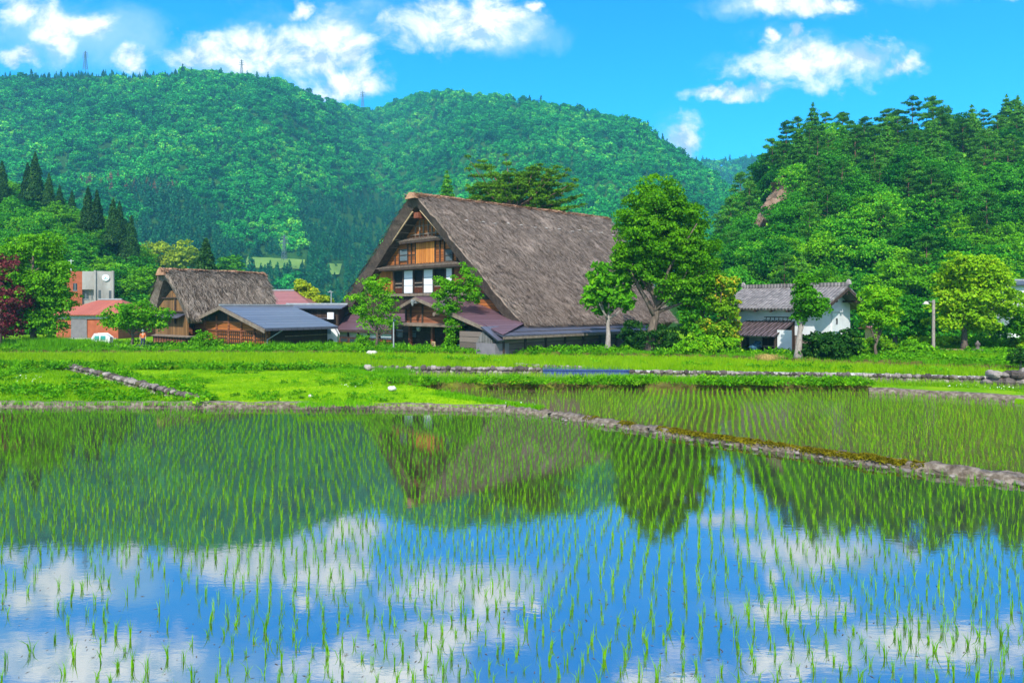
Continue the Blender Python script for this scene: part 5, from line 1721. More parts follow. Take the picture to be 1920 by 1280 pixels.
def tile_mat():
    m, t, out = new_mat('roof_tile')
    tc = t.n('ShaderNodeTexCoord').outputs['Object']
    sep = t.n('ShaderNodeSeparateXYZ', ins={0: tc})
    qx = t.math('DIVIDE', sep.outputs[0], .30); qy = t.math('DIVIDE', t.math('ABSOLUTE', sep.outputs[1]), .30)
    wave = t.math('SINE', t.math('MULTIPLY', qx, 2 * PI))
    fy = t.math('FRACT', qy)
    cell = t.n('ShaderNodeCombineXYZ', ins={0: t.math('FLOOR', qx), 1: t.math('FLOOR', qy)})
    wn = t.n('ShaderNodeTexWhiteNoise', noise_dimensions='2D', ins={0: cell.outputs[0]})
    f = t.math('ADD', t.math('MULTIPLY', wn.outputs[0], .6), t.math('MULTIPLY', t.noise(tc, 1.5), .4))
    c = t.ramp(f, [(.1, (.09, .08, .075)), (.5, (.17, .152, .145)), (.9, (.28, .255, .24))])
    joint = t.sstep(fy, .80, .97)
    c = t.mix(t.math('MULTIPLY', joint, .75), c, (.05, .04, .04))
    c = t.mix(t.math('MULTIPLY', t.sstep(wave, .3, 1.0), .5), c, (.07, .055, .055))
    p = t.n('ShaderNodeBsdfPrincipled', ins={'Roughness': .7})
    t.link(c, p.inputs['Base Color'])
    h = t.math('ADD', t.math('MULTIPLY', wave, -.5), t.math('MULTIPLY', fy, -.6))
    b = t.n('ShaderNodeBump', ins={'Strength': 1.0, 'Distance': .05, 'Height': h}); t.link(b.outputs[0], p.inputs['Normal'])
    t.link(p.outputs[0], out.inputs[0]); return m


M['roof_tile'] = tile_mat()
rf = mb.build('roof', M['roof_tile'], WS)
mb = MB(); mb.beam((-L4 - .15, 0, zr4 + .12), (.1, 0, zr4 + .12), .34, .3)
for xx in (-L4 - .1, .05): mb.lathe([(0, .34), (.12, .26), (.22, .1), (.24, -.1), (0, -.15)], (xx, 0, zr4 + .2), 8)
mb.build('ridge_tiles', M['roof_tile'], rf)
mb = MB()
for s in (-1, 1):
    for xx in (.02, -L4 - .12): mb.beam((xx, 0, zr4 - .28), (xx, s * (W4 + .05), ze4 - .30), .08, .24)
mb.build('bargeboard', M['dark_wood'], rf)
mb = MB()
for k in range(5): xx = -1.6 - k * 1.45; mb.beam((xx, -W4 + .1, ze4 - .25), (xx, -W4 + 1.2, ze4 - .05), .14, .16)
for zz, yy in ((zr4 - .75, 0), (zr4 - 1.4, 1.8), (zr4 - 1.4, -1.8)): mb.box(-1.2, -.05, yy - .1, yy + .1, zz, zz + .18)
mb.build('rafter_ends', M['dark_wood'], rf)
Wi = W4 - 1.15
mb = MB(); mb.prism([(-Wi, 0), (Wi, 0), (Wi, ze4 + .62), (0, zr4 - .3), (-Wi, ze4 + .62)], 0, 1)
body = MB()
pts = [(-Wi, 1.6), (Wi, 1.6), (Wi, ze4 + .30), (0, zr4 - .25), (-Wi, ze4 + .30)]
n = 5
for (xx) in (0,):
    b0 = [(-1.25, y, z) for y, z in pts]; b1 = [(-L4 + .55, y, z) for y, z in pts]
    body.poly(b0); body.poly(b1[::-1])
    for i in range(n):
        j = (i + 1) % n; body.poly([b0[i], b1[i], b1[j], b0[j]])
body.build('plaster_wall', M['plaster'], WS)
mb = MB(); mb.box(-L4 + .6, -1.3, -Wi + .05, Wi - .05, 0, 1.6); mb.build('base_wall', M['grey_boards'], WS)
# upper shuttered door on the gable end
mb = MB(); mb.box(-1.25, -1.12, -.35, 1.0, 1.9, 3.5); dr_ = mb.build('loft_door', M['white_paint'], WS)
mb = MB(); mb.box(-1.25, -1.02, -.75, 1.35, 3.52, 3.85); mb.build('door_lintel', M['plaster'], WS)
mb = MB(); mb.tube([(-1.08, .25, 2.5), (-1.05, .3, 2.75), (-1.08, .25, 3.0)], .03, 6); mb.tube([(-1.08, .45, 2.5), (-1.05, .4, 2.75), (-1.08, .45, 3.0)], .03, 6); mb.build('handle', M['black'], dr_)
# canopy with standing seams
c0 = f4.on_y(1400, 601, -Wi - .02)[0]; c1 = f4.on_y(1490, 602, -Wi - .02)[0]; ct = f4.on_y(1400, 601, -Wi)[1]
cp = 2.3
e0 = f4.on_y(1360, 627, -Wi - cp); e1 = f4.on_y(1452, 628, -Wi - cp)
mb = MB(); mb.slab([(e0[0], -Wi - cp, e0[1]), (e1[0], -Wi - cp, e0[1]), (c1, -Wi - .02, ct), (c0, -Wi - .02, ct)], .08); cr_ = mb.build('canopy_roof', M['violet_metal'], WS)
mb = MB()
for k in range(15):
    q = k / 14; a = Vector((e0[0] + (e1[0] - e0[0]) * q, -Wi - cp, e0[1] + .02)); b = Vector((c0 + (c1 - c0) * q, -Wi - .03, ct + .02)); mb.beam(a, b, .035, .07)
mb.build('seams', M['dark_wood'], cr_)
zc4 = e0[1]
mb = MB()
for xx in (e0[0] + .35, e0[0] + 1.2, e1[0] - .15): mb.box(xx - .07, xx + .07, -Wi - cp + .35, -Wi - cp + .49, 0, zc4 + .1)
mb.build('canopy_post', M['dark_wood'], WS)
mb = MB(); mb.box(e1[0] - .05, e1[0] + 1.15, -Wi - cp + .55, -Wi - cp + .65, .55, zc4 + .5); pw = mb.build('wing_wall', M['plaster'], WS)
mb = MB(); mb.box(e1[0] - .06, e1[0] + 1.16, -Wi - cp + .53, -Wi - cp + .67, 0, .55); mb.build('wing_base', M['concrete'], WS)
mb = MB(); mb.box(c0, c1, -Wi - .06, -Wi + .04, 0, ct - .1); mb.build('inner_wall', M['dark_boards'], WS)
mb = MB(); mb.box(c0 + .3, c0 + 1.5, -Wi - .1, -Wi - .07, .5, 2.2); mb.build('inner_panel', M['concrete'], WS)
mb = MB(); mb.tube([(e0[0] + .3, -Wi - cp + .3, 1.45), (e1[0] - .6, -Wi - cp + .3, 1.45)], .025, 5); mb.build('rail', M['metal_grey'], WS)
mb = MB(); mb.tube([(c0 + 2.3, -Wi - .2, 1.9), (c0 + 2.3, -Wi - .14, 1.9)], .2, 16); mb.build('hanging_hoop', M['light_pole'], WS)
# ladder laid flat on the canopy's upper edge
LD = thing('ladder', 'dark ladder resting sideways above the canopy of the white storehouse', 'ladder', ow, -PH)
l0 = f4.on_y(1433, 594, -Wi - .12); l1 = f4.on_y(1485, 593, -Wi - .12); lb = ct + .06
mb = MB(); mb.beam((l0[0], -Wi - .12, l0[1]), (l1[0], -Wi - .12, l0[1]), .06); mb.beam((l0[0], -Wi - .2, lb), (l1[0], -Wi - .2, lb), .06); mb.build('rail', M['dark_wood'], LD)
mb = MB(); k = l0[0] + .2
while k < l1[0]: mb.beam((k, -Wi - .2, lb), (k, -Wi - .12, l0[1]), .04); k += .38
mb.build('rungs', M['dark_wood'], LD)
# bundle and low bench under the canopy
q = f4.on_y(1416, 660, -Wi - 1.2)[0]
mb = MB(); mb.rock((0, 0, .55), (.55, .4, .35), 5); mb.rock((.25, .1, .9), (.3, .3, .2), 9)
o = mb.build('cloth_bundle', M['blue_cloth']); o.location = ow + d4 * q - v4 * (Wi + 1.2); tag(o, 'faded blue covered bundle standing under the storehouse canopy', 'bundle')
BN = thing('bench', 'low pale bench under the storehouse canopy next to its white side wall', 'bench', ow + d4 * (f4.on_y(1445, 660, -Wi - 1.0)[0]) - v4 * (Wi + 1.0), -PH)
mb = MB(); mb.box(-.6, .6, -.2, .2, .62, .7); mb.build('seat', M['beam_wood'], BN)
for s in (-1, 1): mb = MB(); mb.box(s * .5 - .05, s * .5 + .05, -.17, .17, 0, .62); mb.build('leg', M['beam_wood'], BN)
# dark roof at the right edge of the photo, seen through the trees
shed('far_house', 'house roof cut by the right edge of the photo, half hidden among trees', 'house', 1893, 2040, 526, 534, 600, 80, 7, 'slate_roof', 'plaster')
shed('orange_walled_shed', 'tiny orange-brown shed glimpsed behind the trees right of the storehouse', 'shed', 1634, 1662, 610, 616, 640, 78, 3, 'brown_roof', 'light_pole')
# ------------------------------------------------------------------ banks, curbs and stone walls
def strip(name, pts, z, w, h, mat, label=None, cat=None, kind=None, rough=.04, step=.35, seed=1, smooth=True, wvar=.25):
    """irregular low wall following a line: pts in plan, rounded cross-section w wide, h high"""
    P_ = [np.array(p[:2], float) for p in pts]
    seg = [np.linalg.norm(P_[i + 1] - P_[i]) for i in range(len(P_) - 1)]
    L = sum(seg); n = max(4, int(L / step)); cum = np.concatenate([[0], np.cumsum(seg)])
    s = np.linspace(0, L, n)
    X = np.interp(s, cum, [p[0] for p in P_]); Yv = np.interp(s, cum, [p[1] for p in P_])
    zz = z if np.isscalar(z) else np.interp(s, cum, z)
    tx = np.gradient(X); ty = np.gradient(Yv); l = np.hypot(tx, ty); tx /= l; ty /= l
    prof = [(-.5, -.6), (-.5, .35), (-.42, .78), (-.22, 1.0), (0, 1.04), (.22, .98), (.42, .75), (.5, .3), (.5, -.6)]
    V = []
    for k, (a, b) in enumerate(prof):
        wj = w * (1 + wvar * (fbm(s * .8, s * 0 + k * .35, seed, 3) - .5) * 2)
        hj = h * (1 + .5 * (fbm(s * 1.3 + 7, s * 0 + k * .5, seed + 3, 3) - .5))
        jt = rough * (fbm(s * 3.5, s * 0 + k * 1.7, seed + 9, 3) - .5) * 2
        V.append(np.stack([X - ty * (a * wj + jt), Yv + tx * (a * wj + jt), zz + b * hj + (jt if b > 0 else 0)], 1))
    m = len(prof); V = np.stack(V, 1).reshape(-1, 3)
    i = np.arange(n - 1)[:, None] * m + np.arange(m - 1)[None]
    q = np.stack([i, i + m, i + m + 1, i + 1], -1).reshape(-1, 4)
    o = link(name, np_mesh(name, V, q, M[mat], smooth=smooth))
    return tag(o, label, cat, None, kind)


cl = [P(x, y, ZA) for x, y in CURB_L]
cr = [P(x, y, ZA) for x, y in CURB_R]
strip('paddy_curb', cl, 0.0, .5, .23, 'curb', 'long straight grey mud curb along the far edge of the front paddy', 'curb', seed=3)
strip('paddy_curb', cr, 0.0, .50, .17, 'curb', 'mossy curb slanting between the front paddy and the right-hand paddy', 'curb', seed=5, rough=.13, step=.12)
CRB = bpy.data.objects['paddy_curb.001']


def moss_on(line, lo, hi, n, seed, parent, zt):
    rng = np.random.default_rng(seed)
    a = np.array([at(lo, np.interp(lo, [p[0] for p in line], [p[1] for p in line]), 0)[:2]]); b = np.array([at(hi, np.interp(hi, [p[0] for p in line], [p[1] for p in line]), 0)[:2]])
    k = rng.random((n, 1)); c = a + (b - a) * k; d = (b - a)[0]; d = d / np.linalg.norm(d)
    off = rng.normal(-.03, .10, n)
    thick = .10 * fbm(k[:, 0] * 9, k[:, 0] * 0, seed, 3)
    Pm = np.stack([c[:, 0] - d[1] * off, c[:, 1] + d[0] * off, zt + thick - np.abs(off) * .25 + rng.uniform(-.03, .015, n)], 1)
    V, Fc = leaf_cards(Pm, .075, .05, 1.2, rng=rng)
    return V, Fc


Vs, Fs, b = [], [], 0
for lo, hi, nn in ((1235, 1290, 1800), (1260, 1420, 7000), (1400, 1500, 1500), (1505, 1700, 9500), (1710, 1735, 500), (1100, 1120, 400), (1165, 1190, 500)):
    V, Fc = moss_on(CURB_R, lo, hi, nn, lo, CRB, .165)
    Vs.append(V); Fs.append(Fc + b); b += len(V)
link('moss', np_mesh('moss', np.concatenate(Vs), np.concatenate(Fs), M['moss']), CRB)
MB_ = MB(); rnd = random.Random(4)
for i in range(70):
    px = rnd.uniform(1010, 2000); y = np.interp(px, [p[0] for p in CURB_R], [p[1] for p in CURB_R]) + rnd.uniform(-2, 6)
    g = at(px, y, .04); r = rnd.uniform(.03, .09)
    MB_.rock((g.x, g.y, .06), (r * 1.3, r, r * .6), i)
MB_.build('embedded_stones', M['stone'], CRB, smooth=True)


def stone_wall(name, label, pts, z0, h, sz, seed, mat='field_stone', thick=.4, top=None):
    """dry-stone edging: rounded stones packed in courses"""
    rnd = random.Random(seed); mb = MB()
    t = None
    for i in range(len(pts) - 1):
        a = Vector((*pts[i][:2], 0)); b = Vector((*pts[i + 1][:2], 0)); L = (b - a).length; d = (b - a) / L; nrm = Vector((-d.y, d.x, 0))
        z = z0
        row = 0
        while z < z0 + h - sz * .15:
            s = rnd.uniform(0, sz)
            while s < L:
                r = sz * rnd.uniform(.42, .75)
                c = a + d * s + nrm * rnd.uniform(-.06, .06)
                mb.rock((c.x, c.y, z + r * .5), (r * rnd.uniform(.85, 1.35), thick * rnd.uniform(.4, .62), r * rnd.uniform(.6, 1.05)), rnd.randint(0, 9999))
                s += r * 1.75
            z += sz * .85; row += 1
    o = mb.build(name, M[mat], smooth=False)
    return tag(o, label, 'stone wall')


W1 = [P(*p, .15) for p in [(690, 696), (860, 698), (1016, 699)]]
stone_wall('stone_wall', 'low wall of round field stones left of the dark blue pond strip', W1, .08, .40, .28, 1)
W2 = [P(*p, .15) for p in [(1182, 703), (1400, 706), (1600, 709), (1860, 716)]]
stone_wall('stone_wall', 'long low wall of pale stones running right from the blue pond strip', W2, .08, .30, .24, 2)
cp_ = strip('coping', [(x, y + .25) for x, y in W2], .36, .5, .06, 'road', kind=None, seed=8); cp_.parent = bpy.data.objects['stone_wall.001']
W3 = [P(*p, .06) for p in [(124, 692), (180, 706), (240, 723), (320, 745), (378, 757)]]
stone_wall('stone_wall', 'weathered stone wall slanting down beside the lawn on the left', W3, .04, .32, .26, 3, thick=.5)
strip('mossy_top', [(x + .12, y + .12) for x, y in W3], [.33, .33, .30, .26, .14], .42, .08, 'moss', seed=14)
bpy.data.objects['mossy_top'].parent = bpy.data.objects['stone_wall.002']
W4_ = [P(*p, .2) for p in [(1845, 717), (1900, 719), (1990, 722)]]
stone_wall('rock_pile', 'heap of big grey rocks at the right end of the pale stone wall', W4_, .12, .75, .5, 4, thick=.9)
bpy.data.objects['rock_pile']['category'] = 'rocks'
W5 = [P(*p, .3) for p in [(868, 668), (905, 669), (945, 671)]]
stone_wall('stone_edging', 'short row of small stones in the grass in front of the farmhouse porch', W5, .30, .16, .16, 6)
W6 = [P(*p, .3) for p in [(965, 684), (1000, 687), (1090, 690)]]
stone_wall('stone_edging', 'broken row of pinkish stones above the blue pond strip', W6, .30, .12, .2, 7)
strip('paddy_curb', [P(*p, .1) for p in [(1628, 734), (1700, 737), (1920, 750), (2400, 785)]], .1, .5, .2, 'curb', 'short grey concrete curb at the right end of the grassy bank', 'curb', seed=9)
# open strip of dark blue water, retained by the stone wall
PD = [P(*p, .16) for p in [(1016, 700), (1182, 701), (1178, 690), (1020, 688)]]
flat('pond', PD, .345, 'pond')
mb = MB(); a = P(1018, 700, .15); b = P(1181, 701, .15)
n = 60
for i in range(n):
    q0 = Vector((*a, 0)).lerp(Vector((*b, 0)), i / n); q1 = Vector((*a, 0)).lerp(Vector((*b, 0)), (i + 1) / n); o_ = .03 * (i % 2)
    mb.box(q0.x, q1.x, q0.y - .02 - o_, q0.y + .05, .05, .40)
M['blue_sheet'] = surf('blue_sheet', [(.3, (.012, .032, .14)), (.7, (.03, .065, .22))], 3, .4, bump=.1, spec=.5)
tag(mb.build('sheet_edging', M['blue_sheet']), 'dark blue corrugated sheet edging between the two stone walls', 'edging')
# paths
flat('path', [P(*p, VG) for p in [(1672, 676), (1740, 683), (1900, 689), (2300, 700), (2300, 693), (1900, 684), (1740, 679), (1690, 674)]], VG + .012, 'road')
flat('yard', [P(*p, VG) for p in [(150, 652), (300, 652), (300, 640), (150, 640)]], VG + .012, 'road')
# light-coloured stones lying in the grass
for (px, py, r, lab) in [(697, 668, .42, 'large white stone at the edge of the far paddy in front of the small tree'), (735, 732, .25, 'flat white stone lying on the right part of the lawn'), (583, 744, .14, 'small white stone near the front edge of the lawn'), (1668, 668, .2, 'small white stone beside the leaning tree')]:
    g = at(px, py, .2); mb = MB(); mb.rock((0, 0, r * .4), (r, r * .7, r * .55), px)
    o = mb.build('white_stone', M['pale_stone'], smooth=True); o.location = (g.x, g.y, .2 if py > 700 else .3); tag(o, lab, 'stone')

# ------------------------------------------------------------------ rice
RD = math.radians(16.5)
ru = np.array([math.cos(RD), -math.sin(RD)]); rv = np.array([math.sin(RD), math.cos(RD)])


def grid_pts(poly, a, b, jit, z, miss=.04, seed=0, margin=0.0):
    rng = np.random.default_rng(seed)
    px = [p[0] for p in poly]; py = [p[1] for p in poly]
    cx, cyy = np.mean(px), np.mean(py); R = max(max(px) - min(px), max(py) - min(py))
    nu = int(R / a) + 2; nv = int(R / b) + 2
    I, J = np.meshgrid(np.arange(-nu, nu), np.arange(-nv, nv))
    row = rng.normal(0, jit * .4, J.shape)
    wig = .06 * np.sin(J * b * .6 + I * .02)
    Pp = np.array([cx, cyy]) + ru * (I * a)[..., None] + rv * (J * b)[..., None]
    Pp = Pp.reshape(-1, 2) + ru * wig.reshape(-1, 1) + rng.normal(0, jit, (I.size, 2))
    m = inside(poly, Pp[:, 0], Pp[:, 1]) & (rng.random(len(Pp)) > miss)
    # only what the photo (or a step to its side) can see
    m &= (Pp[:, 1] > 5.5) & (np.abs(Pp[:, 0]) < Pp[:, 1] * .86 + 2.5)
    Pp = Pp[m]
    return np.concatenate([Pp, np.full((len(Pp), 1), z)], 1)


A = grid_pts(polyA, .22, .315, .024, ZA, .07, 1)
# keep plants off the curb
def seg_dist(Pp, line):
    d = np.full(len(Pp), 1e9)
    for i in range(len(line) - 1):
        a = np.array(line[i][:2]); b = np.array(line[i + 1][:2]); ab = b - a
        k = np.clip(((Pp[:, :2] - a) @ ab) / (ab @ ab), 0, 1)
        d = np.fmin(d, np.linalg.norm(Pp[:, :2] - (a + k[:, None] * ab), axis=1))
    return d


A = A[(seg_dist(A, cr) > .40) & (seg_dist(A, cl) > .75)]
order = np.argsort(A[:, 1] + np.abs(A[:, 0]) * .15)
A = A[order]
# sparse patch on the near left, as in the photo
k = fbm(A[:, 0] * .45 + 3, A[:, 1] * .45, 12, 2)
pxA = 960 + A[:, 0] / A[:, 1] * F
A = A[~((pxA < 420) & (A[:, 1] < 11.5) & (RNG.random(len(A)) < .45))]
pyA = HOR + (CAMZ) / A[:, 1] * F; pxA = 960 + A[:, 0] / A[:, 1] * F
vis = (pxA > -10) & (pxA < 1930) & (pyA < 1300)
iv = np.where(vis)[0]
first = iv[:300]
rest = np.setdiff1d(np.arange(len(A)), first)


def seedling_mesh(i):
    rng = np.random.default_rng(900 + i); n = int(rng.integers(6, 11)); h = .20 * rng.uniform(.85, 1.15)
    o = blades(np.zeros((1, 3)), h, .0095, n, .010, .32 if i % 3 else .6, 'rice', 'rice_seedling', 2, rng)
    me = o.data; bpy.data.objects.remove(o)
    return me


SM = [seedling_mesh(i) for i in range(10)]
for q, j in enumerate(first):
    p = A[j]; o = bpy.data.objects.new('rice_seedling', SM[random.randrange(10)]); COL.objects.link(o)
    o.location = (p[0], p[1], p[2] - .01); o.rotation_euler = (random.uniform(-.08, .08), random.uniform(-.08, .08), random.uniform(0, 6.28)); s = random.uniform(.75, 1.2); o.scale = (s, s, s)
    mi_ = SM.index(o.data); pxx = pxA[j]; pyy = pyA[j]
    side = ['at the far left', 'left of centre', 'just left of the middle', 'just right of the middle', 'right of centre', 'at the far right'][int(min(5.99, max(0, pxx / 320)))]
    row = 'cut by the bottom edge' if pyy > 1262 else ('near the bottom edge' if pyy > 1215 else ('in the front rows' if pyy > 1165 else 'in the rows further back'))
    lab = ('tall ' if s > 1.05 else ('tiny ' if s < .85 else 'middling ')) + ('splayed' if mi_ % 3 == 0 else 'upright') + ' rice seedling ' + row + ' ' + side
    tag(o, lab, 'rice plant', 'rice seedlings nearest to the camera in the front paddy')
Ar = A[rest]
near = Ar[:, 1] < 16
tag(blades(Ar[near], .20, .0085, 7, .011, .34, 'rice', 'rice_plants', 2), kind='stuff')
hv = .185 + .08 * (fbm(Ar[~near][:, 0] * .3, Ar[~near][:, 1] * .3, 4, 2) - .5)
tag(blades(Ar[~near], hv, .0098, 6, .015, .38, 'rice', 'rice_plants', 2), kind='stuff')
Bp = grid_pts(polyB, .23, .35, .022, ZB, .06, 2)
Bp = Bp[seg_dist(Bp, cr) > .42]
Bp = Bp[~((960 + Bp[:, 0] / Bp[:, 1] * F < 1090) & (RNG.random(len(Bp)) < .55))]
tag(blades(Bp, .22, .011, 6, .016, .36, 'rice', 'rice_plants', 2), kind='stuff')
Cp = grid_pts(polyC, .24, .30, .03, ZC, .25, 3)
tag(blades(Cp, .24, .022, 5, .03, .4, 'rice_far', 'rice_plants', 1), kind='stuff')
Dp = grid_pts(polyD, .22, .32, .03, ZD, .02, 4)
tag(blades(Dp, .33, .04, 6, .05, .35, 'rice_far', 'rice_plants', 1), kind='stuff')
# floating leaf litter and bent blades on the open water
n = 1100
Yl = 1 / RNG.uniform(1 / 26, 1 / 6.5, n); Xl = RNG.uniform(-.8, .8, n) * Yl
mL = inside(polyA, Xl, Yl); Pl = np.stack([Xl, Yl, np.full(n, .004)], 1)[mL]
V, Fc = leaf_cards(Pl, .07, .012, 6.0); V[:, 2] = .003 + .004 * RNG.random(len(V))
tag(link('floating_stalks', np_mesh('floating_stalks', V, Fc, M['mud'])), kind='stuff')

# ------------------------------------------------------------------ grass
def scatter_poly(poly, dens, z, seed, fn=None):
    rng = np.random.default_rng(seed)
    xs = [p[0] for p in poly]; ys = [p[1] for p in poly]
    A_ = (max(xs) - min(xs)) * (max(ys) - min(ys)); n = int(A_ * dens)
    x = rng.uniform(min(xs), max(xs), n); y = rng.uniform(min(ys), max(ys), n)
    m = inside(poly, x, y) & (np.abs(x) < y * .84 + 3)
    if fn is not None: m &= fn(x, y, rng)
    return np.stack([x[m], y[m], np.full(m.sum(), z)], 1)


gl = scatter_poly(polyL, 60, ZL, 1)
hv = .07 + .12 * np.clip(fbm(gl[:, 0] * .5, gl[:, 1] * .5, 3, 3) - .45, 0, 1) * 2
tag(blades(gl, hv, .022, 4, .06, .6, 'grass_blade', 'lawn_grass', 1), kind='stuff')
gll = scatter_poly(polyLL, 34, .06, 2)
hv = .12 + .45 * np.clip(fbm(gll[:, 0] * .35, gll[:, 1] * .35, 6, 3) - .42, 0, 1)
tag(blades(gll, hv, .03, 5, .09, .5, 'grass_blade', 'grass', 1), kind='stuff')


def band(pts, width, dens, h, z, seed, mat='grass_tall', w=.03, hv_=.5, n=5, lean=.5, name='grass', kind='stuff', sp=.08):
    """grass along a line (plan points)"""
    rng = np.random.default_rng(seed)
    P_ = [np.array(p[:2], float) for p in pts]; out = []
    for i in range(len(P_) - 1):
        a, b = P_[i], P_[i + 1]; L = np.linalg.norm(b - a); m = int(L * dens * width) + 1
        k = rng.random((m, 1)); d = (b - a) / L; nn = np.array([-d[1], d[0]])
        out.append(a + (b - a) * k + nn * rng.normal(0, width / 3, (m, 1)))
    Q = np.concatenate(out); Q = Q[np.abs(Q[:, 0]) < Q[:, 1] * .84 + 3]
    hh = h * (1 - hv_ + 2 * hv_ * fbm(Q[:, 0] * .6, Q[:, 1] * .6, seed, 3))
    return tag(blades(np.concatenate([Q, np.full((len(Q), 1), z)], 1), hh, w, n, sp, lean, mat, name, 1, rng), kind=kind)


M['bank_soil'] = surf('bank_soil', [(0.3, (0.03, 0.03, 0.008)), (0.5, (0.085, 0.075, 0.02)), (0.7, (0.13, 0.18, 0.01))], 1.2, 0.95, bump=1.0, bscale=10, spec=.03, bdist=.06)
# low weeds in clumps, darker than the grass round them
def weed_mesh(seed, m_, h=.22):
    rng = np.random.default_rng(seed); k = 34
    a = rng.random(k) * 2 * PI; rr = rng.random(k) ** .5 * .26
    Pm = np.stack([np.cos(a) * rr, np.sin(a) * rr, rng.uniform(.02, h, k)], 1)
    V, Fc = leaf_cards(Pm, .16, .07, .9, rng=rng)
    return np_mesh('weed', V, Fc, M[m_])


WM = [weed_mesh(1, 'leaf_fresh'), weed_mesh(2, 'leaf_mid'), weed_mesh(3, 'leaf_fresh', .35), weed_mesh(4, 'grass_tall', .3), weed_mesh(5, 'leaf_autumn', .15)]


def weeds(poly, n, z, seed, thr=.5, smin=.5, smax=1.3, fs=.35):
    rng = np.random.default_rng(seed); q = scatter_poly(poly, n, z, seed)
    f = fbm(q[:, 0] * fs, q[:, 1] * fs, seed, 3); q = q[f + rng.normal(0, .05, len(q)) > thr]
    gn_scatter('weeds', q, rng.uniform(smin, smax, len(q)), rng.random(len(q)) * 6.28, rng.integers(0, 5, len(q)), WM)


def line_poly(pts, w):
    return [(x, y - w / 2) for x, y in pts] + [(x, y + w / 2) for x, y in pts][::-1]


weeds(polyL, 5, ZL, 81, .60, .4, .9)
weeds(polyLL, 7, .06, 82, .52)
weeds(line_poly([P(*p, .1) for p in [(735, 722), (900, 725), (1250, 727), (1500, 728), (1625, 729)]], 1.6), 26, .34, 83, .40)
weeds(line_poly([P(*p, VG) for p in [(-900, 659), (0, 659), (700, 660), (1000, 662), (1300, 665), (1500, 673), (1700, 679), (1900, 689)]], 2.6), 10, .40, 84, .42, .8, 2.0)
weeds(line_poly([P(*p, .25) for p in [(-900, 687), (0, 687), (300, 690), (690, 691)]], 1.6), 14, .25, 85, .42, .6, 1.6)
weeds([P(*p, VG) for p in [(-300, 656), (1640, 672), (1640, 645), (-300, 645)]], 1.6, VG, 86, .45, .8, 2.2)
weeds([P(*p, VG) for p in [(1640, 676), (2300, 690), (2300, 640), (1640, 640)]], 3.0, VG, 87, .47, .8, 2.2)
weeds(line_poly([P(*p, .2) for p in [(390, 752), (300, 724), (200, 700), (150, 688)]], 1.4), 20, .2, 88, .4)
weeds(line_poly([P(*p, .3) for p in [(700, 676), (1000, 680), (1300, 688), (1800, 700)]], 1.6), 5, .3, 89, .5, .6, 1.4)
# the tall bank between the right-hand paddy and the thin one behind it
bank = [P(*p, .05) for p in [(735, 722), (900, 725), (1250, 727), (1500, 728), (1625, 729)]]
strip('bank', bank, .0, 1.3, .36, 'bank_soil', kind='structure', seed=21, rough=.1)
band([(x, y + .25) for x, y in bank], 1.2, 75, .34, .33, 31, n=6)
band([(x, y - .45) for x, y in bank], .4, 14, .25, .2, 32, n=6, lean=.9)
band([P(*p, .15) for p in [(1600, 722), (1750, 722), (1950, 735), (2300, 750)]], 1.6, 50, .16, .17, 33, mat='grass_blade')
# grass along the front curb, the lawn edges, the paddies' edges
band([P(*p, .17) for p in [(-600, 752), (0, 755), (380, 757)]], .5, 60, .22, .12, 34)
band([P(*p, .17) for p in [(380, 757), (760, 760), (940, 764)]], .4, 40, .10, .17, 35, mat='grass_blade')
band([P(*p, .17) for p in [(820, 738), (930, 755), (1015, 766)]], .8, 70, .2, .17, 36)
band([P(*p, .2) for p in [(390, 752), (300, 724), (200, 700), (150, 688)]], .8, 60, .25, .2, 37)
for pts, h, sd in (([(-500, 686), (0, 687), (110, 688)], .45, 41), ([(190, 688), (330, 689), (470, 690)], .4, 42), ([(470, 688), (560, 690), (690, 690)], .2, 43), ([(600, 693), (720, 702), (800, 722)], .22, 44),
                   ([(700, 699), (760, 699), (770, 700)], .45, 45), ([(1030, 691), (1120, 693), (1300, 694), (1500, 697)], .16, 46), ([(1500, 697), (1850, 703)], .1, 47), ([(560, 760), (640, 757), (700, 758)], .2, 48)):
    band([P(*p, .25) for p in pts], 1.1, 55, h, .24, sd)
# the bank the village stands on
VB = [P(*p, VG) for p in [(-900, 661), (-100, 660), (0, 660), (350, 661), (700, 662), (1000, 664), (1300, 668), (1500, 676), (1700, 681), (1900, 691), (2400, 705)]]
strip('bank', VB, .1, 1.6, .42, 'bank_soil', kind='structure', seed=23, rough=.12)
band([(x, y + .5) for x, y in VB], 1.7, 60, .34, .42, 51, w=.045, n=5)
band([(x, y + 1.6) for x, y in VB], 2.4, 26, .3, .33, 52, w=.05, mat='grass_blade')
band([P(*p, VG) for p in [(-400, 652), (0, 652), (180, 655)]], 4.0, 30, 1.05, .33, 53, w=.06, n=6)
band([P(*p, VG) for p in [(500, 655), (620, 656), (760, 656)]], 1.6, 22, .75, .33, 54, w=.07, n=6, lean=.7)
band([P(*p, VG) for p in [(940, 662), (1000, 662)]], 1.2, 30, .5, .33, 55, w=.05)
vp = scatter_poly([P(*p, VG) for p in [(-300, 655), (2400, 690), (2400, 640), (-300, 640)]], 5, VG, 61)
tag(blades(vp, .22, .07, 5, .12, .6, 'grass_blade', 'grass', 1), kind='stuff')
vp = scatter_poly([P(*p, VG) for p in [(1640, 676), (2300, 690), (2300, 640), (1640, 640)]], 26, VG, 62)
vp = vp[~inside([P(*p, VG) for p in [(1672, 678), (1740, 685), (1900, 691), (2300, 702), (2300, 691), (1900, 682), (1740, 677), (1690, 672)]], vp[:, 0], vp[:, 1])]
tag(blades(vp, .42, .05, 5, .1, .5, 'grass_blade', 'grass', 1), kind='stuff')
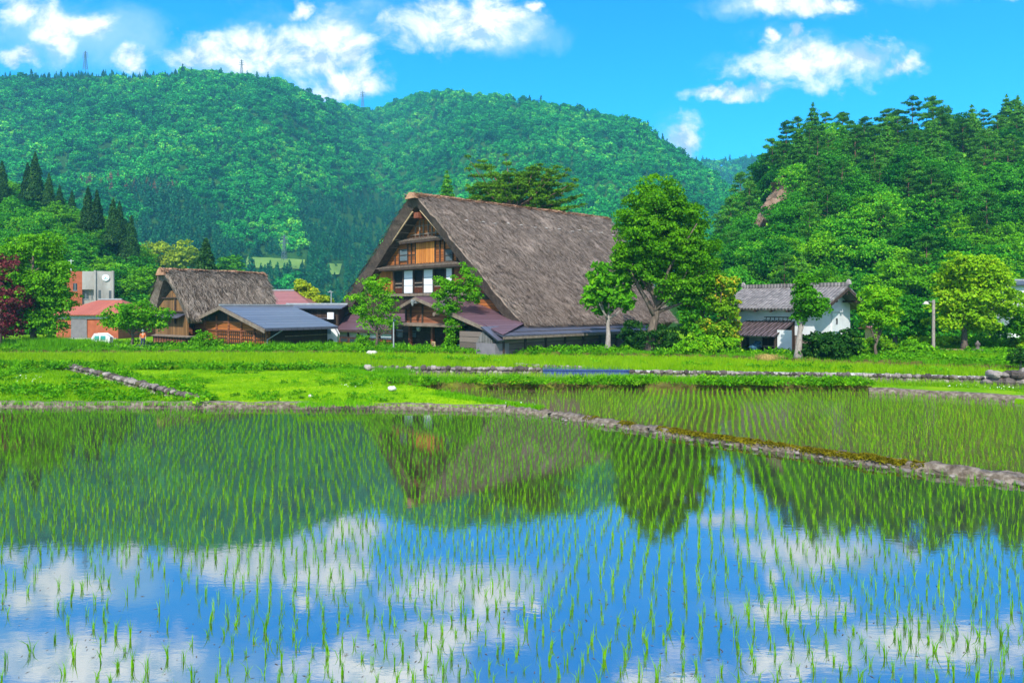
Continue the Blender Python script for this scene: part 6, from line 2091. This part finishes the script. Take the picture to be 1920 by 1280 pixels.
# white clover flowers
fl = []
for poly, d in (([P(*p, .2) for p in [(1760, 722), (1900, 728), (1900, 734), (1760, 728)]], 9), ([P(*p, .25) for p in [(1000, 684), (1240, 688), (1240, 693), (1000, 690)]], 9), ([P(*p, .2) for p in [(640, 720), (700, 722), (700, 730), (640, 730)]], 5), ([P(*p, .2) for p in [(940, 754), (1020, 762), (1000, 766), (930, 760)]], 8), ([P(*p, .2) for p in [(30, 705), (80, 705), (80, 720), (30, 720)]], 5)):
    q = scatter_poly(poly, d, .30, 71); fl.append(q)
fl = np.concatenate(fl); fl[:, 2] += RNG.uniform(-.03, .05, len(fl))
V, Fc = leaf_cards(fl, .05, .045, 1.5)
tag(link('clover_flowers', np_mesh('clover_flowers', V, Fc, M['petal'])), kind='stuff')
mb = MB(); mb.rock((0, 0, .25), (.75, .5, .38), 5); o = mb.build('straw_heap', M['straw_heap'], smooth=True); g = at(1438, 678, VG); o.location = (g.x, g.y, VG - .05)
V, Fc = leaf_cards(np.stack([RNG.normal(0, .42, 900), RNG.normal(0, .3, 900), RNG.uniform(.2, .55, 900)], 1), .4, .02, .8)
link('loose_straw', np_mesh('loose_straw', V, Fc, M['straw_heap']), o)
tag(o, 'heap of dry cut grass in front of the storehouse canopy', 'straw heap')
# ------------------------------------------------------------------ village trees and shrubs
px_tree('big_tree', 'tallest leafy green tree with a leaning trunk at the right end of the farmhouse', (1216, 663),
        [(1235, 372, 58, 42), (1195, 420, 48, 42), (1280, 420, 54, 48), (1235, 450, 76, 56), (1182, 478, 40, 34), (1292, 490, 58, 52), (1210, 505, 58, 36), (1312, 535, 46, 40), (1265, 540, 48, 36), (1250, 470, 60, 56)],
        'leaf_big', 'bark', r0=.46, n=72000, clump=.62, L=.23, W=.15, nl=16, path_px=[(1216, 663), (1228, 600), (1240, 540), (1242, 430)], shell=(.45, 1.0))
px_tree('magnolia_tree', 'round dark green tree with big leaves and a pale trunk in front of the thatch', (1139, 662),
        [(1140, 528, 40, 32), (1118, 555, 26, 24), (1165, 560, 24, 26), (1140, 565, 40, 24), (1125, 520, 22, 20)],
        'leaf_mid', 'pale_bark', r0=.27, n=3600, clump=.55, L=.48, W=.26, nl=7, path_px=[(1139, 662), (1140, 610), (1142, 545)], droop=.5, up=.8)
px_tree('young_tree', 'airy light green tree standing before the left skirt roof of the farmhouse', (706, 657),
        [(705, 545, 34, 28), (683, 585, 28, 30), (728, 570, 26, 30), (705, 600, 36, 24), (735, 605, 18, 18), (690, 530, 14, 16), (672, 560, 20, 12), (722, 528, 12, 14)],
        'leaf_fresh', 'bark', r0=.13, n=9000, clump=.40, L=.19, W=.11, nl=14, path_px=[(706, 657), (708, 610), (706, 560)], shell=(.1, 1.0))
px_tree('young_tree', 'bright green slender tree hiding the right half of the farmhouse porch', (845, 660),
        [(850, 545, 26, 26), (880, 535, 24, 28), (830, 530, 14, 14), (845, 580, 26, 22), (850, 615, 22, 22), (842, 640, 16, 18), (890, 555, 16, 16), (872, 508, 12, 14), (828, 555, 16, 12)],
        'leaf_fresh', 'bark', r0=.12, n=12000, clump=.40, L=.19, W=.12, nl=14, path_px=[(845, 660), (848, 600), (862, 530)], shell=(.1, 1.0))
px_tree('garden_shrub', 'small bright shrub under the airy tree by the white plaster wall', (680, 657), [(680, 640, 13, 16), (672, 648, 9, 9), (690, 648, 9, 9)], 'leaf_fresh', r0=.05, n=1500, clump=.3, L=.16, W=.09, cat='shrub')
px_tree('storehouse_tree', 'tree with a thick pale trunk standing in front of the white storehouse', (1496, 676),
        [(1513, 540, 22, 20), (1505, 565, 24, 22), (1528, 580, 22, 16), (1498, 593, 16, 12), (1543, 568, 13, 14), (1512, 524, 14, 12), (1510, 580, 22, 16)],
        'leaf_mid', 'pale_bark', r0=.30, n=9000, clump=.42, L=.22, W=.13, nl=6, path_px=[(1496, 676), (1499, 620), (1508, 560)])
px_tree('leaning_tree', 'small tree with a thin curved trunk just right of the storehouse', (1642, 672),
        [(1648, 560, 26, 22), (1632, 585, 20, 20), (1668, 585, 24, 24), (1645, 605, 26, 16), (1668, 560, 18, 16)],
        'leaf_fresh', 'bark', r0=.13, n=5600, clump=.5, L=.26, W=.15, nl=10, path_px=[(1642, 672), (1641, 650), (1652, 620), (1648, 580)])
px_tree('round_tree', 'dark leafed tree between the curved trunk and the lamp post', (1677, 654),
        [(1680, 575, 28, 24), (1705, 590, 28, 26), (1690, 615, 34, 22), (1720, 615, 22, 20), (1665, 600, 20, 22)],
        'leaf_hill', r0=.25, n=7000, clump=.6, L=.3, W=.2)
px_tree('pale_green_tree', 'large yellow-green tree with a rounded crown behind the lamp post', (1808, 662),
        [(1815, 505, 55, 32), (1860, 525, 40, 32), (1785, 530, 35, 32), (1820, 555, 65, 35), (1880, 570, 35, 25), (1775, 570, 25, 25), (1800, 600, 50, 25), (1835, 610, 30, 20)],
        'leaf_bright', r0=.28, n=26000, clump=.65, L=.26, W=.17, nl=14)
px_tree('spreading_tree', 'low spreading tree leaning in from the right edge of the photo', (1925, 660),
        [(1905, 600, 30, 22), (1935, 580, 35, 35), (1890, 625, 28, 14), (1950, 610, 40, 30)], 'leaf_fresh', r0=.25, n=7000, clump=.6, L=.3, W=.2)
AUT = [('tree with yellow-tinged leaves touching the right side of the biggest tree', (1312, 662), [(1320, 520, 34, 40), (1300, 570, 32, 36), (1318, 620, 34, 28), (1335, 560, 26, 30)], 'leaf_mid'),
       ('tree with orange and yellow leaf tips beside the storehouse roof', (1350, 664), [(1350, 545, 24, 34), (1362, 580, 22, 28), (1345, 620, 32, 24), (1372, 625, 18, 20)], 'leaf_autumn')]
for lab, b, bl, m_ in AUT:
    px_tree('garden_tree', lab, b, bl, m_, r0=.18, n=9000, clump=.6, L=.26, W=.17)
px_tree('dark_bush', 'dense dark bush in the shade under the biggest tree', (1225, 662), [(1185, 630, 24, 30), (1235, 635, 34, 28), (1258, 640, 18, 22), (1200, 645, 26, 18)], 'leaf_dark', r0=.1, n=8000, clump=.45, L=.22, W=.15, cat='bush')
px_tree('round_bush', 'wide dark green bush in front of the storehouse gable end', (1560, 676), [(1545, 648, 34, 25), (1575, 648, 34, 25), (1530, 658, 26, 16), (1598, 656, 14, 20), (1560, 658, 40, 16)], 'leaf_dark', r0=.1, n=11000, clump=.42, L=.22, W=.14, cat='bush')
px_tree('low_bush', 'fresh green bush between the biggest tree and the storehouse', (1315, 667), [(1290, 650, 22, 15), (1330, 648, 30, 16), (1365, 648, 22, 18)], 'leaf_fresh', r0=.06, n=5000, clump=.4, L=.22, W=.14, cat='bush')
px_tree('round_bush', 'small round bush in front of the blue-roofed shed', (384, 656), [(385, 636, 22, 18), (372, 646, 16, 10), (398, 645, 12, 10)], 'leaf_fresh', r0=.07, n=2600, clump=.35, L=.18, W=.11, cat='bush')
px_tree('garden_tree', 'bushy low tree with several stems left of the small thatched hut', (247, 652),
        [(230, 590, 34, 18), (265, 583, 34, 18), (295, 592, 24, 16), (215, 605, 26, 14), (250, 605, 44, 16), (290, 610, 20, 10)], 'leaf_mid', r0=.16, n=9000, clump=.5, L=.24, W=.15, nl=14)
px_tree('big_tree', 'large light green tree at the left edge beside the red brick building', (62, 652),
        [(60, 470, 55, 34), (20, 500, 45, 40), (95, 510, 40, 35), (60, 545, 70, 40), (110, 560, 32, 28), (25, 590, 50, 35), (85, 600, 45, 30)], 'leaf_fresh', r0=.32, n=30000, clump=.65, L=.25, W=.17, nl=14, depth=.9)
px_tree('red_maple', 'dark red maple cut by the left edge of the photo', (0, 655),
        [(5, 500, 26, 22), (10, 540, 34, 24), (35, 565, 28, 22), (0, 590, 40, 24), (20, 615, 34, 16), (-40, 560, 45, 60)], 'leaf_maple', r0=.2, n=9000, clump=.5, L=.24, W=.15)
px_tree('poplar_tree', 'yellow-green conical tree seen over the shed roofs', (565, 650), [(565, 545, 14, 22), (572, 562, 20, 14), (558, 565, 16, 14), (590, 562, 14, 16), (568, 590, 26, 26)], 'leaf_yellow', r0=.25, n=6500, clump=.8, L=.42, W=.30, Y=92)
px_tree('poplar_tree', 'tiny yellow-green treetop just left of the farmhouse thatch', (606, 650), [(606, 565, 9, 10), (608, 590, 12, 22)], 'leaf_yellow', r0=.2, n=1600, clump=.8, L=.42, W=.3, Y=92)
for px_, py_, r_, lab in ((300, 478, 26, 'pale green tree at the left of a small grove behind the hut'), (345, 476, 30, 'pale green tree with the broadest crown in the grove behind the hut'), (432, 494, 20, 'pale green tree right of the dark conical cedar behind the hut')):
    px_tree('grove_tree', lab, (px_, py_ + 60), [(px_, py_, r_, r_ * .8), (px_ - 10, py_ + 18, r_ * .8, r_ * .6), (px_ + 12, py_ + 20, r_ * .7, r_ * .6)], 'leaf_yellow' if r_ > 25 else 'leaf_mid', r0=.35, n=2600, clump=1.8, L=.9, W=.6, Y=210)
px_tree('garden_shrub', 'clipped shrub on top of the rock pile at the right edge', (1912, 700), [(1905, 668, 16, 12), (1925, 665, 16, 16), (1915, 682, 14, 12)], 'leaf_dark', 'pale_bark', zg=.5, r0=.08, n=3000, clump=.25, L=.14, W=.09, cat='shrub', Y=42)
for k_, (a, b_, r_, h_) in enumerate([(1655, 660, 22, 18), (1715, 662, 26, 14), (1740, 652, 30, 14), (1700, 645, 24, 18), (1780, 650, 30, 12), (1850, 652, 34, 14), (1900, 655, 24, 14)]):
    px_tree('wild_shrub', ['bright shrub at the foot of the curved trunk', 'rounded shrub left of the lamp post', 'leafy shrub growing behind the lamp post', 'taller shrub under the dark leafed tree', 'shrub beneath the left side of the yellow-green tree',
                          'broad shrub beneath the right side of the yellow-green tree', 'shrub near the right edge behind the stone lantern'][k_], (a, b_ + 4), [(a, b_ - h_ * .5, r_, h_), (a + r_ * .6, b_ - h_ * .3, r_ * .6, h_ * .7)], 'leaf_fresh' if k_ % 2 else 'leaf_bright', r0=.05, n=2600, clump=.5, L=.26, W=.16, cat='shrub', group='shrubs along the grass verge right of the storehouse')


# the flat-topped pine behind the ridge
def roof_pine():
    Yp = 92.0; b = atY(968, 660, Yp); s = Yp / F
    t = thing('pine_tree', 'broad flat-topped pine spreading its branches above the thatched ridge', 'tree', (b.x, b.y, VG))
    hz = lambda px, py: ((px - 968) * s, 0, (660 - py) * s + (b.z - VG))
    rnd = random.Random(3); rng = np.random.default_rng(3)
    limbs = []; Ps = []; Os = []
    ends = [(880, 305), (872, 345), (905, 300), (930, 318), (948, 300), (985, 318), (1010, 312), (1045, 312), (1062, 325), (1075, 348), (1088, 368), (1092, 388), (1050, 380), (1020, 372), (900, 352), (925, 340), (880, 325),
            (1000, 340), (1035, 345), (970, 345), (1060, 395), (915, 325), (950, 335), (1030, 330)]
    roots = [(968, 405), (962, 392), (975, 380), (970, 398)]
    tm = MB(); tm.tube([(0, 0, 0), hz(966, 520), hz(972, 420), hz(970, 375), hz(985, 345)], [.5, .42, .32, .24, .12], 9)
    for i_ in range(34):
        a_ = PI * (i_ + .5) / 34 * 1.06 - .03 * PI; f_ = rnd.uniform(.35, .95)
        ends.append((978 + math.cos(a_) * 112 * f_, 388 - math.sin(a_) * 80 * f_ - rnd.uniform(-3, 6)))
    for i, (ex, ey) in enumerate(ends):
        r = roots[i % 4]; dy = rnd.uniform(-3.5, 3.5)
        a = Vector(hz(*r)); e = Vector(hz(ex, ey)); e.y = dy
        mid = a.lerp(e, .45) + Vector((0, 0, -.55)); m2 = a.lerp(e, .75) + Vector((0, 0, -.35))
        tm.tube([a, mid, m2, e], [.14, .10, .06, .02], 6)
        for k in (.55, .72, .88, 1.0):
            c = (a.lerp(mid, k / .45) if k < .45 else (mid.lerp(m2, (k - .45) / .3) if k < .75 else m2.lerp(e, (k - .75) / .25)))
            r_ = rnd.uniform(.5, .95) * (1.15 if k < .9 else .75)
            Ps.append(((c.x, c.y, c.z + .12), (r_ * 1.25, r_ * 1.2, r_ * .26)))
    tm.build('trunk', M['red_bark'], t, smooth=True)
    V, Fc = crown_leaves(Ps, .42, 62000, .34, .10, .5, (.2, 1.0), .45, -.1, rng)
    link('crown', np_mesh('crown', V, Fc, M['leaf_roofpine']), t)


roof_pine()

# ------------------------------------------------------------------ small things in the village
g = at(1750, 664, VG)
LP = thing('lamp_post', 'grey wooden post with a small hooded lamp right of the storehouse', 'lamp post', (g.x, g.y, VG))
s = g.y / F
mb = MB(); mb.tube([(0, 0, 0), (.02, 0, 102 * s)], [.13, .11], 10); mb.build('post', M['pale_bark'], LP)
mb = MB(); mb.tube([(0, 0, 97 * s), (-.35, 0, 99 * s), (-.62, 0, 97.5 * s)], .03, 6); mb.build('arm', M['metal_grey'], LP)
mb = MB(); mb.lathe([(.0, .12), (.08, .1), (.28, -.12), (.26, -.13), (.05, .04), (0, .04)], (-.62, 0, 96.5 * s), 12); mb.build('lamp_shade', M['pale_stone'], LP, smooth=True)
g = at(738, 662, VG); s = g.y / F
LP = thing('lamp_post', 'slim grey metal lamp post in front of the farmhouse entrance', 'lamp post', (g.x, g.y, VG))
mb = MB(); mb.tube([(0, 0, 0), (0, 0, 60 * s)], [.07, .055], 8); mb.build('post', M['metal_grey'], LP)
mb = MB(); mb.tube([(0, 0, 60 * s), (.1, -.1, 62 * s)], [.09, .12], 8); mb.build('lamp', M['dark_glass'], LP)
b = atY(621, 575, 84); LP = thing('utility_pole', 'thin pole with a lamp bracket sticking up left of the farmhouse thatch', 'pole', (b.x, b.y, VG)); s = 84 / F
mb = MB(); mb.tube([(0, 0, 0), (0, 0, 4 + 29 * s)], [.09, .06], 7); mb.build('post', M['metal_grey'], LP)
mb = MB(); mb.beam((-.45, 0, 4 + 27 * s), (.25, 0, 4 + 27 * s), .06); mb.tube([(-.1, 0, 4 + 27 * s), (-.1, 0, 4 + 30 * s)], [.1, .13], 8); mb.build('lamp_bracket', M['metal_grey'], LP)
# stone lantern and stacked stones on the verge
g = at(1833, 664, VG); s = g.y / F
SL = thing('stone_lantern', 'small grey stone monument on a wide plinth in the grass at the right', 'monument', (g.x, g.y, VG))
mb = MB(); mb.box(-.5, .5, -.35, .35, 0, .25); mb.box(-.32, .32, -.25, .25, .25, .42); mb.build('plinth', M['stone'], SL, bevel=.03)
mb = MB(); mb.lathe([(.16, .42), (.12, .7), (.2, .78), (.2, .9), (.1, 1.0), (.05, 1.12), (0, 1.14)], (0, 0, 0), 10); mb.build('stone_figure', M['stone'], SL, smooth=True)
g = at(1783, 662, VG); mb = MB(); rnd = random.Random(8)
for i in range(16): mb.rock((rnd.uniform(-1.0, 1.0), rnd.uniform(-.2, .2), .12 + .16 * (i % 2)), (rnd.uniform(.12, .26), .18, .11), i)
o = mb.build('stacked_stones', M['rock'], smooth=True); o.location = (g.x, g.y, VG); tag(o, 'low pile of pinkish stones under the yellow-green tree', 'stones')
# fence in front of the porch, right part
fa, fb_ = at(860, 657, VG), at(905, 659, VG)
mb = MB(); mb.beam((fa.x, fa.y - 2, .95), (fb_.x, fb_.y - 2, .93), .06, .08)
for k in range(4):
    q = fa.lerp(fb_, k / 3); mb.box(q.x - .03, q.x + .03, q.y - 2.03, q.y - 1.97, VG, .93)
tag(mb.build('handrail', M['teal']), 'faded green handrail in front of the right side of the farmhouse porch', 'handrail')


# ------------------------------------------------------------------ person in orange, walking in the yard
def person():
    g = at(268, 652.5, VG); Yp = g.y
    root = thing('person', 'person in orange top, dark trousers and white hat walking behind the low tree', 'person', (g.x, g.y, VG), math.radians(25))
    J = {'pelvis': (0, 0, .92), 'waist': (0, -.01, 1.06), 'chest': (0, -.01, 1.30), 'neck': (0, 0, 1.46), 'head0': (0, -.02, 1.54), 'head1': (0, -.02, 1.64), 'head2': (0, -.01, 1.72),
         'shl': (-.17, 0, 1.40), 'ell': (-.24, .05, 1.14), 'wrl': (-.23, -.08, .92), 'shr': (.17, 0, 1.40), 'elr': (.25, .02, 1.14), 'wrr': (.22, -.14, .94),
         'hil': (-.10, 0, .88), 'knl': (-.11, -.12, .50), 'anl': (-.11, -.02, .10), 'tol': (-.12, -.20, .04), 'hir': (.10, 0, .88), 'knr': (.11, .04, .49), 'anr': (.11, .22, .13), 'tor': (.12, .08, .04)}
    R = {'pelvis': .15, 'waist': .125, 'chest': .155, 'neck': .055, 'head0': .07, 'head1': .098, 'head2': .07, 'shl': .062, 'ell': .042, 'wrl': .03, 'shr': .062, 'elr': .042, 'wrr': .03,
         'hil': .09, 'knl': .062, 'anl': .04, 'tol': .035, 'hir': .09, 'knr': .062, 'anr': .04, 'tor': .035}
    E = [('pelvis', 'waist'), ('waist', 'chest'), ('chest', 'neck'), ('neck', 'head0'), ('head0', 'head1'), ('head1', 'head2'), ('chest', 'shl'), ('shl', 'ell'), ('ell', 'wrl'), ('chest', 'shr'), ('shr', 'elr'), ('elr', 'wrr'),
         ('pelvis', 'hil'), ('hil', 'knl'), ('knl', 'anl'), ('anl', 'tol'), ('pelvis', 'hir'), ('hir', 'knr'), ('knr', 'anr'), ('anr', 'tor')]
    for s_, wr in ((-1, 'wrl'), (1, 'wrr')):
        w = Vector(J[wr]); pn = wr + 'p'; J[pn] = tuple(w + Vector((0, -.01, -.06))); R[pn] = .03; E.append((wr, pn))
        for f in range(5):
            a = wr + 'f%d' % f; off = Vector(((f - 1.5) * .016, -.008, -.06 - .03 * (1 - abs(f - 1.5) * .15))) if f < 4 else Vector((-s_ * .04, -.03, -.02))
            J[a] = tuple(Vector(J[pn]) + off); R[a] = .009; E.append((pn, a))

    def skin(names, edges, name, mat, root_n, grow=0.0, parent=None):
        ix = {n_: i for i, n_ in enumerate(names)}
        me = bpy.data.meshes.new(name); me.from_pydata([J[n_] for n_ in names], [(ix[a], ix[b]) for a, b in edges], [])
        me.materials.append(M[mat]); o = link(name, me, parent)
        md = o.modifiers.new('skin', 'SKIN')
        for n_ in names:
            sv = me.skin_vertices[0].data[ix[n_]]; r = R[n_] + grow; sv.radius = (r, r * (.72 if n_ in ('pelvis', 'waist', 'chest') else 1)); sv.use_root = n_ == root_n
        o.modifiers.new('sub', 'SUBSURF').render_levels = 2
        return o
    body = skin(list(J), E, 'body', 'skin', 'pelvis', 0, root)
    T = ['waist', 'chest', 'shl', 'ell', 'shr', 'elr']
    skin(T + ['pelvis'], [('waist', 'chest'), ('chest', 'shl'), ('shl', 'ell'), ('chest', 'shr'), ('shr', 'elr'), ('pelvis', 'waist')], 'top', 'orange_cloth', 'chest', .022, root)
    skin(['pelvis', 'hil', 'knl', 'anl', 'hir', 'knr', 'anr'], [('pelvis', 'hil'), ('hil', 'knl'), ('knl', 'anl'), ('pelvis', 'hir'), ('hir', 'knr'), ('knr', 'anr')], 'trousers', 'navy_cloth', 'pelvis', .018, root)
    mb = MB(); mb.lathe([(.0, .20), (.07, .19), (.105, .13), (.11, .07), (.19, .045), (.19, .035), (.10, .05)], (0, -.015, 1.60), 16); mb.build('hat', M['white_paint'], root, smooth=True)
    mb = MB()
    for s_ in (-1, 1): mb.rock((s_ * .035, -.112, 1.64), (.012, .008, .010), 1)
    mb.build('eyes', M['black'], root)
    mb = MB(); mb.rock((0, -.122, 1.61), (.014, .02, .022), 2); mb.rock((0, -.108, 1.57), (.026, .008, .007), 3); mb.build('nose_and_mouth', M['skin'], root)


person()
# small white utility cart parked in the tall grass
g = at(192, 650, VG)
CT = thing('utility_cart', 'small white cart with greenish panels standing in the grass by the brick building', 'cart', (g.x, g.y, VG), .15)
mb = MB(); mb.prism([(-.75, .45), (.75, .45), (.8, .95), (.35, 1.3), (-.55, 1.3), (-.8, .9)], -.4, .4); bd = mb.build('body', M['white_paint'], CT, bevel=.05)
mb = MB()
for a, b_ in ((-.55, -.15), (0, .45)): mb.box(a, b_, -.42, -.405, .7, 1.1)
mb.build('panel', M['teal'], bd)
for s_ in (-1, 1): mb = MB(); mb.tube([(s_ * .5, -.45, .25), (s_ * .5, -.32, .25)], .25, 14); mb.build('wheel', M['black'], CT)

# ------------------------------------------------------------------ haze: one closed box of even air round everything
mb = MB(); mb.box(-2250, 2250, -55, 1950, -3.0, 420)
hz_o = mb.build('haze', [])
hz_o.data.materials.clear()
m, t, out = new_mat('haze')
pv = t.n('ShaderNodeVolumePrincipled', ins={'Color': (0.18, 0.72, 0.95, 1), 'Density': 0.00030, 'Anisotropy': 0.15})
t.link(pv.outputs[0], out.inputs['Volume'])
hz_o.data.materials.append(m)
tag(hz_o, kind='stuff')
